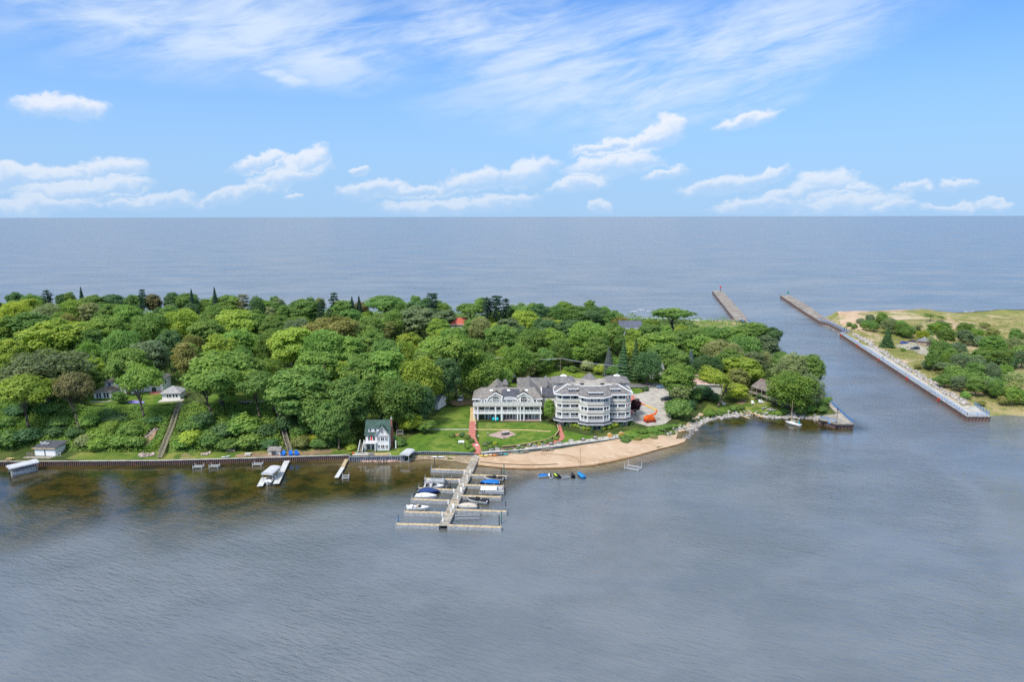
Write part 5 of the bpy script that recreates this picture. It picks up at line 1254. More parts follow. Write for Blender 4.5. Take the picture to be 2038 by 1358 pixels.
def boat(u, v, Lb, Wb, rz, style, label, hullm=GELW, covm=LGREYC, z=0.12, group='boats moored at the marina dock'):
    x, y = P0(u, v, .4)
    r = thing('pontoon_boat' if style == 'pontoon' else 'motor_boat', label, 'boat', (x, y, z), math.radians(rz), group)
    if style == 'pontoon':
        for s in (-1, 1): MB().cyl((-Lb/2, s*Wb*.33, .1), (Lb/2-.5, s*Wb*.33, .1), .28, n=8).cyl((Lb/2-.5, s*Wb*.33, .1), (Lb/2+.1, s*Wb*.33, .2), .28, .05, 8).build('pontoon', ALUM, r)
        MB().box(-Lb/2, Lb/2-.2, -Wb/2, Wb/2, .4, .5).build('deck', CONCD, r)
        f = MB(); k = int(Lb/.55)
        for s in (-1, 1):
            f.box(-Lb/2+.3, Lb/2-.3, s*Wb/2-.03, s*Wb/2+.03, 1.15, 1.22)
            for i in range(k): f.box(-Lb/2+.3+i*(Lb-.6)/k, -Lb/2+.3+(i+.55)*(Lb-.6)/k, s*Wb/2-.03, s*Wb/2+.03, .5, 1.15)
        f.box(Lb/2-.36, Lb/2-.3, -Wb/2, Wb/2, .5, 1.2); f.build('side_panel', ALUM, r)
        for s in (-1, 1): MB().box(-Lb/2+.6, Lb/2-1.6, s*Wb*.36-.3, s*Wb*.36+.3, .5, .95).build('seat', LGREYC, r)
        cv = MB().yz([(-Wb/2-.05, 1.2), (Wb/2+.05, 1.2), (Wb*.3, 1.55), (0, 1.75), (-Wb*.3, 1.55)], -Lb*.2, Lb/2-.4); cv.build('cover', covm, r)
        outboard(r, -Lb/2)
    else:
        hull_mesh(Lb, Wb, .8, 'hull', hullm, r)
        deck_mesh(Lb, Wb, .8, .004, 'deck', GELW, r, .5, 1.0, .02, .06)
        deck_mesh(Lb, Wb, .8, -.35, 'cockpit_floor', LGREYC, r, 0.02, .52, .1)
        deck_mesh(Lb, Wb*1.02, .8, .03, 'gunwale', TRIM, r, 0, .1, 0)
        if style == 'covered':
            deck_mesh(Lb, Wb*1.03, .8, .06, 'cover', covm, r, 0.02, .96, -.02, .62)
        else:
            for s in (-1, 1): MB().box(-Lb*.1, Lb*.02, s*Wb*.24-.25, s*Wb*.24+.25, .45, 1.15).build('seat', BEIGEC if style == 'open' else BLACK, r)
            MB().box(-Lb*.42, -Lb*.28, -Wb*.38, Wb*.38, .45, .95).build('stern_seat', TRIM if style == 'open' else BLACK, r)
            MB().add([(Lb*.08, -Wb*.42, .85), (Lb*.16, 0, .88), (Lb*.08, Wb*.42, .85), (Lb*.0, -Wb*.36, 1.35), (Lb*.08, 0, 1.38), (Lb*.0, Wb*.36, 1.35)], [(0,1,4,3),(1,2,5,4),(3,4,1,0),(4,5,2,1)]).build('windshield', GLASS, r)
            if style == 'dark': deck_mesh(Lb, Wb*1.01, .8, .05, 'bow_cover', BLACK, r, .5, .95, -.01, .22); deck_mesh(Lb, Wb*1.01, .8, .05, 'stern_cover', BLACK, r, .03, .34, -.01, .3)
            if style == 'tower': MB().tube([(-.1, -Wb*.45, .8), (-.4, -Wb*.4, 1.9), (-.4, Wb*.4, 1.9), (-.1, Wb*.45, .8)], .05, 5).build('wake_tower', ALUM, r)
        outboard(r, -Lb/2, BLACK if style != 'open' else GELW)
    return r
boat(866, 962.5, 6.2, 2.4, -4, 'pontoon', 'grey covered pontoon boat on the left below second finger pier', covm=GREYC)
boat(864, 970, 5.6, 2.1, -5, 'tower', 'white boat with blue interior beside the grey pontoon boat', covm=BLUEC)
boat(853.5, 980, 5.9, 2.2, -6, 'covered', 'navy boat with navy cover left of main dock', NAVY, mat('navy_canvas', (.02, .05, .17), .8, .2, 2.0))
boat(848, 990, 5.9, 2.2, -5, 'covered', 'white boat with white cover left of main dock', GELW, mat('white_canvas', (.66, .66, .66), .8, .1, 2.0))
boat(833, 1013, 5.6, 2.2, -3, 'open', 'open white boat nearest the T end on the left', GELW)
boat(983, 954, 5.6, 2.1, 172, 'dark', 'white boat with black covers at first right finger pier')
boat(975, 963, 5.6, 2.3, 180, 'covered', 'boat under bright blue cover right of main dock', NAVY, BLUEC)
boat(979, 979, 6.8, 2.5, 178, 'pontoon', 'white topped pontoon boat right of main dock', covm=mat('white_canvas', (.66, .66, .66)))
boat(950, 998, 5.8, 2.2, 165, 'dark', 'white boat with black covers angled in the middle right slip')
boat(930, 1010, 5.2, 2.2, 180, 'covered', 'boat under beige cover against fourth right finger pier', GELW, BEIGEC)
boat(47, 940, 6.6, 2.5, 50, 'pontoon', 'pontoon boat under the grey canopy at the far left seawall', covm=GREYC, group='boats along the seawall')
boat(541, 956, 5.2, 2.2, 82, 'open', 'white boat on a lift between the two white docks', GELW, group='boats along the seawall')
def lift(u, v, w, l, rz, label, canopy=None, h=2.6, m=GALV, ch=None, low=.35):
    x, y = P0(u, v, .3); r = thing('boat_lift', label, 'boat lift', (x, y, 0), math.radians(rz))
    for sx in (-1, 1):
        for sy in (-1, 1): MB().box(sx*l/2-.07, sx*l/2+.07, sy*w/2-.07, sy*w/2+.07, -1, h).build('post', m, r)
    f = MB()
    for sy in (-1, 1): f.box(-l/2, l/2, sy*w/2-.06, sy*w/2+.06, low, low+.14)
    for sx in (-1, 1): f.box(sx*l/2-.06, sx*l/2+.06, -w/2, w/2, low-.14, low)
    for t in (-.25, .25): f.box(-l/2, l/2, t*w-.1, t*w+.1, low+.02, low+.12)
    f.build('cradle', m, r)
    if canopy:
        c = MB(); n = 8
        pts = [(-w*.62, h-.25)]+[(w*.62*math.sin(math.pi*(i/n-.5)), h+.5*math.cos(math.pi*(i/n-.5))) for i in range(n+1)]+[(w*.62, h-.25)]
        c.yz(pts, -l*.58, l*.58); c.build('canopy', canopy, r)
    return r
lift(47, 940, 3.0, 6.4, 50, 'boat lift with long grey canopy at the far left seawall', LGREYC, 2.7)
lift(541, 954, 2.8, 5.0, 84, 'boat lift with pale arched canopy between the two white docks', LGREYC, 2.9)
lift(811, 915, 2.6, 4.0, 75, 'boat lift with grey canopy frame near the cottage lawn', LGREYC, 2.6)
lift(1260, 932, 3.2, 4.2, -30, 'bare aluminium boat lift standing off the beach', None, 2.0, ALUM)
lift(688, 950, 2.6, 1.8, 10, 'small bare boat lift at the end of the narrow dock', None, 1.0, ALUM)
lift(930, 1030, 2.6, 6.0, 3, 'empty boat lift between the last right finger piers', None, 1.3, GALV)
lift(884, 968, 2.4, 3.2, -5, 'dark empty boat lift between the second and third left finger piers', None, 1.0, DGREY)
lift(918, 1001, 2.2, 3.4, 4, 'dark empty boat lift left of the angled black covered boat', None, .9, DGREY)
for i, (u, v) in enumerate(((395, 931), (427, 930), (513, 926))):
    lift(u, v, 1.6, 2.6, 0, '%s jet ski lift from the left against the rusty seawall' % ('first', 'second', 'third')[i], None, 1.3, ALUM, low=.6)
def white_dock(pts, w, m, label, z=.8):
    r = thing('white_dock', label, 'dock'); P = [Vector((*P0(u, v, z), 0)) for (u, v) in pts]
    for i in range(len(P)-1):
        L_ = (P[i+1]-P[i]).length; k = max(1, int(L_/2.4)); d = (P[i+1]-P[i]).normalized(); n = Vector((-d.y, d.x, 0))
        for j in range(k):
            a = P[i]+d*(L_*j/k+.02); c = P[i]+d*(L_*(j+1)/k-.02); slab(MB(), a, c, w, z-.14, z).build('deck_panel', m, r)
            for s in (-1, 1): q = a+n*s*w*.46; MB().cyl((q.x, q.y, -1.2), (q.x, q.y, z+.04), .05, n=5).build('leg', GALV, r)
PALE = mat('pale_dock_panel', (.55, .55, .53), .7, .15, 1.0)
white_dock([(571, 917.5), (549.5, 963)], 1.7, PALE, 'long white sectional dock in front of the blue chairs')
white_dock([(526, 951), (517, 968)], 1.6, PALE, 'short white dock left of the lifted boat')
white_dock([(690, 914), (682, 930)], 1.1, DECKW, 'wooden start of the narrow dock at the wall corner')
white_dock([(682, 930.5), (669.5, 951)], 1.2, PALE, 'white outer half of the narrow dock')
# canoe, boards, kayaks
def kayak(u, v, Lk, rz, m, label, g, name='kayak', w=.9, on_ground=True):
    p = G(u, v); r = thing(name, label, name, (p.x, p.y, p.z+.24), math.radians(rz), g)
    V = []; n = 10
    for i in range(n+1):
        t = i/n; x = -Lk/2+Lk*t; q = math.sin(math.pi*t)**.6*w/2+.01; V += [(x, -q, .22+.12*(2*t-1)**2), (x, 0, .05+.15*(2*t-1)**4), (x, q, .22+.12*(2*t-1)**2), (x, 0, .36+.04*(2*t-1)**2)]
    Fc = [(i*4+j, i*4+(j+1) % 4, i*4+4+(j+1) % 4, i*4+4+j) for i in range(n) for j in range(4)]
    MB().add(V, Fc).build('hull', m, r, True)
    MB().cyl((-.1, 0, .33), (-.1, 0, .4), w*.32, w*.28, 8).build('cockpit', BLACK, r)
    return r
kayak(963, 910.5, 3.2, 4, YELP, 'yellow kayak nearest the red walkway', 'kayaks at the beach wall'); kayak(972, 908.5, 2.6, 2, GELW, 'white kayak behind the yellow one', 'kayaks at the beach wall')
kayak(980.5, 909.5, 2.8, 3, mat('amber_plastic', (.75, .3, .03), .5), 'amber kayak between the yellow and red ones', 'kayaks at the beach wall'); kayak(988.5, 908.5, 2.6, 5, REDP, 'red kayak beside the amber one', 'kayaks at the beach wall')
kayak(994, 908.5, 2.6, 3, DGREY, 'dark grey kayak left of the turquoise one', 'kayaks at the beach wall'); kayak(1002, 907.5, 3.2, 4, TEAL, 'turquoise kayak on the sand by the beach wall', 'kayaks at the beach wall')
kayak(1034, 904, 4.2, 2, mat('sage_paint', (.25, .36, .27), .6), 'overturned pale green canoe against the beach wall', 'kayaks at the beach wall', 'canoe', 1.0)
kayak(872, 912.5, 4.6, 0, GELW, 'white canoe lying on the narrow sand strip', 'boats ashore', 'canoe', 1.1)
kayak(450, 914, 2.6, 25, GELW, 'white board lying on the grass behind the rusty seawall', 'boats ashore', 'paddle_board', .8)
for i, (u, v, c) in enumerate(((1521, 815, 'pale blue'), (1531, 817, 'white'), (1535, 819, 'light'))):
    kayak(u, v, 3.6, 38, mat('ice_blue', (.45, .6, .68), .5) if i == 0 else GELW, '%s paddle board on the point lawn' % ('pale blue', 'first white', 'second white')[i], 'boards on the point lawn', 'paddle_board', .75)
kayak(1543, 819, 1.8, 40, GELW, 'short white board right of the paddle boards', 'boards on the point lawn', 'paddle_board', .7)
# personal watercraft row
def jetski(u, v, rz, hm, label, cover=None, accent=None):
    x, y = P0(u, v, .2); r = thing('jet_ski', label, 'jet ski', (x, y, .12), math.radians(rz), 'craft moored off the beach')
    if cover: deck_mesh(3.2, 1.3, .55, 0, 'cover', cover, r, 0, 1, 0, .55)
    hull_mesh(3.2, 1.2, .5, 'hull', hm, r, .15)
    deck_mesh(3.1, 1.2, .5, .02, 'deck', accent or hm, r, .3, 1, .1, .35)
    MB().box(-1.2, .1, -.2, .2, .45, .95).build('seat', BLACK, r)
    MB().tube([(.25, -.4, 1.15), (.35, 0, 1.0), (.25, .4, 1.15)], .05, 5).build('handlebar', DGREY, r)
jetski(1081.5, 949.5, 10, GELW, 'jet ski under bright blue cover, leftmost of the row', BLUEC)
jetski(1095, 949, 100, GELW, 'white jet ski beside the blue covered one')
jetski(1108, 949, 125, DGREY, 'dark jet ski with lime trim in the row', None, LIME)
lift(1125, 950, 1.7, 2.4, 20, 'empty grey jet ski rack between two jet skis', None, .8, GALV, low=.3)
jetski(1139.5, 948, 95, BLACK, 'black jet ski left of the blue sailboat', None, DGREY)
def sailboat(u, v, Lb, rz, hm, cm_, mast_v, label, mm=WOODY, cover=True):
    x, y = P0(u, v, .2); r = thing('sailboat', label, 'sailboat', (x, y, .1), math.radians(rz))
    hull_mesh(Lb, Lb*.36, .65, 'hull', hm, r)
    deck_mesh(Lb, Lb*.36, .65, .02, 'cover' if cover else 'deck', cm_, r, 0, 1, -.02 if cover else .03, .4 if cover else .12)
    h = ztop(u, mast_v, y); MB().cyl((Lb*.12, 0, .6), (Lb*.12, 0, h), .08, .05, 6).build('mast', mm, r)
    MB().cyl((Lb*.12, 0, 1.5), (-Lb*.4, 0, 1.45), .06, n=6).build('boom', mm, r)
    if not cover:
        MB().box(-Lb*.1, Lb*.2, -Lb*.1, Lb*.1, .72, 1.05).build('cabin', hm, r); MB().cyl((-Lb*.4, 0, 1.55), (Lb*.1, 0, 1.62), .13, n=6).build('furled_sail', BEIGEC, r)
        MB().box(-Lb*.45, -Lb*.42, .1, .9, 1.2, 1.9).build('flag', TEAL, r)
sailboat(1156, 948, 4.2, 110, mat('blue_hull', (.02, .18, .42), .5), mat('sky_blue_canvas', (.02, .22, .5), .8, .2, 2), 893, 'small sailboat under blue cover with tall mast off the beach', mm=mat('rusty_mast', (.3, .2, .13), .7))
sailboat(1578, 845, 6.0, 130, GELW, GELW, 800, 'white sailboat with bare mast moored in the point bay', cover=False)

# ================================================================== vehicles
def car(u, v, rz, m, label, suv=False, lift_=.1):
    p = G(u, v); r = thing('parked_car', label, 'car', (p.x, p.y, p.z+lift_), math.radians(rz))
    H_ = 1.62 if suv else 1.42
    body = [(-2.2,.45),(-2.25,.75),(-2.1,.98),(-1.2,1.0),(.85,.95),(1.9,.82),(2.2,.68),(2.25,.45),(2.1,.3),(-2.1,.3)]
    MB().xz(body, -.88, .88).build('body', m, r)
    gh = [(-2.0 if suv else -1.7, .98), (-1.75 if suv else -1.15, H_-.08), (-1.4 if suv else -.9, H_), (.0, H_), (.25, H_-.06), (.95, .95)]
    cab = MB(); n = len(gh)
    cab.add([(x, -.82 if z < 1.1 else -.66, z) for x, z in gh]+[(x, .82 if z < 1.1 else .66, z) for x, z in gh], [tuple(range(n)), tuple(range(2*n-1, n-1, -1))]+[((i+1) % n, i, n+i, n+(i+1) % n) for i in range(n)])
    cab.build('cabin', GLASS, r); MB().box(gh[1][0]+.15, .1, -.64, .64, H_-.03, H_+.03).build('roof', m, r)
    for sx in (-1.35, 1.4):
        for sy in (-1, 1):
            w = MB().cyl((sx, sy*.72, .33), (sx, sy*.92, .33), .33, n=10).build('wheel', BLACK, r); MB().cyl((sx, sy*.92, .33), (sx, sy*.93, .33), .2, n=8).build('rim', ALUM, w)
    for sy in (-1, 1): MB().box(2.12, 2.24, sy*.6-.17, sy*.6+.17, .6, .74).build('headlight', LAMPG, r); MB().box(-2.27, -2.2, sy*.65-.15, sy*.65+.15, .68, .86).build('tail_light', REDP, r)
car(1318, 773.5, 184, CARB, 'blue-grey car parked at the back of the gravel lot', lift_=.2)
car(1326, 798, 190, CARD, 'dark car half hidden by the bushes of the gravel lot', lift_=.15)
car(917, 798.5, 265, CARW, 'white car on the earth driveway left of the lodge', True, .15)
car(1799, 685, 10, CARBB, 'bright blue car in the dune car park', lift_=.2)
car(1815, 682, 160, CARP, 'dark purple car beside the round hut', lift_=.2)
car(1821, 696.5, 172, CARD, 'dark car at the edge of the dune car park', True, .2)
p = G(1293, 841)
r = thing('boom_lift', 'orange boom lift with folded boom on the gravel lot', 'lift machine', (p.x, p.y, p.z+.12), math.radians(20))
MB().box(-2.0, 2.0, -.9, .9, .5, 1.0).build('chassis', REDP, r)
for sx in (-1.4, 1.4):
    for sy in (-1, 1): w = MB().cyl((sx, sy*.85, .48), (sx, sy*1.25, .48), .48, n=12).build('wheel', BLACK, r); MB().cyl((sx, sy*1.25, .48), (sx, sy*1.27, .48), .25, n=8).build('rim', ORANGE, w)
MB().xz([(-1.9,1.05),(1.3,1.05),(1.5,1.6),(1.2,2.1),(-1.2,2.15),(-1.9,1.7)], -1.0, 1.0).build('turret', ORANGE, r)
MB().xz([(-1.0,2.2),(.8,2.2),(.6,2.5),(-.8,2.5)], -.5, .5).build('engine_cover', ORANGE, r)
MB().bar((-1.4, 0, 2.2), (2.4, .2, 2.6), .5, .5).bar((2.2, .2, 2.4), (3.0, .3, 4.0), .35, .4).build('lower_boom', ORANGE, r)
q = G(1262, 824)-p; rz_ = math.radians(-20); qx, qy = q.x*math.cos(rz_)-q.y*math.sin(rz_), q.x*math.sin(rz_)+q.y*math.cos(rz_)
MB().bar((3.0, .3, 4.0), (qx*.45+1, qy*.45, 4.9), .3, .36).build('upper_boom', YELP, r); MB().bar((qx*.45+1, qy*.45, 4.9), (qx, qy, 5.2), .26, .3).build('jib', ORANGE, r)
bk = MB().box(qx-1.2, qx+.6, qy-.5, qy+.5, 4.3, 4.4).build('platform', REDP, r)
bf = MB()
for z_ in (4.85, 5.3): bf.box(qx-1.2, qx+.6, qy-.52, qy-.47, z_, z_+.06).box(qx-1.2, qx+.6, qy+.47, qy+.52, z_, z_+.06).box(qx-1.22, qx-1.17, qy-.5, qy+.5, z_, z_+.06)
for x_ in (-1.15, -.3, .55):
    for y_ in (-.48, .48): bf.box(qx+x_-.03, qx+x_+.03, qy+y_-.03, qy+y_+.03, 4.4, 5.36)
bf.build('guard_rail', ORANGE, bk)

# ================================================================== bluff stairs and garden things
def stairway(pa, pb, w, label, m=WOODY, z_up=.35):
    a, b_ = G(*pa), G(*pb); r = thing('long_stairs', label, 'stairs', (a.x, a.y, a.z))
    n = int((b_-a).length/.55); d2 = Vector((b_.x-a.x, b_.y-a.y, 0)).normalized(); nn = Vector((-d2.y, d2.x, 0))*w/2
    st = MB(); prev = None; L1, L2 = [], []
    for i in range(n+1):
        t = i/n; x, y = a.x+(b_.x-a.x)*t, a.y+(b_.y-a.y)*t; z = max(hz(x, y), a.z+(b_.z-a.z)*t-.3)+z_up
        q = Vector((x, y, z))-a; st.bar(q-nn, q+nn, .34, .1); L1.append(q-nn); L2.append(q+nn)
    o = st.build('treads', WEATH, r); o['kind'] = 'stuff'
    for Ls in (L1, L2):
        k = MB()
        for i in range(0, len(Ls)-2, 2): k.bar(Ls[i]+Vector((0, 0, .85)), Ls[i+2]+Vector((0, 0, .85)), .12, .14).bar(Ls[i], Ls[i+2], .1, .24).bar(Ls[i], Ls[i]+Vector((0, 0, .85)), .1, .1)
        k.build('handrail', m, r)
stairway((318, 914), (361, 806), 1.3, 'long wooden stairs climbing the bluff below white cottage', mat('grey_tan_wood', (.36, .32, .21), .85, .2, 1), .6)
stairway((577, 901), (546, 806), 1.2, 'shaded wooden stairs climbing the bluff behind blue chairs', WEATH, .5)
for (u0, u1, v_) in ((478, 550, 803),):
    a, b_ = G(u0, v_+2), G(u1, v_); r = thing('bluff_deck', 'weathered wooden deck on the bluff top above the shaded stairs', 'deck', (a.x, a.y, a.z))
    q = b_-a; n = 14
    for i in range(n): MB().bar(Vector((q.x*i/n, q.y*i/n-1.2, .75)), Vector((q.x*i/n, q.y*i/n+1.4, .75)), q.x/n-.06, .1).build('deck_board', DOCKG if i % 3 else WEATH, r)
    for i in range(0, n+1, 3): MB().box(q.x*i/n-.08, q.x*i/n+.08, -1.2, -1.0, -2.2, .7).build('post', WEATH, r)
    rl = MB().bar((0, -1.2, 1.6), (q.x, q.y-1.2, 1.6), .08, .1)
    for i in range(n): rl.box(q.x*i/n-.04, q.x*i/n+.04, q.y*i/n-1.25, q.y*i/n-1.15, .8, 1.6)
    rl.build('railing', WEATH, r)
def chair(u, v, rz, m, label, g, s=1.0, z=None):
    p = G(u, v); r = thing('lawn_chair', label, 'chair', (p.x, p.y, p.z+.12), math.radians(rz), g); r.scale = (s, s, s)
    MB().add([(-.35,-.35,.42),(.35,-.35,.42),(.33,.3,.3),(-.33,.3,.3),(-.35,-.35,.36),(.35,-.35,.36),(.33,.3,.24),(-.33,.3,.24)], [(0,1,2,3),(7,6,5,4),(0,4,5,1),(1,5,6,2),(2,6,7,3),(3,7,4,0)]).build('seat', m, r)
    MB().add([(-.33,.25,.3),(.33,.25,.3),(.38,.6,1.15),(-.38,.6,1.15),(-.33,.31,.28),(.33,.31,.28),(.38,.66,1.13),(-.38,.66,1.13)], [(0,1,2,3),(7,6,5,4),(0,4,5,1),(1,5,6,2),(2,6,7,3),(3,7,4,0)]).build('backrest', m, r)
    for sx in (-1, 1):
        MB().box(sx*.42-.07, sx*.42+.07, -.4, .4, .58, .63).build('armrest', m, r)
        MB().box(sx*.4-.04, sx*.4+.04, -.38, -.28, 0, .58).build('leg', m, r); MB().box(sx*.38-.04, sx*.38+.04, .25, .35, 0, .58).build('leg', m, r)
for i, (u, v, rz) in enumerate(((554, 907, 30), (563.5, 911, -10), (579, 910, 15), (591, 909, 30))): chair(u, v, rz, BLUEP, '%s blue chair from the left behind the rusty seawall' % ('first', 'second', 'third', 'fourth')[i], 'blue chairs on the shore', 1.35)
for i, (u, v) in enumerate(((1498, 806), (1513, 804), (1518, 804))): chair(u, v, 20*i, GELW, '%s white lawn chair from the left in front of motel' % ('first', 'second', 'third')[i], 'white lawn chairs', 1.2)
chair(1441, 808, 60, GELW, 'white lounge chair beside the lime tree trunk', 'white lawn chairs', 1.4)
chair(83, 894, 160, GELW, 'left white chair standing on the boathouse roof', 'chairs on the boathouse roof', 1.1); chair(90.5, 893, 160, GELW, 'right white chair standing on the boathouse roof', 'chairs on the boathouse roof', 1.1)
bx_, by_, bz_ = [o for o in bpy.data.objects if o.name == 'boathouse'][0].location
for o, dx in zip([o for o in bpy.data.objects if o.get('group') == 'chairs on the boathouse roof'], (2.6, 3.9)): o.location = (bx_+dx, by_+3.6, bz_+3.0)
for u, lab in ((982, 'left turquoise chair under the lodge balcony'), (989.5, 'right turquoise chair under the lodge balcony')):
    chair(u, 838.5, 0, TEAL, lab, 'chairs on the lodge terrace', .95)
def picnic(u, v, rz, m, label, w=1.8):
    p = G(u, v); r = thing('picnic_table', label, 'table', (p.x, p.y, p.z+.12), math.radians(rz))
    MB().box(-w/2, w/2, -.4, .4, .7, .76).build('tabletop', m, r)
    for s in (-1, 1): MB().box(-w/2, w/2, s*.75-.14, s*.75+.14, .42, .47).build('bench_seat', m, r)
    for s in (-1, 1): MB().bar((s*w*.35, -.75, 0), (s*w*.35, .3, .7), .08, .1).bar((s*w*.35, .75, 0), (s*w*.35, -.3, .7), .08, .1).build('leg', m, r)
picnic(20, 918, 0, WOODY, 'pale wooden picnic table left of the boathouse'); picnic(1505, 797, 30, DGREY, 'dark table on the point lawn'); picnic(1487, 790, 10, WEATH, 'grey picnic table near the motel corner')
picnic(494, 908, 0, TRIM, 'white garden table behind the rusty seawall'); picnic(738, 907, 5, WEATH, 'picnic table on the cottage terrace')
# fire pit, log slide and other small things on the courtyard lawn
p = G(1006, 866.5)
r = thing('fire_table', 'dark boat-shaped fire table on the diamond patio', 'fire table', (p.x, p.y, p.z+.15), math.radians(25))
MB().prism([(-1.3,-.35),(-.9,-.6),(.9,-.6),(1.3,-.35),(1.3,.35),(.9,.6),(-.9,.6),(-1.3,.35)], 0, .75).build('base', DGREY, r); MB().prism([(-1.3,-.4),(1.3,-.4),(1.3,.4),(-1.3,.4)], .76, .86).build('top', CONC, r)
for (u, v, lab) in ((971, 869, 'short dark lamp post at the left corner of diamond patio'), (1003, 875, 'short dark lamp post at the front corner of diamond patio')):
    p = G(u, v); r = thing('bollard_light', lab, 'lamp', (p.x, p.y, p.z+.1)); MB().cyl((0, 0, 0), (0, 0, 1.1), .12, n=6).build('post', DGREY, r); MB().cyl((0, 0, 1.1), (0, 0, 1.3), .17, .12, 6).build('lantern', LAMPG, r)
for (u, v, lab) in ((944.5, 849, 'white globe light at the top of red walkway'), (944.5, 860, 'white globe light beside the crossing path'), (950, 874, 'white globe light at the bend of red walkway')):
    p = G(u, v); r = thing('globe_light', lab, 'lamp', (p.x+.3, p.y, p.z+.1)); MB().cyl((0, 0, 0), (0, 0, .8), .06, n=5).build('post', DGREY, r); MB().ball((0, 0, .95), .22, 8, 6).build('globe', LAMPG, r)
p = G(918, 884); r = thing('garden_bench', 'white slatted bench on the lawn left of red walkway', 'bench', (p.x, p.y, p.z+.1))
for i in range(3): MB().box(-.95, .95, -.3+i*.2, -.14+i*.2, .42, .47).build('slat', TRIM, r)
MB().box(-.95, .95, .3, .36, .5, .95).build('backrest', TRIM, r)
for s in (-1, 1): MB().box(s*.8-.05, s*.8+.05, -.3, .3, 0, .42).build('leg', TRIM, r)
drape('white_slab', [(945.3,886.5),(950.5,886.3),(952,888.3),(946.5,888.8)], WHITE, .19, 'white slab step across the red walkway', step=.5)
# retaining wall of the garden, curving from between the buildings to the fire patio
ret = [(1109, 850), (1112, 862), (1104, 873), (1085, 881), (1050, 888), (1020, 892), (1000, 894)]
r = thing('retaining_wall', 'curved dark timber retaining wall with pale rail below courtyard lawn', 'wall')
P = [G(u, v) for u, v in ret]
for i in range(len(P)-1):
    d = (P[i+1]-P[i]); k = max(1, int(d.length/1.5))
    for j in range(k):
        a = P[i].lerp(P[i+1], j/k); c = P[i].lerp(P[i+1], (j+.97)/k); a.z = hz(a.x, a.y); c.z = hz(c.x, c.y)
        MB().bar((a.x, a.y, a.z+.1), (c.x, c.y, c.z+.1), .3, 1.3).build('timber', mat('dark_timber', (.09, .065, .05), .9, .3, 1.5), r)
tr = MB()
for i in range(len(P)-1): tr.bar((P[i].x, P[i].y, hz(P[i].x, P[i].y)+.85), (P[i+1].x, P[i+1].y, hz(P[i+1].x, P[i+1].y)+.85), .22, .16)
tr.build('top_rail', WOODY, r)
strip('mulch_bed', [(998,898),(1030,895.5),(1060,891.5),(1090,886),(1108,879)], 2.6, SOIL, .12, 'planting bed below the curved retaining wall')
# beach stairs, lookout boxes, signs
def beach_steps(u, v, label):
    p = G(u, v); r = thing('beach_stairs', label, 'stairs', (p.x, p.y, 0))
    for s in (-.6, .6): MB().bar((s, 1.0, 2.0), (s, -1.6, .8), .12, .25).build('stringer', WEATH, r)
    for i in range(6): MB().box(-.6, .6, .7-.42*i, 1.0-.42*i, 1.72-.2*i, 1.78-.2*i).build('tread', WEATH, r)
beach_steps(1016, 903, 'small wooden stairs from the beach wall near the kayaks'); beach_steps(1192, 880, 'small wooden stairs from the beach wall near the lawn')
for (u, v, w, lab) in ((1046, 902, 1.6, 'wooden beach bench below the wall'), (1085, 898, 2.0, 'tilted weathered beach rack against the wall, left'), (1094, 897, 2.0, 'tilted weathered beach rack against the wall, right')):
    p = G(u, v); r = thing('beach_rack', lab, 'rack', (p.x, p.y-.6, p.z+.1), .2)
    for i in range(4): MB().box(-w/2+i*w/3-.06, -w/2+i*w/3+.06, -.4, .4, 0, .75).build('post', WEATH, r)
    for z_ in (.45, .75): MB().box(-w/2, w/2, -.42, -.34, z_, z_+.08).box(-w/2, w/2, .34, .42, z_, z_+.08).build('rail', WEATH, r)
BXS = [(1064,891,'grey'),(1081,889,'grey'),(1097,887.5,'dark'),(1113,885.5,'grey'),(1137,881,'white'),(1160,879,'dark'),(1185,875.5,'dark'),(978,899,'grey'),(990,898,'white'),(1032,893,'dark'),(1053,890,'dark')]
for i, (u, v, c) in enumerate(BXS):
    p = G(u, v); r = thing('planter', '%s stone planter with low flowers, %s from the left along beach walk' % (c, ['first','second','third','fourth','fifth','sixth','seventh','eighth','ninth','tenth','eleventh'][sorted(b_[0] for b_ in BXS).index(u)]), 'planter', (p.x, p.y+.3, p.z+.12), 0, 'planters along the beach walk')
    MB().prism([(-.7,-.35),(.7,-.35),(.8,.35),(-.8,.35)], 0, .55).build('box', {'grey': GALV, 'dark': DGREY, 'white': CONC}[c], r)
    fl = MB()
    for _ in range(9): fl.ball((random.uniform(-.55, .55), random.uniform(-.25, .25), .65), random.uniform(.12, .22), 6, 4)
    fl.build('flowers', mat('pale_bloom', (.6, .5, .52), .9, .4, 6) if c != 'grey' else mat('grey_leaf', (.2, .24, .17), .9, .3, 4), r)
for (u, v, lab) in ((1213.5, 870.5, 'left orange sandbox toy house on the condo lawn'), (1236.5, 868, 'right orange garden box at the end of the beach walk')):
    p = G(u, v); r = thing('garden_box', lab, 'box', (p.x, p.y, p.z+.1)); MB().box(-.7, .7, -.4, .4, 0, .9).build('body', mat('amber_plastic', (.75, .3, .03)), r); MB().xz([(-.8,.9),(.8,.9),(0,1.3)], -.5, .5).build('lid', WOODY, r)
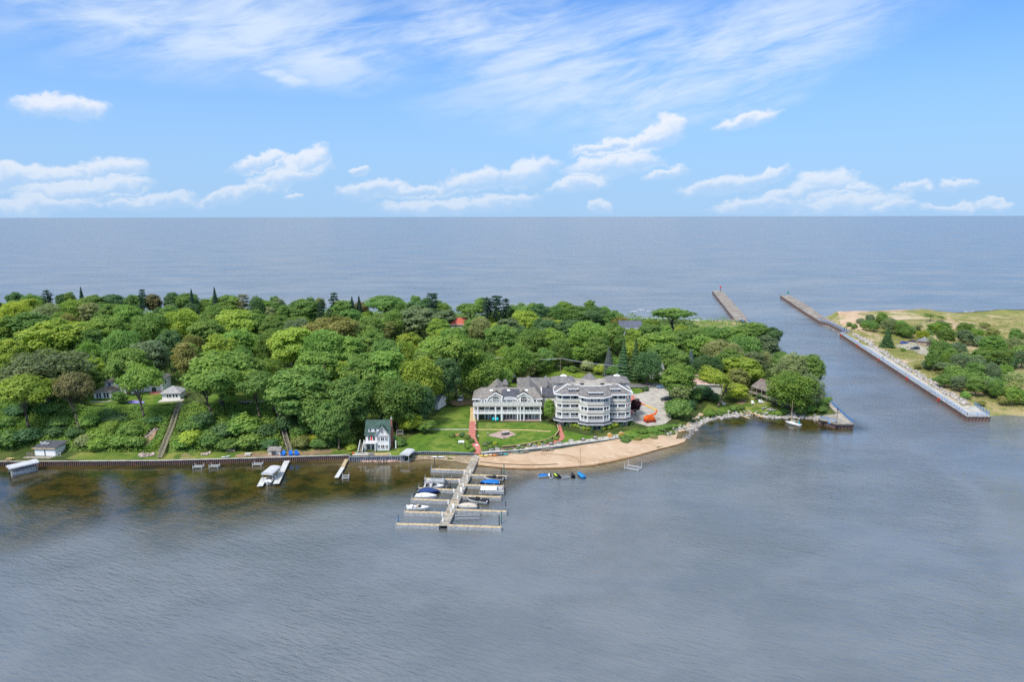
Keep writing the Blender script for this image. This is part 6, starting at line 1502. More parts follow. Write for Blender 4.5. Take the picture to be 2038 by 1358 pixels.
# timber boat ramp in the bay
p = G(1488, 826)
r = thing('boat_ramp', 'broken timber boat ramp reaching into the point bay', 'ramp', (0, 0, 0))
def wpt(u, v, z): x, y = P0(u, v, z); return Vector((x, y, z))
for (a, b_, w, m) in (((1473,809,1.5),(1484,823,.9),.35,WEATH), ((1479,808,1.5),(1491,822,.9),.35,WEATH), ((1484,823,.8),(1502,824,.8),.9,WOODY), ((1476,828,.5),(1492,834,.35),.5,WOODY), ((1502,824,.7),(1518,831,.5),1.0,WOODY), ((1484,823,.8),(1476,828,.5),.4,WEATH)):
    MB().bar(wpt(*a), wpt(*b_), w, .18).build('timber', m, r)
for (u, v) in ((1485,826),(1493,827),(1503,827),(1517,833),(1491,834)): x, y = P0(u, v); MB().cyl((x, y, -1), (x, y, .8), .12, n=6).build('pile', WEATH, r)
# driftwood on the dunes
for (u, v, L_, rz, lab) in ((1752, 655, 7, 40, 'pale driftwood log on the dune slope'), (1766, 697, 6, 0, 'pale log beside the dark spruce')):
    p = G(u, v); r = thing('driftwood_log', lab, 'log', (p.x, p.y, p.z+.4), math.radians(rz)); MB().tube([(-L_/2, 0, 0), (0, .15, .1), (L_/2, 0, 0)], [.2, .28, .14], 7).build('stem', WOODY, r); MB().tube([(L_*.2, 0, 0), (L_*.35, .5, .5)], [.12, .04], 5).build('branch', WOODY, r)
p = G(1872, 757); r = thing('dead_stump', 'bleached bare stump with splayed branches on dune grass', 'stump', (p.x, p.y, p.z))
for i in range(6):
    a = i*1.05; MB().tube([(0, 0, .2), (math.cos(a)*.9, math.sin(a)*.5, 1.0), (math.cos(a)*1.7, math.sin(a)*.9, .3+.9*(i % 2))], [.22, .14, .05], 5).build('branch', CONC, r)
for (u, v, n_, w, lab) in ((292, 908, 60, 6.0, 'heap of pale broken stones at the foot of the bluff'), (410, 905, 30, 3.0, 'pale stone heap beside the white board'), (460, 899, 30, 3, 'pale debris heap below the shrubs'), (300, 868, 40, 5, 'spill of pale rubble on the bluff scar')):
    rocks('rubble', [(u-w*2.6, v+ (6 if v < 880 else 0)), (u+w*2.6, v-(14 if v < 880 else 0))], n_, .32, mat('pale_rubble', (.45, .36, .31), .9, .35, 1.0), lab, 1.2, .25)
p = G(300, 880)
drape('bluff_scar', [(280,890),(292,876),(302,862),(312,858),(310,868),(300,882),(292,894)], SOIL, .35, 'bare reddish earth scar on the bluff slope', step=.8, jit=.15)
drape('shore_path_earth', [(470,906),(500,903),(560,902),(610,900),(660,896),(660,904),(600,908),(540,911),(470,912)], SOIL, .2, 'bare earth strip around the garden shed', step=1.2, jit=.15)
# utility poles and wires
def pole(u, vb, vt, label):
    g = G(u, vb); zt_ = ztop(u, vt, g.y); r = thing('utility_pole', label, 'utility pole', (g.x, g.y, g.z))
    MB().cyl((0, 0, -.3), (0, 0, zt_-g.z), .17, .11, 7).build('shaft', POLEW, r); MB().box(-1.3, 1.3, -.08, .08, zt_-g.z-.9, zt_-g.z-.7).build('crossarm', POLEW, r)
    for s in (-1.1, 0, 1.1): MB().cyl((s, 0, zt_-g.z-.7), (s, 0, zt_-g.z-.45), .06, n=5).build('insulator', GALV, r)
    return Vector((g.x, g.y, zt_-.55))
p1 = pole(1115, 760, 711, 'wooden utility pole standing behind the white condo')
q0 = G(1002, 744); e0 = Vector((q0.x-8, q0.y+4, ztop(1000, 709, q0.y+4))); q1 = G(1290, 764); e1 = Vector((q1.x, q1.y+4, ztop(1282, 729, q1.y+4)))
r = thing('power_line', 'pale power lines strung behind the condos', 'wire')
for s in (-1.1, 0, 1.1):
    b = MB(); o_ = Vector((s, 0, 0))
    for a, c in ((e0, p1), (p1, e1)):
        pts = [a.lerp(c, i/12)+o_+Vector((0, 0, -2.2*4*(i/12)*(1-i/12)*.5)) for i in range(13)]; b.tube(pts, .045, 4)
    b.build('cable', mat('pale_wire', (.45, .45, .47), .6), r)
g_ = G(205, 770); r = thing('flag_pole', 'thin pale pole in the dark wood behind the bluff house', 'pole', (g_.x, g_.y+8, g_.z)); MB().cyl((0, 0, 0), (0, 0, 10), .12, .07, 6).build('shaft', ALUM, r); MB().ball((0, 0, 10.1), .15, 6, 4).build('finial', ALUM, r)
# small yard things right of the cottage
p = G(788, 893); r = thing('yard_post', 'white post beside the cottage lawn', 'post', (p.x, p.y, p.z)); MB().box(-.15, .15, -.15, .15, 0, 2.4).build('shaft', TRIM, r); MB().box(-.2, .2, -.2, .2, 2.4, 2.5).build('cap', TRIM, r)
p = G(784, 879); r = thing('garden_umbrella', 'closed bright green parasol beside the cottage', 'parasol', (p.x, p.y, p.z)); MB().cyl((0, 0, 0), (0, 0, 2.2), .05, n=5).build('pole', ALUM, r); MB().cyl((0, 0, 1.2), (0, 0, 2.2), .7, .1, 8).build('canopy', mat('green_cloth', (0, .3, .09), .8), r)
p = G(796, 868); r = thing('swing_seat', 'dark swing seat under the willowy tree', 'swing', (p.x, p.y, p.z)); MB().box(-.8, .8, -.3, .3, .45, .55).build('seat', WEATH, r); MB().box(-.8, .8, .3, .38, .5, 1.1).build('backrest', WEATH, r); MB().tube([(-1, 0, 0), (-1, 0, 1.9), (1, 0, 1.9), (1, 0, 0)], .07, 5).build('frame', TRIM, r)
p = G(760, 906); r = thing('sand_box', 'tan wooden planter deck in front of the cottage', 'planter', (p.x, p.y, p.z+.1)); MB().box(-2.2, 2.2, -.6, .6, 0, .35).build('box', WOODY, r); MB().box(-2.0, 2.0, -.45, .45, .35, .37).build('fill', SAND, r)
p = G(703, 905); r = thing('fire_ring', 'orange bucket on the terrace corner by the narrow dock', 'bucket', (p.x, p.y, p.z+.15)); MB().cyl((0, 0, 0), (0, 0, .55), .26, .34, 8).build('body', ORANGE, r); MB().tube([(-.3, 0, .55), (0, 0, .85), (.3, 0, .55)], .03, 4).build('handle', DGREY, r)
# surf on the far beaches
surf = MB()
for (u, v, w) in ((1276,617,12),(1262,620,16),(1290,619,8),(1300,634,60),(1380,638,60),(1420,640,40),(1930,621,24),(1960,626,40),(2010,628,60),(1990,632,90),(1880,630,60),(1800,629,50),(1720,628,40),(1700,623,30)):
    x, y = P0(u, v); W_ = w/pxm(y); n = 8
    for i in range(n):
        xa = x-W_/2+W_*i/n; xb = xa+W_/n; ya = y+vnoise(xa, y, 6, 2)*2; yb = y+vnoise(xb, y, 6, 2)*2; h = .16+.22*random.random()
        surf.add([(xa, ya-.9, .015), (xb, yb-.9, .015), (xb, yb, h), (xa, ya, h), (xb, yb+.5, .015), (xa, ya+.5, .015)], [(0,1,2,3),(3,2,4,5)])
tag(surf.build('surf', mat('foam', (.5, .52, .53), .8, .4, .8)), 'small white breaking waves along the far beaches', 'surf', kind='stuff')

# ================================================================== vegetation
def quad_mesh(name, C, Nrm, size, tone, m, aspect=0.75):
    """leaf-sized faces: centres C, normals Nrm, half sizes"""
    n = len(C)
    Nrm = Nrm/np.linalg.norm(Nrm, axis=1)[:, None]
    r = RNG.normal(size=(n, 3)); a = np.cross(Nrm, r); a /= np.linalg.norm(a, axis=1)[:, None]+1e-9
    b = np.cross(Nrm, a); s = size[:, None]
    k = RNG.uniform(-.35, .35, (n, 1))
    V = np.stack([C-a*s, C-b*s*aspect+a*s*k, C+a*s, C+b*s*aspect-a*s*k], 1).reshape(-1, 3)
    me = bpy.data.meshes.new(name)
    me.vertices.add(4*n); me.vertices.foreach_set('co', V.astype(np.float32).ravel())
    me.loops.add(4*n); me.loops.foreach_set('vertex_index', np.arange(4*n, dtype=np.int32))
    me.polygons.add(n); me.polygons.foreach_set('loop_start', np.arange(0, 4*n, 4, dtype=np.int32)); me.polygons.foreach_set('loop_total', np.full(n, 4, np.int32))
    at = me.attributes.new('tone', 'FLOAT', 'FACE'); at.data.foreach_set('value', tone.astype(np.float32))
    me.materials.append(m); me.update(calc_edges=True)
    return me
def unit(n):
    d = RNG.normal(size=(n, 3)); return d/np.linalg.norm(d, axis=1)[:, None]
def leafy(name, puffs, n, size, spread=0.5, cull=0.6, up=0.3, m=LEAF, loose=.16):
    """puffs: array of cx,cy,cz,rx,ry,rz. Leaves lie on the puffs' outer skins"""
    P = np.array(puffs, float); w = (P[:, 3]*P[:, 4]+P[:, 3]*P[:, 5]); w /= w.sum()
    C = []; Nn = []; T = []; cc = P[:, :3].mean(0); cc[2] = P[:, 2].min()*.5+P[:, 2].mean()*.5
    ptone = RNG.uniform(0, 1, len(P))
    got = 0
    while got < n:
        k = 4000; i = RNG.choice(len(P), k, p=w); d = unit(k); d[:, 2] = np.where(RNG.random(k) < .55, np.abs(d[:, 2]), d[:, 2])
        q = P[i, :3]+d*P[i, 3:6]*RNG.uniform(.7, 1.1, (k, 1))+RNG.normal(0, loose, (k, 3))*P[i, 3:4]
        keep = np.ones(k, bool)
        for j in range(len(P)):
            e = ((q-P[j, :3])/P[j, 3:6]); keep &= ~(((e*e).sum(1) < cull*cull) & (i != j))
        q, d, i = q[keep], d[keep], i[keep]
        cd = q-cc; cd = cd/(np.linalg.norm(cd, axis=1)[:, None]+1e-6)
        C.append(q); Nn.append(d*.7+cd*.75+RNG.normal(0, spread, q.shape)+np.array([0, 0, up])); T.append(ptone[i]*.5+RNG.uniform(0, .5, len(q)))
        got += len(q)
    C = np.concatenate(C)[:n]; Nn = np.concatenate(Nn)[:n]; T = np.concatenate(T)[:n]
    return quad_mesh(name, C, Nn, size*RNG.uniform(.6, 1.25, n), T, m)
def dome(n, rad, zc, rz, pr, zmin=-.45, squash=.72, fill=.3, lump=.2, seed=0):
    """puff centres spread over a lumpy dome"""
    out = []; rg = np.random.default_rng(seed)
    ga = math.pi*(3-math.sqrt(5))
    for i in range(n):
        z = 1-(i+.5)/n*(1-zmin); r = math.sqrt(max(0, 1-z*z)); a = ga*i+rg.uniform(-.3, .3)
        k = 1-lump+rg.uniform(-lump, lump)
        k = k*(.8+.2*vnoise(math.cos(a)*2.2+seed, math.sin(a)*2.2+z*2, 1.0, seed))
        p = pr*rg.uniform(.72, 1.3)
        out.append((rad*r*math.cos(a)*k, rad*r*math.sin(a)*k, zc+rz*z*k, p, p, p*squash*rg.uniform(.8, 1.2)))
    for i in range(int(n*fill)):
        d = rg.normal(size=3); d /= np.linalg.norm(d); p = pr*rg.uniform(.9, 1.3); k = rg.uniform(.15, .5)
        out.append((rad*d[0]*k, rad*d[1]*k, zc+rz*d[2]*k*.8, p, p, p*.8))
    return out
def trunk_mesh(name, H, r0, top, puffs, nl=7, seed=0, lean=(0, 0), zmin=.3):
    rg = np.random.default_rng(seed+100); b = MB()
    K = 6; pts = []
    for i in range(K+1):
        t = i/K; pts.append((lean[0]*t+rg.normal(0, .12)*t, lean[1]*t+rg.normal(0, .12)*t, top*t))
    b.tube(pts, [r0*(1.25 if i == 0 else 1)*(1-.75*i/K) for i in range(K+1)], 7)
    P = sorted(puffs, key=lambda p: rg.random())[:nl]
    for p in P:
        t = rg.uniform(.45, .95); k = t*K; i = min(int(k), K-1)
        s = Vector(pts[i]).lerp(Vector(pts[i+1]), k-i); e = Vector(p[:3]); mid = s.lerp(e, .5)+Vector((0, 0, -.05*(e-s).length))
        b.tube([s, mid, s.lerp(e, .95)], [r0*.38, r0*.24, r0*.09], 5)
    return b.mesh(name, BARK, True)
KIND = {}
def reg(kind, crowns, w, h): KIND[kind] = (crowns, w, h)   # list of (crown mesh, trunk mesh), nominal width, nominal height
def make_kinds():
    oak = []
    for s in range(5):
        pf = dome(74, 5.6, 9.8, 7.2, 1.45, -.8, seed=s, lump=.24)
        oak.append((leafy('crown', pf, 16000, .305), trunk_mesh('trunk', 17, .42, 11, pf, 8, s)))
    reg('oak', oak, 13.2, 18.2)
    tall = []
    for s in range(3):
        pf = dome(44, 3.7, 10.5, 7.4, 1.5, -.75, seed=20+s, lump=.2)
        tall.append((leafy('crown', pf, 9500, .31), trunk_mesh('trunk', 18, .34, 13, pf, 8, 20+s)))
    reg('tall', tall, 9.8, 19.2)
    high = []   # clear stem, crown carried high
    for s in range(3):
        pf = dome(36, 5.2, 13.4, 4.0, 1.6, -.5, seed=40+s, lump=.22, squash=.6)
        high.append((leafy('crown', pf, 8600, .31), trunk_mesh('trunk', 18, .36, 13, pf, 10, 40+s)))
    reg('high', high, 12.8, 18.6)
    umb = []
    for s in range(2):
        pf = dome(30, 5.6, 10.5, 3.4, 1.5, -.12, seed=60+s, lump=.2, squash=.55, fill=.2)
        umb.append((leafy('crown', pf, 5200, .34), trunk_mesh('trunk', 15, .4, 10, pf, 14, 60+s)))
    reg('umbrella', umb, 13.4, 15)
    wil = []
    for s in range(2):
        pf = dome(50, 4.8, 8.6, 6.4, 1.45, -.85, seed=70+s, lump=.16, squash=1.25)
        wil.append((leafy('crown', pf, 13000, .235, spread=.9), trunk_mesh('trunk', 16, .4, 10, pf, 8, 70+s)))
    reg('fine', wil, 12, 16.6)
    bush = []
    for s in range(4):
        pf = dome(22, 1.9, 1.7, 1.5, .85, -.4, seed=80+s, lump=.2)
        bush.append((leafy('crown', pf, 1500, .24), trunk_mesh('trunk', 3, .09, 1.6, pf, 6, 80+s)))
    reg('bush', bush, 5.2, 3.8)
    pine = []
    for s in range(3):
        rg = np.random.default_rng(90+s); pf = []; b = MB(); lean = rg.uniform(-.8, .8)
        b.tube([(0, 0, 0), (lean*.4, 0, 8), (lean, 0, 17)], [.32, .24, .06], 6)
        z = 7.5
        while z < 17.4:
            L = 3.6*(1-((z-8)/13.5)**2)*rg.uniform(.55, 1.1); a0 = rg.uniform(0, 6.28)
            for q in range(4):
                a = a0+q*1.57+rg.uniform(-.5, .5); l = L*rg.uniform(.5, 1.1); cx = lean*z/17
                b.tube([(cx, 0, z), (cx+l*math.cos(a), l*math.sin(a), z+.25*l)], [.07, .02], 4)
                for t in (.55, .95): pf.append((cx+l*t*math.cos(a), l*t*math.sin(a), z+.25*l*t+.1, .8, .8, .33))
            z += rg.uniform(.8, 1.5)
        pf.append((lean, 0, 17.4, .6, .6, .8))
        pine.append((leafy('crown', pf, 3600, .24, spread=.8, cull=.4), b.mesh('trunk', BARK)))
    reg('pine', pine, 7.2, 18.2)
    spr = []
    for s in range(3):
        rg = np.random.default_rng(95+s); n = 5200
        z = 1-np.sqrt(rg.random(n)); lay = .75+.25*np.cos(z*14*2*math.pi+rg.uniform(0, 6))
        a = rg.uniform(0, 6.283, n); rr = (1-z)*3.0*lay*(.85+.3*vnoise(np.cos(a)*2, z*9+np.sin(a)*2, 1.0, s))*np.sqrt(rg.uniform(.45, 1, n))
        C = np.c_[rr*np.cos(a), rr*np.sin(a), 1.0+z*15-rr*.22]
        Nn = np.c_[np.cos(a)*.8, np.sin(a)*.8, np.full(n, .7)]+rg.normal(0, .45, (n, 3))
        spr.append((quad_mesh('crown', C, Nn, .27*rg.uniform(.6, 1.3, n), rg.random(n), LEAF), MB().cyl((0, 0, 0), (0, 0, 15.5), .26, .03, 6).mesh('trunk', BARK)))
    reg('spruce', spr, 6.2, 16)
    bare = []   # thin, half bare crown with limbs showing
    for s in range(3):
        pf = dome(26, 4.0, 8.5, 5.0, 1.0, -.6, seed=110+s, lump=.3)
        bare.append((leafy('crown', pf, 1500, .22, spread=.9, cull=.2), trunk_mesh('trunk', 14, .26, 11, pf, 22, 110+s)))
    reg('sparse', bare, 10, 14.5)
make_kinds()

TONES = {'bright': ((0.350, 0.446, 0.076), 'bright yellow-green'), 'lime': ((0.390, 0.446, 0.063), 'vivid lime green'), 'mid': ((0.194, 0.315, 0.083), 'mid green'),
 'fresh': ((0.238, 0.375, 0.083), 'fresh green'), 'dark': ((0.119, 0.222, 0.091), 'dark green'), 'grey': ((0.216, 0.283, 0.147), 'grey-green'), 'olive': ((0.284, 0.293, 0.094), 'olive green'),
 'pale': ((0.340, 0.384, 0.172), 'pale green'), 'brown': ((0.238, 0.220, 0.095), 'brownish green'), 'conifer': ((0.063, 0.118, 0.083), 'blackish green'), 'blue': ((0.225, 0.274, 0.291), 'blue-grey'), 'purple': ((0.075, 0.026, 0.040), 'dark purple')}
KNOUN = {'oak': 'broad tree', 'tall': 'tall oval tree', 'high': 'high-crowned tree', 'umbrella': 'umbrella-shaped tree', 'fine': 'feathery tree', 'bush': 'shrub', 'pine': 'open-branched pine', 'spruce': 'conical spruce', 'sparse': 'half-bare thin tree'}
COUNT = {}
TREES = []     # x, y, radius of everything planted
def ordinal(n):
    one = ['', 'first', 'second', 'third', 'fourth', 'fifth', 'sixth', 'seventh', 'eighth', 'ninth', 'tenth', 'eleventh', 'twelfth', 'thirteenth', 'fourteenth', 'fifteenth', 'sixteenth', 'seventeenth', 'eighteenth', 'nineteenth']
    tens = {2: 'twent', 3: 'thirt', 4: 'fort', 5: 'fift'}; car = ['', 'first', 'second', 'third', 'fourth', 'fifth', 'sixth', 'seventh', 'eighth', 'ninth']
    if n < 20: return one[n]
    return tens[n//10]+('ieth' if n % 10 == 0 else 'y-'+car[n % 10])
def plant(x, y, z, w, h, kind, tone, label, group, lean=0.0, jit=.08):
    crowns, W0, H0 = KIND[kind]; i = COUNT.get(kind, 0); COUNT[kind] = i+1
    cm_, tm_ = crowns[i % len(crowns)]
    cat = 'shrub' if kind == 'bush' else 'tree'
    name = {'bush': 'shrub', 'pine': 'pine_tree', 'spruce': 'spruce_tree'}.get(kind, 'leafy_tree')
    r = thing(name, label, cat, (x, y, z-.15), random.uniform(0, 6.28) if not lean else 0.0, group)
    if lean: r.rotation_euler = (0, lean, 0)
    elif kind not in ('spruce', 'bush'): r.rotation_euler = (random.uniform(-.07, .07), random.uniform(-.07, .07), r.rotation_euler[2])
    r.scale = (w/W0, w/W0*random.uniform(.94, 1.06), h/H0)
    c = link('crown', cm_, r); t = link('trunk', tm_, r)
    if lean: c.rotation_euler = (0, -lean, random.uniform(0, 6.28)*0)
    col = TONES[tone][0]; f = 1+random.uniform(-jit, jit)*1.6; g = random.uniform(-jit, jit)
    c.color = (col[0]*f*(1+g), col[1]*f, col[2]*f*(1-g), 1)
    TREES.append((x, y, w/2))
    return r
def by_top(u, v, w, kind, tone, H):
    """stand a tree of height H where its top meets the sight line of pixel u,v"""
    d = ray(u, v); ts = np.arange(205, 640, 1.0)/d[1]
    p = np.array([0, 0, CAM_H])+ts[:, None]*d
    ok = p[:, 2] <= np.maximum(height(p[:, :2]), -0.2)+H
    k = int(np.argmax(ok)); x, y = p[k, 0], p[k, 1]
    return x, y, max(hz(x, y), 0), w/pxm(y, 15), H
def by_base(u, v, w, ub, vb):
    g = G(ub, vb); zt = ztop(u, v, g.y)
    d = ray(u, v); x = d[0]/d[1]*g.y
    return (x+g.x)/2, g.y, g.z, w/pxm(g.y, 12), zt-g.z

# crown tops read from the photograph: u, v, width, kind, tone, height
SKYLINE = [(28,577,34,'oak','dark',17),(62,580,46,'oak','mid',16),(95,576,18,'pine','conifer',19),(124,577,30,'oak','dark',17),(140,577,28,'tall','mid',17),(160,570,12,'spruce','conifer',20),(186,582,54,'oak','mid',17),(226,580,48,'oak','dark',17),
 (264,581,44,'oak','mid',17),(279,576,16,'pine','conifer',19),(302,581,38,'tall','brown',16),(340,578,40,'oak','dark',17),(368,579,50,'oak','mid',17),(380,574,12,'spruce','conifer',19),(426,570,24,'spruce','conifer',21),(452,582,54,'oak','mid',17),(486,586,26,'pine','brown',17),(512,585,34,'oak','dark',17),
 (536,606,26,'oak','pale',11),(566,600,28,'tall','mid',14),(606,588,66,'oak','mid',18),(636,596,18,'pine','conifer',17),(663,582,18,'pine','conifer',19),(682,594,58,'oak','mid',16),(700,590,14,'spruce','conifer',17),(714,588,14,'spruce','conifer',17),(718,597,32,'oak','brown',13),
 (766,586,84,'high','mid',18),(828,593,58,'oak','dark',17),(864,583,26,'pine','conifer',20),(886,612,52,'oak','grey',13),(936,600,66,'high','mid',17),(968,591,26,'pine','conifer',21),(983,588,28,'pine','conifer',22),(1004,595,20,'pine','conifer',19),
 (1038,600,62,'oak','mid',17),(1072,600,46,'oak','dark',17),(1110,603,66,'oak','mid',16),(1150,604,62,'oak','mid',16),(1186,607,58,'oak','dark',16),(1212,612,56,'oak','mid',15),(1234,628,52,'oak','olive',11),(1340,611,82,'umbrella','mid',16),(1278,640,34,'oak','mid',9),
 (1380,645,60,'oak','mid',12),(1422,646,74,'oak','mid',13),(1462,648,66,'oak','fresh',13),(1500,640,62,'high','mid',15),(1532,648,44,'oak','dark',13)]
UPPER = [(22,596,70,'oak','bright',18),(52,588,44,'oak','bright',17),(92,598,66,'fine','pale',17),(142,592,74,'oak','fresh',18),(170,596,60,'oak','pale',17),(215,600,60,'oak','mid',18),(60,616,96,'oak','mid',19),(12,622,70,'oak','fresh',18),
 (250,601,64,'oak','fresh',18),(300,616,86,'oak','mid',18),(362,610,80,'fine','bright',19),(340,600,50,'oak','mid',17),(410,628,76,'oak','mid',18),(428,600,60,'oak','mid',17),(470,610,98,'oak','bright',19),(505,612,64,'oak','fresh',18),
 (546,622,66,'oak','mid',17),(592,628,62,'oak','grey',17),(660,624,116,'oak','olive',20),(700,610,60,'oak','mid',17),(735,622,60,'oak','mid',17),(790,610,70,'oak','mid',17),(834,604,96,'oak','grey',19),(900,646,80,'oak','fresh',18),(872,630,50,'oak','fresh',15),(955,627,46,'fine','pale',15),
 (1046,612,62,'oak','bright',17),(1000,640,70,'oak','mid',17),(1012,628,60,'oak','grey',16),(1064,646,76,'oak','mid',18),(1104,650,56,'tall','fresh',17),(1085,628,60,'oak','dark',17),(1130,632,64,'oak','dark',17),(1172,634,94,'fine','fresh',19),(1218,638,54,'oak','mid',17),(1258,648,40,'oak','bright',14),
 (1292,640,62,'oak','mid',15),(1312,650,72,'tall','fresh',18),(1358,652,64,'oak','mid',16),(1398,662,64,'oak','fresh',17),(1440,668,70,'fine','pale',18),(1484,664,70,'oak','mid',17),(1530,664,50,'tall','grey',17)]
MIDDLE = [(208,620,92,'oak','fresh',19),(110,628,124,'oak','bright',22),(168,640,70,'oak','mid',19),(240,650,76,'oak','mid',19),(16,668,66,'oak','bright',17),(84,688,176,'fine','grey',21),(246,684,86,'oak','mid',19),(292,668,94,'oak','grey',19),(330,650,60,'oak','dark',19),(366,674,56,'tall','olive',18),
 (470,648,74,'oak','fresh',18),(440,660,80,'oak','bright',18),(580,640,96,'oak','bright',21),(530,650,60,'oak','mid',18),(642,650,112,'fine','fresh',20),(626,684,88,'tall','fresh',20),(690,660,80,'oak','fresh',18),(500,702,56,'oak','mid',17),(645,720,28,'spruce','brown',17),
 (738,650,70,'oak','mid',18),(772,668,66,'oak','mid',18),(815,655,66,'oak','bright',18),(800,668,62,'fine','bright',18),(866,664,104,'oak','fresh',20),(846,690,60,'oak','mid',18),(1062,698,54,'oak','mid',12),(1030,680,70,'oak','fresh',18),(1086,690,44,'tall','mid',12),(1040,716,54,'oak','olive',10),(1146,684,44,'tall','fresh',11),(1116,668,50,'oak','mid',15),
 (1190,664,60,'oak','mid',17),(1212,690,24,'spruce','blue',13),(1322,678,56,'oak','mid',16),(1290,694,60,'oak','dark',16),(1376,696,26,'spruce','blue',13),(1352,690,46,'oak','mid',15),(1412,700,56,'oak','dark',14),(1455,692,60,'oak','mid',15),(1500,690,50,'tall','grey',16),(1525,690,30,'sparse','pale',15)]
FRONTW = [(432,690,150,'oak','fresh',22),(720,690,104,'oak','mid',22),(752,686,118,'oak','fresh',23),(832,704,92,'fine','bright',22),(590,718,150,'oak','mid',23),(694,740,94,'oak','mid',22),(788,742,112,'oak','mid',20),(880,702,72,'oak','dark',20),(960,692,92,'oak','fresh',20),(650,790,64,'oak','mid',17),(616,770,80,'oak','mid',18),
 (670,800,50,'tall','mid',16),(840,760,60,'oak','dark',16),(1000,726,40,'oak','fresh',12),(480,684,60,'oak','mid',18)]
def row(lst, what, group):
    for i, t in enumerate(sorted(lst, key=lambda q: q[0])):
        u, v, w, kind, tone, H = t
        if kind == 'oak' and i % 4 == 1: kind = 'fine'
        if kind == 'oak' and i % 7 == 3: kind = 'tall'; w *= .9
        if 1300 < u < 1560: w *= 1.18
        if 'dune' in what: w *= 1.1; H *= 1.12
        x, y, z, wm, h = by_top(u, v, w, kind, tone, H)
        plant(x, y, z, wm*(2.3 if kind == 'spruce' and w < 16 else 1.3 if kind in ('pine', 'spruce') else 1.06), h, kind, tone, '%s %s, %s from the left %s' % (TONES[tone][1], KNOUN[kind], ordinal(i+1), what), group)
row(SKYLINE, 'in the treeline against the lake', 'trees along the lake skyline')
row(UPPER, 'in the row below the skyline trees', 'trees of the upper wood')
row(MIDDLE, 'in the middle of the wood', 'trees of the middle wood')
row(FRONTW, 'among big trees fronting the wood', 'trees of the wood front')
# single trees with their feet in view: top u,v, width, foot u,v
SOLO = [(55,742,116,'high','bright',60,866,'bright yellow-green tree with bare trunk at the left edge of bluff'),
 (143,730,78,'high','brown',163,870,'brownish high-crowned tree on bluff above the boathouse'),
 (276,724,94,'umbrella','fresh',290,843,'umbrella-shaped tree leaning in front of the white bluff house'),
 (400,728,116,'high','fresh',431,845,'fresh green tree with pale bare trunk right of the long stairs'),
 (508,735,90,'high','mid',520,845,'green tree with bare trunk above the blue chairs'),
 (241,777,34,'oak','mid',240,806,'small round tree on the bluff house lawn'),
 (908,658,102,'high','fresh',908,792,'tall tree with long bare trunk behind the lawn left of lodge'),
 (817,818,60,'fine','lime',818,860,'bright green willowy tree right of the green-roofed cottage'),
 (843,835,44,'oak','mid',846,862,'rounded tree between willowy tree and grey garage roof'),
 (764,798,18,'spruce','blue',762,850,'slim pale-leaved conifer behind the green-roofed cottage'),
 (1345,718,82,'oak','fresh',1345,802,'big dense rounded tree at back of the gravel lot'),
 (1452,735,84,'high','lime',1428,811,'lime green tree with thick trunk on the point lawn'),
 (1496,709,98,'oak','bright',1486,766,'bright green tree left of the long-roofed motel'),
 (1460,760,60,'oak','lime',1461,798,'low lime tree beside the bare earth patch on point'),
 (1476,728,50,'oak','olive',1470,782,'olive tree between the lime tree and bright tree on point'),
 (1580,731,104,'fine','fresh',1573,822,'feathery willow with two trunks at the tip of the point'),
 (1622,740,74,'fine','grey',1608,818,'grey-green feathery willow nearest the channel wall'),
 (1580,692,70,'fine','pale',1580,782,'pale feathery tree behind the willows on the point'),
 (1614,692,56,'tall','mid',1612,784,'tall oval tree nearest the channel behind the willows'),
 (1548,715,60,'sparse','pale',1550,775,'thin half-bare tree behind the motel roof'),
 (1540,770,26,'high','mid',1539,812,'small slim tree in front of the motel porch'),
 (1352,760,56,'sparse','pale',1352,812,'grey twiggy willow at the edge of the gravel lot'),
 (1240,672,38,'spruce','dark',1240,757,'dense dark cedar, left of the pair behind the white condo'),
 (1264,670,40,'spruce','dark',1264,758,'dense dark cedar, right of the pair behind the white condo'),
 (1092,789,26,'tall','fresh',1092,842,'bright conical tree between the lodge and the white condo'),
 (1765,649,32,'spruce','dark',1765,692,'dark spruce standing alone beside the dune car park'),
 (1853,621,34,'sparse','mid',1851,640,'thin tree on the dune crest, left of a pair'),
 (1876,626,26,'sparse','mid',1874,640,'thin tree on the dune crest, right of a pair')]
for (u, v, w, kind, tone, ub, vb, lab) in SOLO:
    x, y, z, wm, h = by_base(u, v, w, ub, vb)
    g = G(ub, vb); ln = math.atan2(((u-ub)/pxm(g.y)), h*.8)
    plant(g.x, g.y, g.z, wm, h, kind, tone, lab, 'trees standing clear of the wood', lean=ln if abs(ln) > .03 else 0)
# purple-leaved ornamental by the gravel lot
g = G(1264, 827)
plant(g.x, g.y, g.z, 27/pxm(g.y), 6.8, 'tall', 'purple', 'small dark purple-leaved tree beside the white condo', 'trees standing clear of the wood')
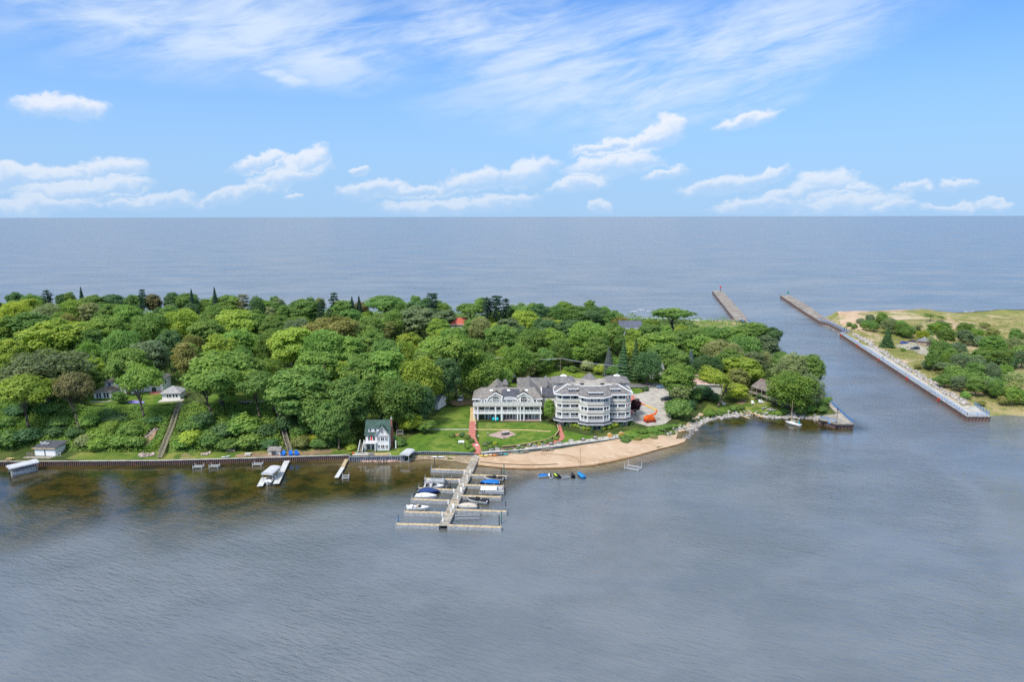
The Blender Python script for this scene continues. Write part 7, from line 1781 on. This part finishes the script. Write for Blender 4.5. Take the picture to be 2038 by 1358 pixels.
# dune-side trees and scrub
DUNET = [(1781,632,46,'fine','grey',9),(1757,619,24,'tall','mid',10),(1733,622,18,'tall','grey',8),(1797,640,30,'fine','mid',8),(1838,656,24,'oak','lime',6),(1862,640,30,'oak','fresh',7),(1875,638,34,'oak','fresh',7),(1903,650,60,'oak','mid',10),(1922,640,34,'oak','mid',8),(1945,651,28,'oak','fresh',7),(1890,672,64,'oak','mid',12),(1908,690,50,'oak','mid',10),(1872,694,46,'oak','mid',10),
 (1928,700,60,'fine','grey',10),(1998,664,76,'oak','fresh',11),(1972,690,60,'oak','mid',10),(2018,690,64,'oak','mid',10),(1955,716,60,'oak','mid',10),(1990,716,50,'fine','grey',10),(2024,736,56,'sparse','pale',9),(1895,742,50,'oak','mid',6),(1925,745,50,'oak','grey',7),(1960,748,54,'oak','mid',8),(2000,752,50,'oak','mid',8),(2030,770,40,'oak','fresh',7),(1720,640,18,'oak','mid',5),(1740,640,22,'oak','mid',6),(1830,640,22,'sparse','pale',7),(1855,664,20,'sparse','pale',7),(2034,650,40,'oak','mid',10),(1880,715,44,'sparse','grey',7),(1808,648,26,'fine','mid',7)]
DUNE2 = []
for k_, (u, v, w, kind, tone, H) in enumerate(DUNET):
    if w > 38 and kind != 'sparse': DUNE2 += [(u-w*.26, v, w*.62, kind, tone, H), (u+w*.3, v+5, w*.54, 'tall' if k_ % 2 else 'fine', ('fresh', 'grey', 'pale')[k_ % 3], H*.85)]
    else: DUNE2.append((u, v, w, kind, tone, H))
row(DUNE2, 'among the trees on the dune land', 'trees on the dune land')
# filler trees close the canopy between the tall crowns

def forest_fill():
    wood = [P0_ for P0_ in ((-420,226),(-160,232),(-75,236),(-58,226),(-50,222),(-36,236),(-22,258),(-4,300),(16,318),(36,330),(60,312),(78,292),(100,282),(122,284),(132,300),(152,420),(156,470),(120,474),(20,478),(-150,478),(-330,474),(-520,466))]
    # keep open: bluff lawns, hidden houses, roadside meadow, dune by the left pier
    holes = [(-143,246,13),(-152,240,9),(-124,251,21),(-110,249,12),(-100,246,9),(-60,368,5),(64,386,6),(-38,404,8),(-34,392,7),(82,300,4),(60,318,6),(20,314,14),(32,326,8),(140,450,16),(128,470,14),(134,430,8)]
    pts = [(t[0], t[1], t[2]) for t in TREES]
    rg = np.random.default_rng(11); n = 0; tries = 0; out = []; W_ = Land(wood, [0]*len(wood))
    tones = ['mid', 'fresh', 'fresh', 'mid', 'bright', 'olive', 'grey', 'dark']
    labs = ['behind the bluff house', 'behind the green-roofed cottage', 'behind the condos', 'near the channel']
    while n < 150 and tries < 9000:
        tries += 1; x, y = rg.uniform(-330, 155), rg.uniform(222, 480)
        if abs(x) > y*.78+12: continue
        if W_.sdf([(x, y)])[0][0] < 2: continue
        if any((x-a)**2+(y-b)**2 < r*r for a, b, r in holes): continue
        if any((x-a)**2+(y-b)**2 < max(3.6, .62*r+1.6)**2 for a, b, r in pts): continue
        if x > 60 and rg.random() < .6: continue
        w = rg.uniform(8.5, 12.5); h = rg.uniform(9, 13.5)
        k = 0 if x < -85 else 1 if x < -20 else 2 if x < 75 else 3
        out.append((x/y, x, y, w, h, ['oak', 'tall', 'oak', 'fine'][n % 4], tones[int(rg.integers(len(tones)))], k)); pts.append((x, y, w/2)); n += 1
    seen = {}
    for (_, x, y, w, h, kd, tn, k) in sorted(out):
        key = (kd, tn, k); seen[key] = seen.get(key, 0)+1
        plant(x, y, hz(x, y), w, h, kd, tn, 'low %s %s, %s of its kind from left %s' % (TONES[tn][1], KNOUN[kd], ordinal(seen[key]), labs[k]), 'understorey trees of the wood')
forest_fill()
# shrubs one can pick out: on the bluff, the point, round the buildings
SHR = [(20,890,60,'mid'),(60,880,50,'dark'),(112,866,44,'dark'),(180,850,44,'fresh'),(200,878,50,'fresh'),(170,888,40,'pale'),(232,838,54,'dark'),(262,868,48,'mid'),(225,862,44,'fresh'),(238,888,56,'fresh'),(200,896,40,'fresh'),(270,890,40,'mid'),(120,850,46,'mid'),(310,838,40,'dark'),(372,858,40,'mid'),(362,893,40,'fresh'),(380,888,50,'bright'),(385,860,46,'mid'),(410,850,50,'dark'),(420,888,50,'mid'),(450,870,56,'dark'),(455,893,44,'mid'),
 (490,868,70,'fresh'),(500,890,60,'mid'),(480,845,44,'mid'),(530,870,44,'dark'),(540,890,40,'dark'),(600,892,40,'olive'),(626,882,34,'lime'),(640,890,44,'mid'),(604,862,50,'mid'),(570,856,50,'dark'),(665,880,40,'mid'),(690,884,36,'fresh'),(700,896,24,'bright'),(700,868,40,'mid'),(140,826,40,'mid'),(215,828,40,'mid'),(150,870,40,'dark'),(20,850,50,'mid'),(40,826,50,'dark'),(100,822,50,'mid'),(10,800,50,'mid')]
for i, (u, v, w, tone) in enumerate(sorted(SHR)):
    g = G(u, v); wm = w/pxm(g.y)
    plant(g.x, g.y, g.z-.2, wm*1.15, (wm*random.uniform(.42, .68)+.5)*(.6 if v < 850 and 150 < u < 400 else 1), 'bush', tone, '%s shrub, %s from the left on the bluff slope' % (TONES[tone][1], ordinal(i+1)), 'shrubs on the bluff slope')
def hedge(lst, what, group, kind='bush', hf=.8):
    for i, (u, v, w, tone) in enumerate(sorted(lst)):
        g = G(u, v); wm = w/pxm(g.y)
        plant(g.x, g.y, g.z-.1, wm*1.15, wm*hf+.3, kind, tone, '%s %s, %s from the left %s' % (TONES[tone][1], 'shrub' if kind == 'bush' else 'small conical conifer', ordinal(i+1), what), group)
hedge([(1137,849,9,'bright'),(1145,851,9,'bright'),(1152,853,10,'bright'),(1162,856,11,'bright'),(1171,857,11,'bright'),(1201,857,10,'bright'),(1210,855,11,'bright'),(1218,852,11,'bright'),(1226,850,10,'bright'),(1234,848,10,'fresh'),(1246,846,14,'fresh')], 'in the clipped hedge before the white condo', 'clipped hedge of the white condo', hf=.9)
hedge([(1129,850,9,'dark'),(1178,861,9,'dark'),(1197,861,9,'dark'),(1236,850,9,'dark'),(1256,847,11,'dark')], 'along the front of the white condo', 'small conifers of the white condo', 'spruce', 1.5)
hedge([(1008,897,9,'grey'),(1018,896,9,'mid'),(1030,894,10,'mid'),(1040,893,10,'mid'),(1052,890,9,'pale'),(1064,888,10,'bright'),(1074,886,10,'bright'),(1086,883,11,'mid'),(1096,880,12,'mid'),(1106,876,13,'fresh'),(966,888,14,'grey'),(974,885,14,'mid'),(985,886,12,'lime'),(978,893,14,'mid'),(988,894,12,'grey'),(966,897,12,'mid')], 'in the planting bed below courtyard lawn', 'garden shrubs', hf=.6)
hedge([(900,871,14,'mid'),(920,870,14,'dark'),(930,874,14,'mid'),(938,882,14,'mid'),(932,893,16,'fresh'),(940,900,14,'fresh'),(796,888,26,'mid'),(866,812,20,'brown'),(880,804,22,'olive'),(893,800,18,'mid')], 'round the left lawn', 'shrubs round the left lawn', hf=.7)
hedge([(1246,879,22,'mid'),(1262,870,20,'fresh'),(1278,862,22,'fresh'),(1296,860,24,'fresh'),(1312,856,24,'fresh'),(1326,852,20,'mid'),(1270,876,16,'olive'),(1300,872,18,'pale'),(1340,850,16,'fresh'),(1240,872,18,'mid')], 'on the rough bank below gravel lot', 'shrubs on the rough bank', hf=.36)
hedge([(1350,832,54,'mid'),(1338,818,30,'fresh'),(1368,815,30,'dark'),(1378,800,40,'mid'),(1400,795,40,'dark'),(1420,800,26,'dark'),(1395,775,36,'mid'),(1590,826,30,'mid'),(1610,822,30,'fresh'),(1626,815,26,'mid'),(1640,806,22,'mid'),(1634,822,20,'mid'),(1600,806,30,'fresh'),(1560,824,18,'mid'),(1550,828,14,'fresh'),(1460,818,16,'mid'),(1412,830,22,'fresh'),(1430,828,16,'mid'),(1476,816,14,'mid'),(1650,800,14,'mid'),(1530,800,20,'dark'),(1514,795,20,'dark')], 'on the point', 'shrubs on the point', hf=.75)
hedge([(1285,779,14,'dark'),(1140,742,20,'mid'),(1170,738,30,'pale'),(1195,745,30,'bright'),(1215,748,30,'mid'),(1126,738,12,'mid'),(1110,735,18,'pale'),(1060,742,24,'olive'),(1040,745,26,'olive'),(1025,742,26,'mid'),(1262,757,20,'mid'),(1284,757,16,'mid'),(1310,757,18,'mid'),(1190,725,40,'mid'),(1150,722,30,'fresh'),(1218,735,36,'fresh'),(1232,750,30,'mid')], 'around the road behind the condos', 'shrubs along the road', hf=.75)
hedge([(1700,655,14,'mid'),(1690,650,12,'mid'),(1712,645,16,'grey'),(1726,650,18,'mid'),(1738,652,20,'mid'),(1752,646,22,'grey'),(1770,650,24,'grey'),(1790,655,24,'mid'),(1805,662,20,'mid'),(1820,664,20,'grey'),(1845,672,22,'mid'),(1858,688,18,'mid'),(1873,698,22,'dark'),(1864,722,26,'grey'),(1846,735,26,'grey'),(1868,736,20,'olive'),(1896,756,40,'mid'),(1912,768,44,'mid'),(1880,764,24,'dark'),(1936,774,44,'mid'),(1960,780,44,'mid'),(1986,788,40,'fresh'),(2012,796,40,'fresh'),(2034,806,30,'pale'),(1921,795,22,'fresh'),(1954,808,14,'olive'),(1996,806,24,'olive'),(1980,775,34,'dark'),(1950,748,36,'dark'),(2010,770,40,'mid'),(1862,760,12,'mid'),(1920,680,24,'olive'),(1945,690,30,'grey'),(1975,670,24,'olive'),(1930,668,20,'dark'),(1960,655,18,'olive'),(1900,735,40,'dark'),(1930,735,44,'mid'),(1870,712,36,'dark'),(1797,700,10,'fresh'),(1826,735,14,'olive'),(2000,735,44,'dark'),(2030,720,44,'mid'),(1970,730,44,'mid')], 'on the dune land', 'shrubs on the dune land', hf=.8)
# undergrowth that nobody could count: covers the bluff face and the wood's edge
AVOID = [((318, 914), (361, 806), 1.5), ((577, 901), (546, 806), 1.4), ((286, 886), (308, 862), 1.6)]
def undergrowth(name, poly, n, size, tone, label, hmax=1.6, world=False, sc=7.0):
    Q = [tuple(q[:2]) for q in (poly if world else [G(u, v) for u, v in poly])]; Lz = Land(Q, [0]*len(Q)); A = np.array(Q); C = []
    x0, y0 = A.min(0); x1, y1 = A.max(0); tot = 0
    while tot < n:
        X = np.c_[RNG.uniform(x0, x1, 6000), RNG.uniform(y0, y1, 6000)]; d, _ = Lz.sdf(X); X = X[d > .2]; d = d[d > .2]
        C.append(np.c_[X, np.minimum(1, d/2.0)]); tot += len(X)
    C = np.concatenate(C)
    for (a_, b_, r_) in AVOID:
        pa, pb = np.array(G(*a_)[:2]), np.array(G(*b_)[:2]); dd = pb-pa; tt = np.clip(((C[:, :2]-pa)@dd)/(dd@dd), 0, 1); C = C[np.hypot(*(C[:, :2]-pa-tt[:, None]*dd).T) > r_]
    C = C[:n]; n = len(C); z = np.maximum(height(C[:, :2]), 0)
    lump = (vnoise(C[:, 0], C[:, 1], 3.2, 12)**1.5)*1.2+(vnoise(C[:, 0], C[:, 1], sc, 13))*.7
    top = hmax*lump*C[:, 2]; zz = z+top*(1-RNG.random(n)**2*.6)
    e = .4; gx_ = (vnoise(C[:, 0]+e, C[:, 1], 3.2, 12)-vnoise(C[:, 0]-e, C[:, 1], 3.2, 12)); gy_ = (vnoise(C[:, 0], C[:, 1]+e, 3.2, 12)-vnoise(C[:, 0], C[:, 1]-e, 3.2, 12))
    Nn = np.c_[-gx_*hmax*1.6, -gy_*hmax*1.6-.25, np.full(n, .9)]+RNG.normal(0, .5, (n, 3))
    T = vnoise(C[:, 0], C[:, 1], 5, 14)*.6+RNG.random(n)*.4
    o = link(name, quad_mesh(name, np.c_[C[:, :2], zz], Nn, size*RNG.uniform(.6, 1.3, n), T, LEAF)); o.color = (*TONES[tone][0], 1)
    return tag(o, label, 'undergrowth', kind='stuff')
undergrowth('undergrowth', [(-60,900),(0,902),(60,892),(130,900),(250,902),(330,903),(450,899),(560,896),(640,893),(706,890),(716,866),(690,820),(650,790),(560,800),(480,806),(366,808),(300,810),(200,811),(160,812),(120,790),(60,770),(-60,770)], 66000, .26, 'fresh', 'dense leafy undergrowth covering the bluff face', 2.0)
undergrowth('undergrowth', [(-420,250),(-160,252),(-90,262),(-64,245),(-50,222),(-38,232),(-30,245),(-20,262),(-6,306),(14,322),(36,334),(62,318),(80,298),(104,290),(122,290),(128,320),(60,360),(-30,370),(-200,360),(-420,340)], 42000, .42, 'mid', 'leafy undergrowth on the floor of the wood', 2.6, True)
undergrowth('undergrowth', [(-420,345),(-200,366),(-30,376),(60,366),(128,330),(148,420),(150,474),(20,480),(-150,480),(-420,470)], 30000, .55, 'mid', 'leafy undergrowth on the lake side of the wood', 2.6, True)
undergrowth('dune_grass', [(1700,668),(1720,648),(1760,640),(1860,634),(2040,636),(2040,820),(1960,812),(1915,800),(1850,752),(1790,712)], 26000, .22, 'olive', 'tufted dune grass on the far side of channel', .55)
undergrowth('shore_weeds', [(1246,874),(1290,864),(1336,855),(1350,860),(1330,868),(1290,876),(1250,881)], 2500, .2, 'fresh', 'weeds on the rough bank above the beach', .7)
undergrowth('shore_weeds', [(1396,832),(1412,818),(1450,818),(1500,818),(1560,822),(1610,826),(1610,829),(1540,829),(1478,822),(1420,831)], 3500, .2, 'fresh', 'weeds along the rocks of the point bay', .6)
undergrowth('shore_weeds', [(1570,800),(1620,790),(1640,800),(1648,812),(1630,826),(1590,828)], 3500, .25, 'fresh', 'thick weeds at the tip of the point', 1.2)
undergrowth('meadow', [(1070,752),(1080,722),(1130,732),(1150,742),(1200,750),(1290,750),(1300,760),(1180,758),(1070,755)], 4000, .25, 'bright', 'long grass of the clearing behind the road', .6)
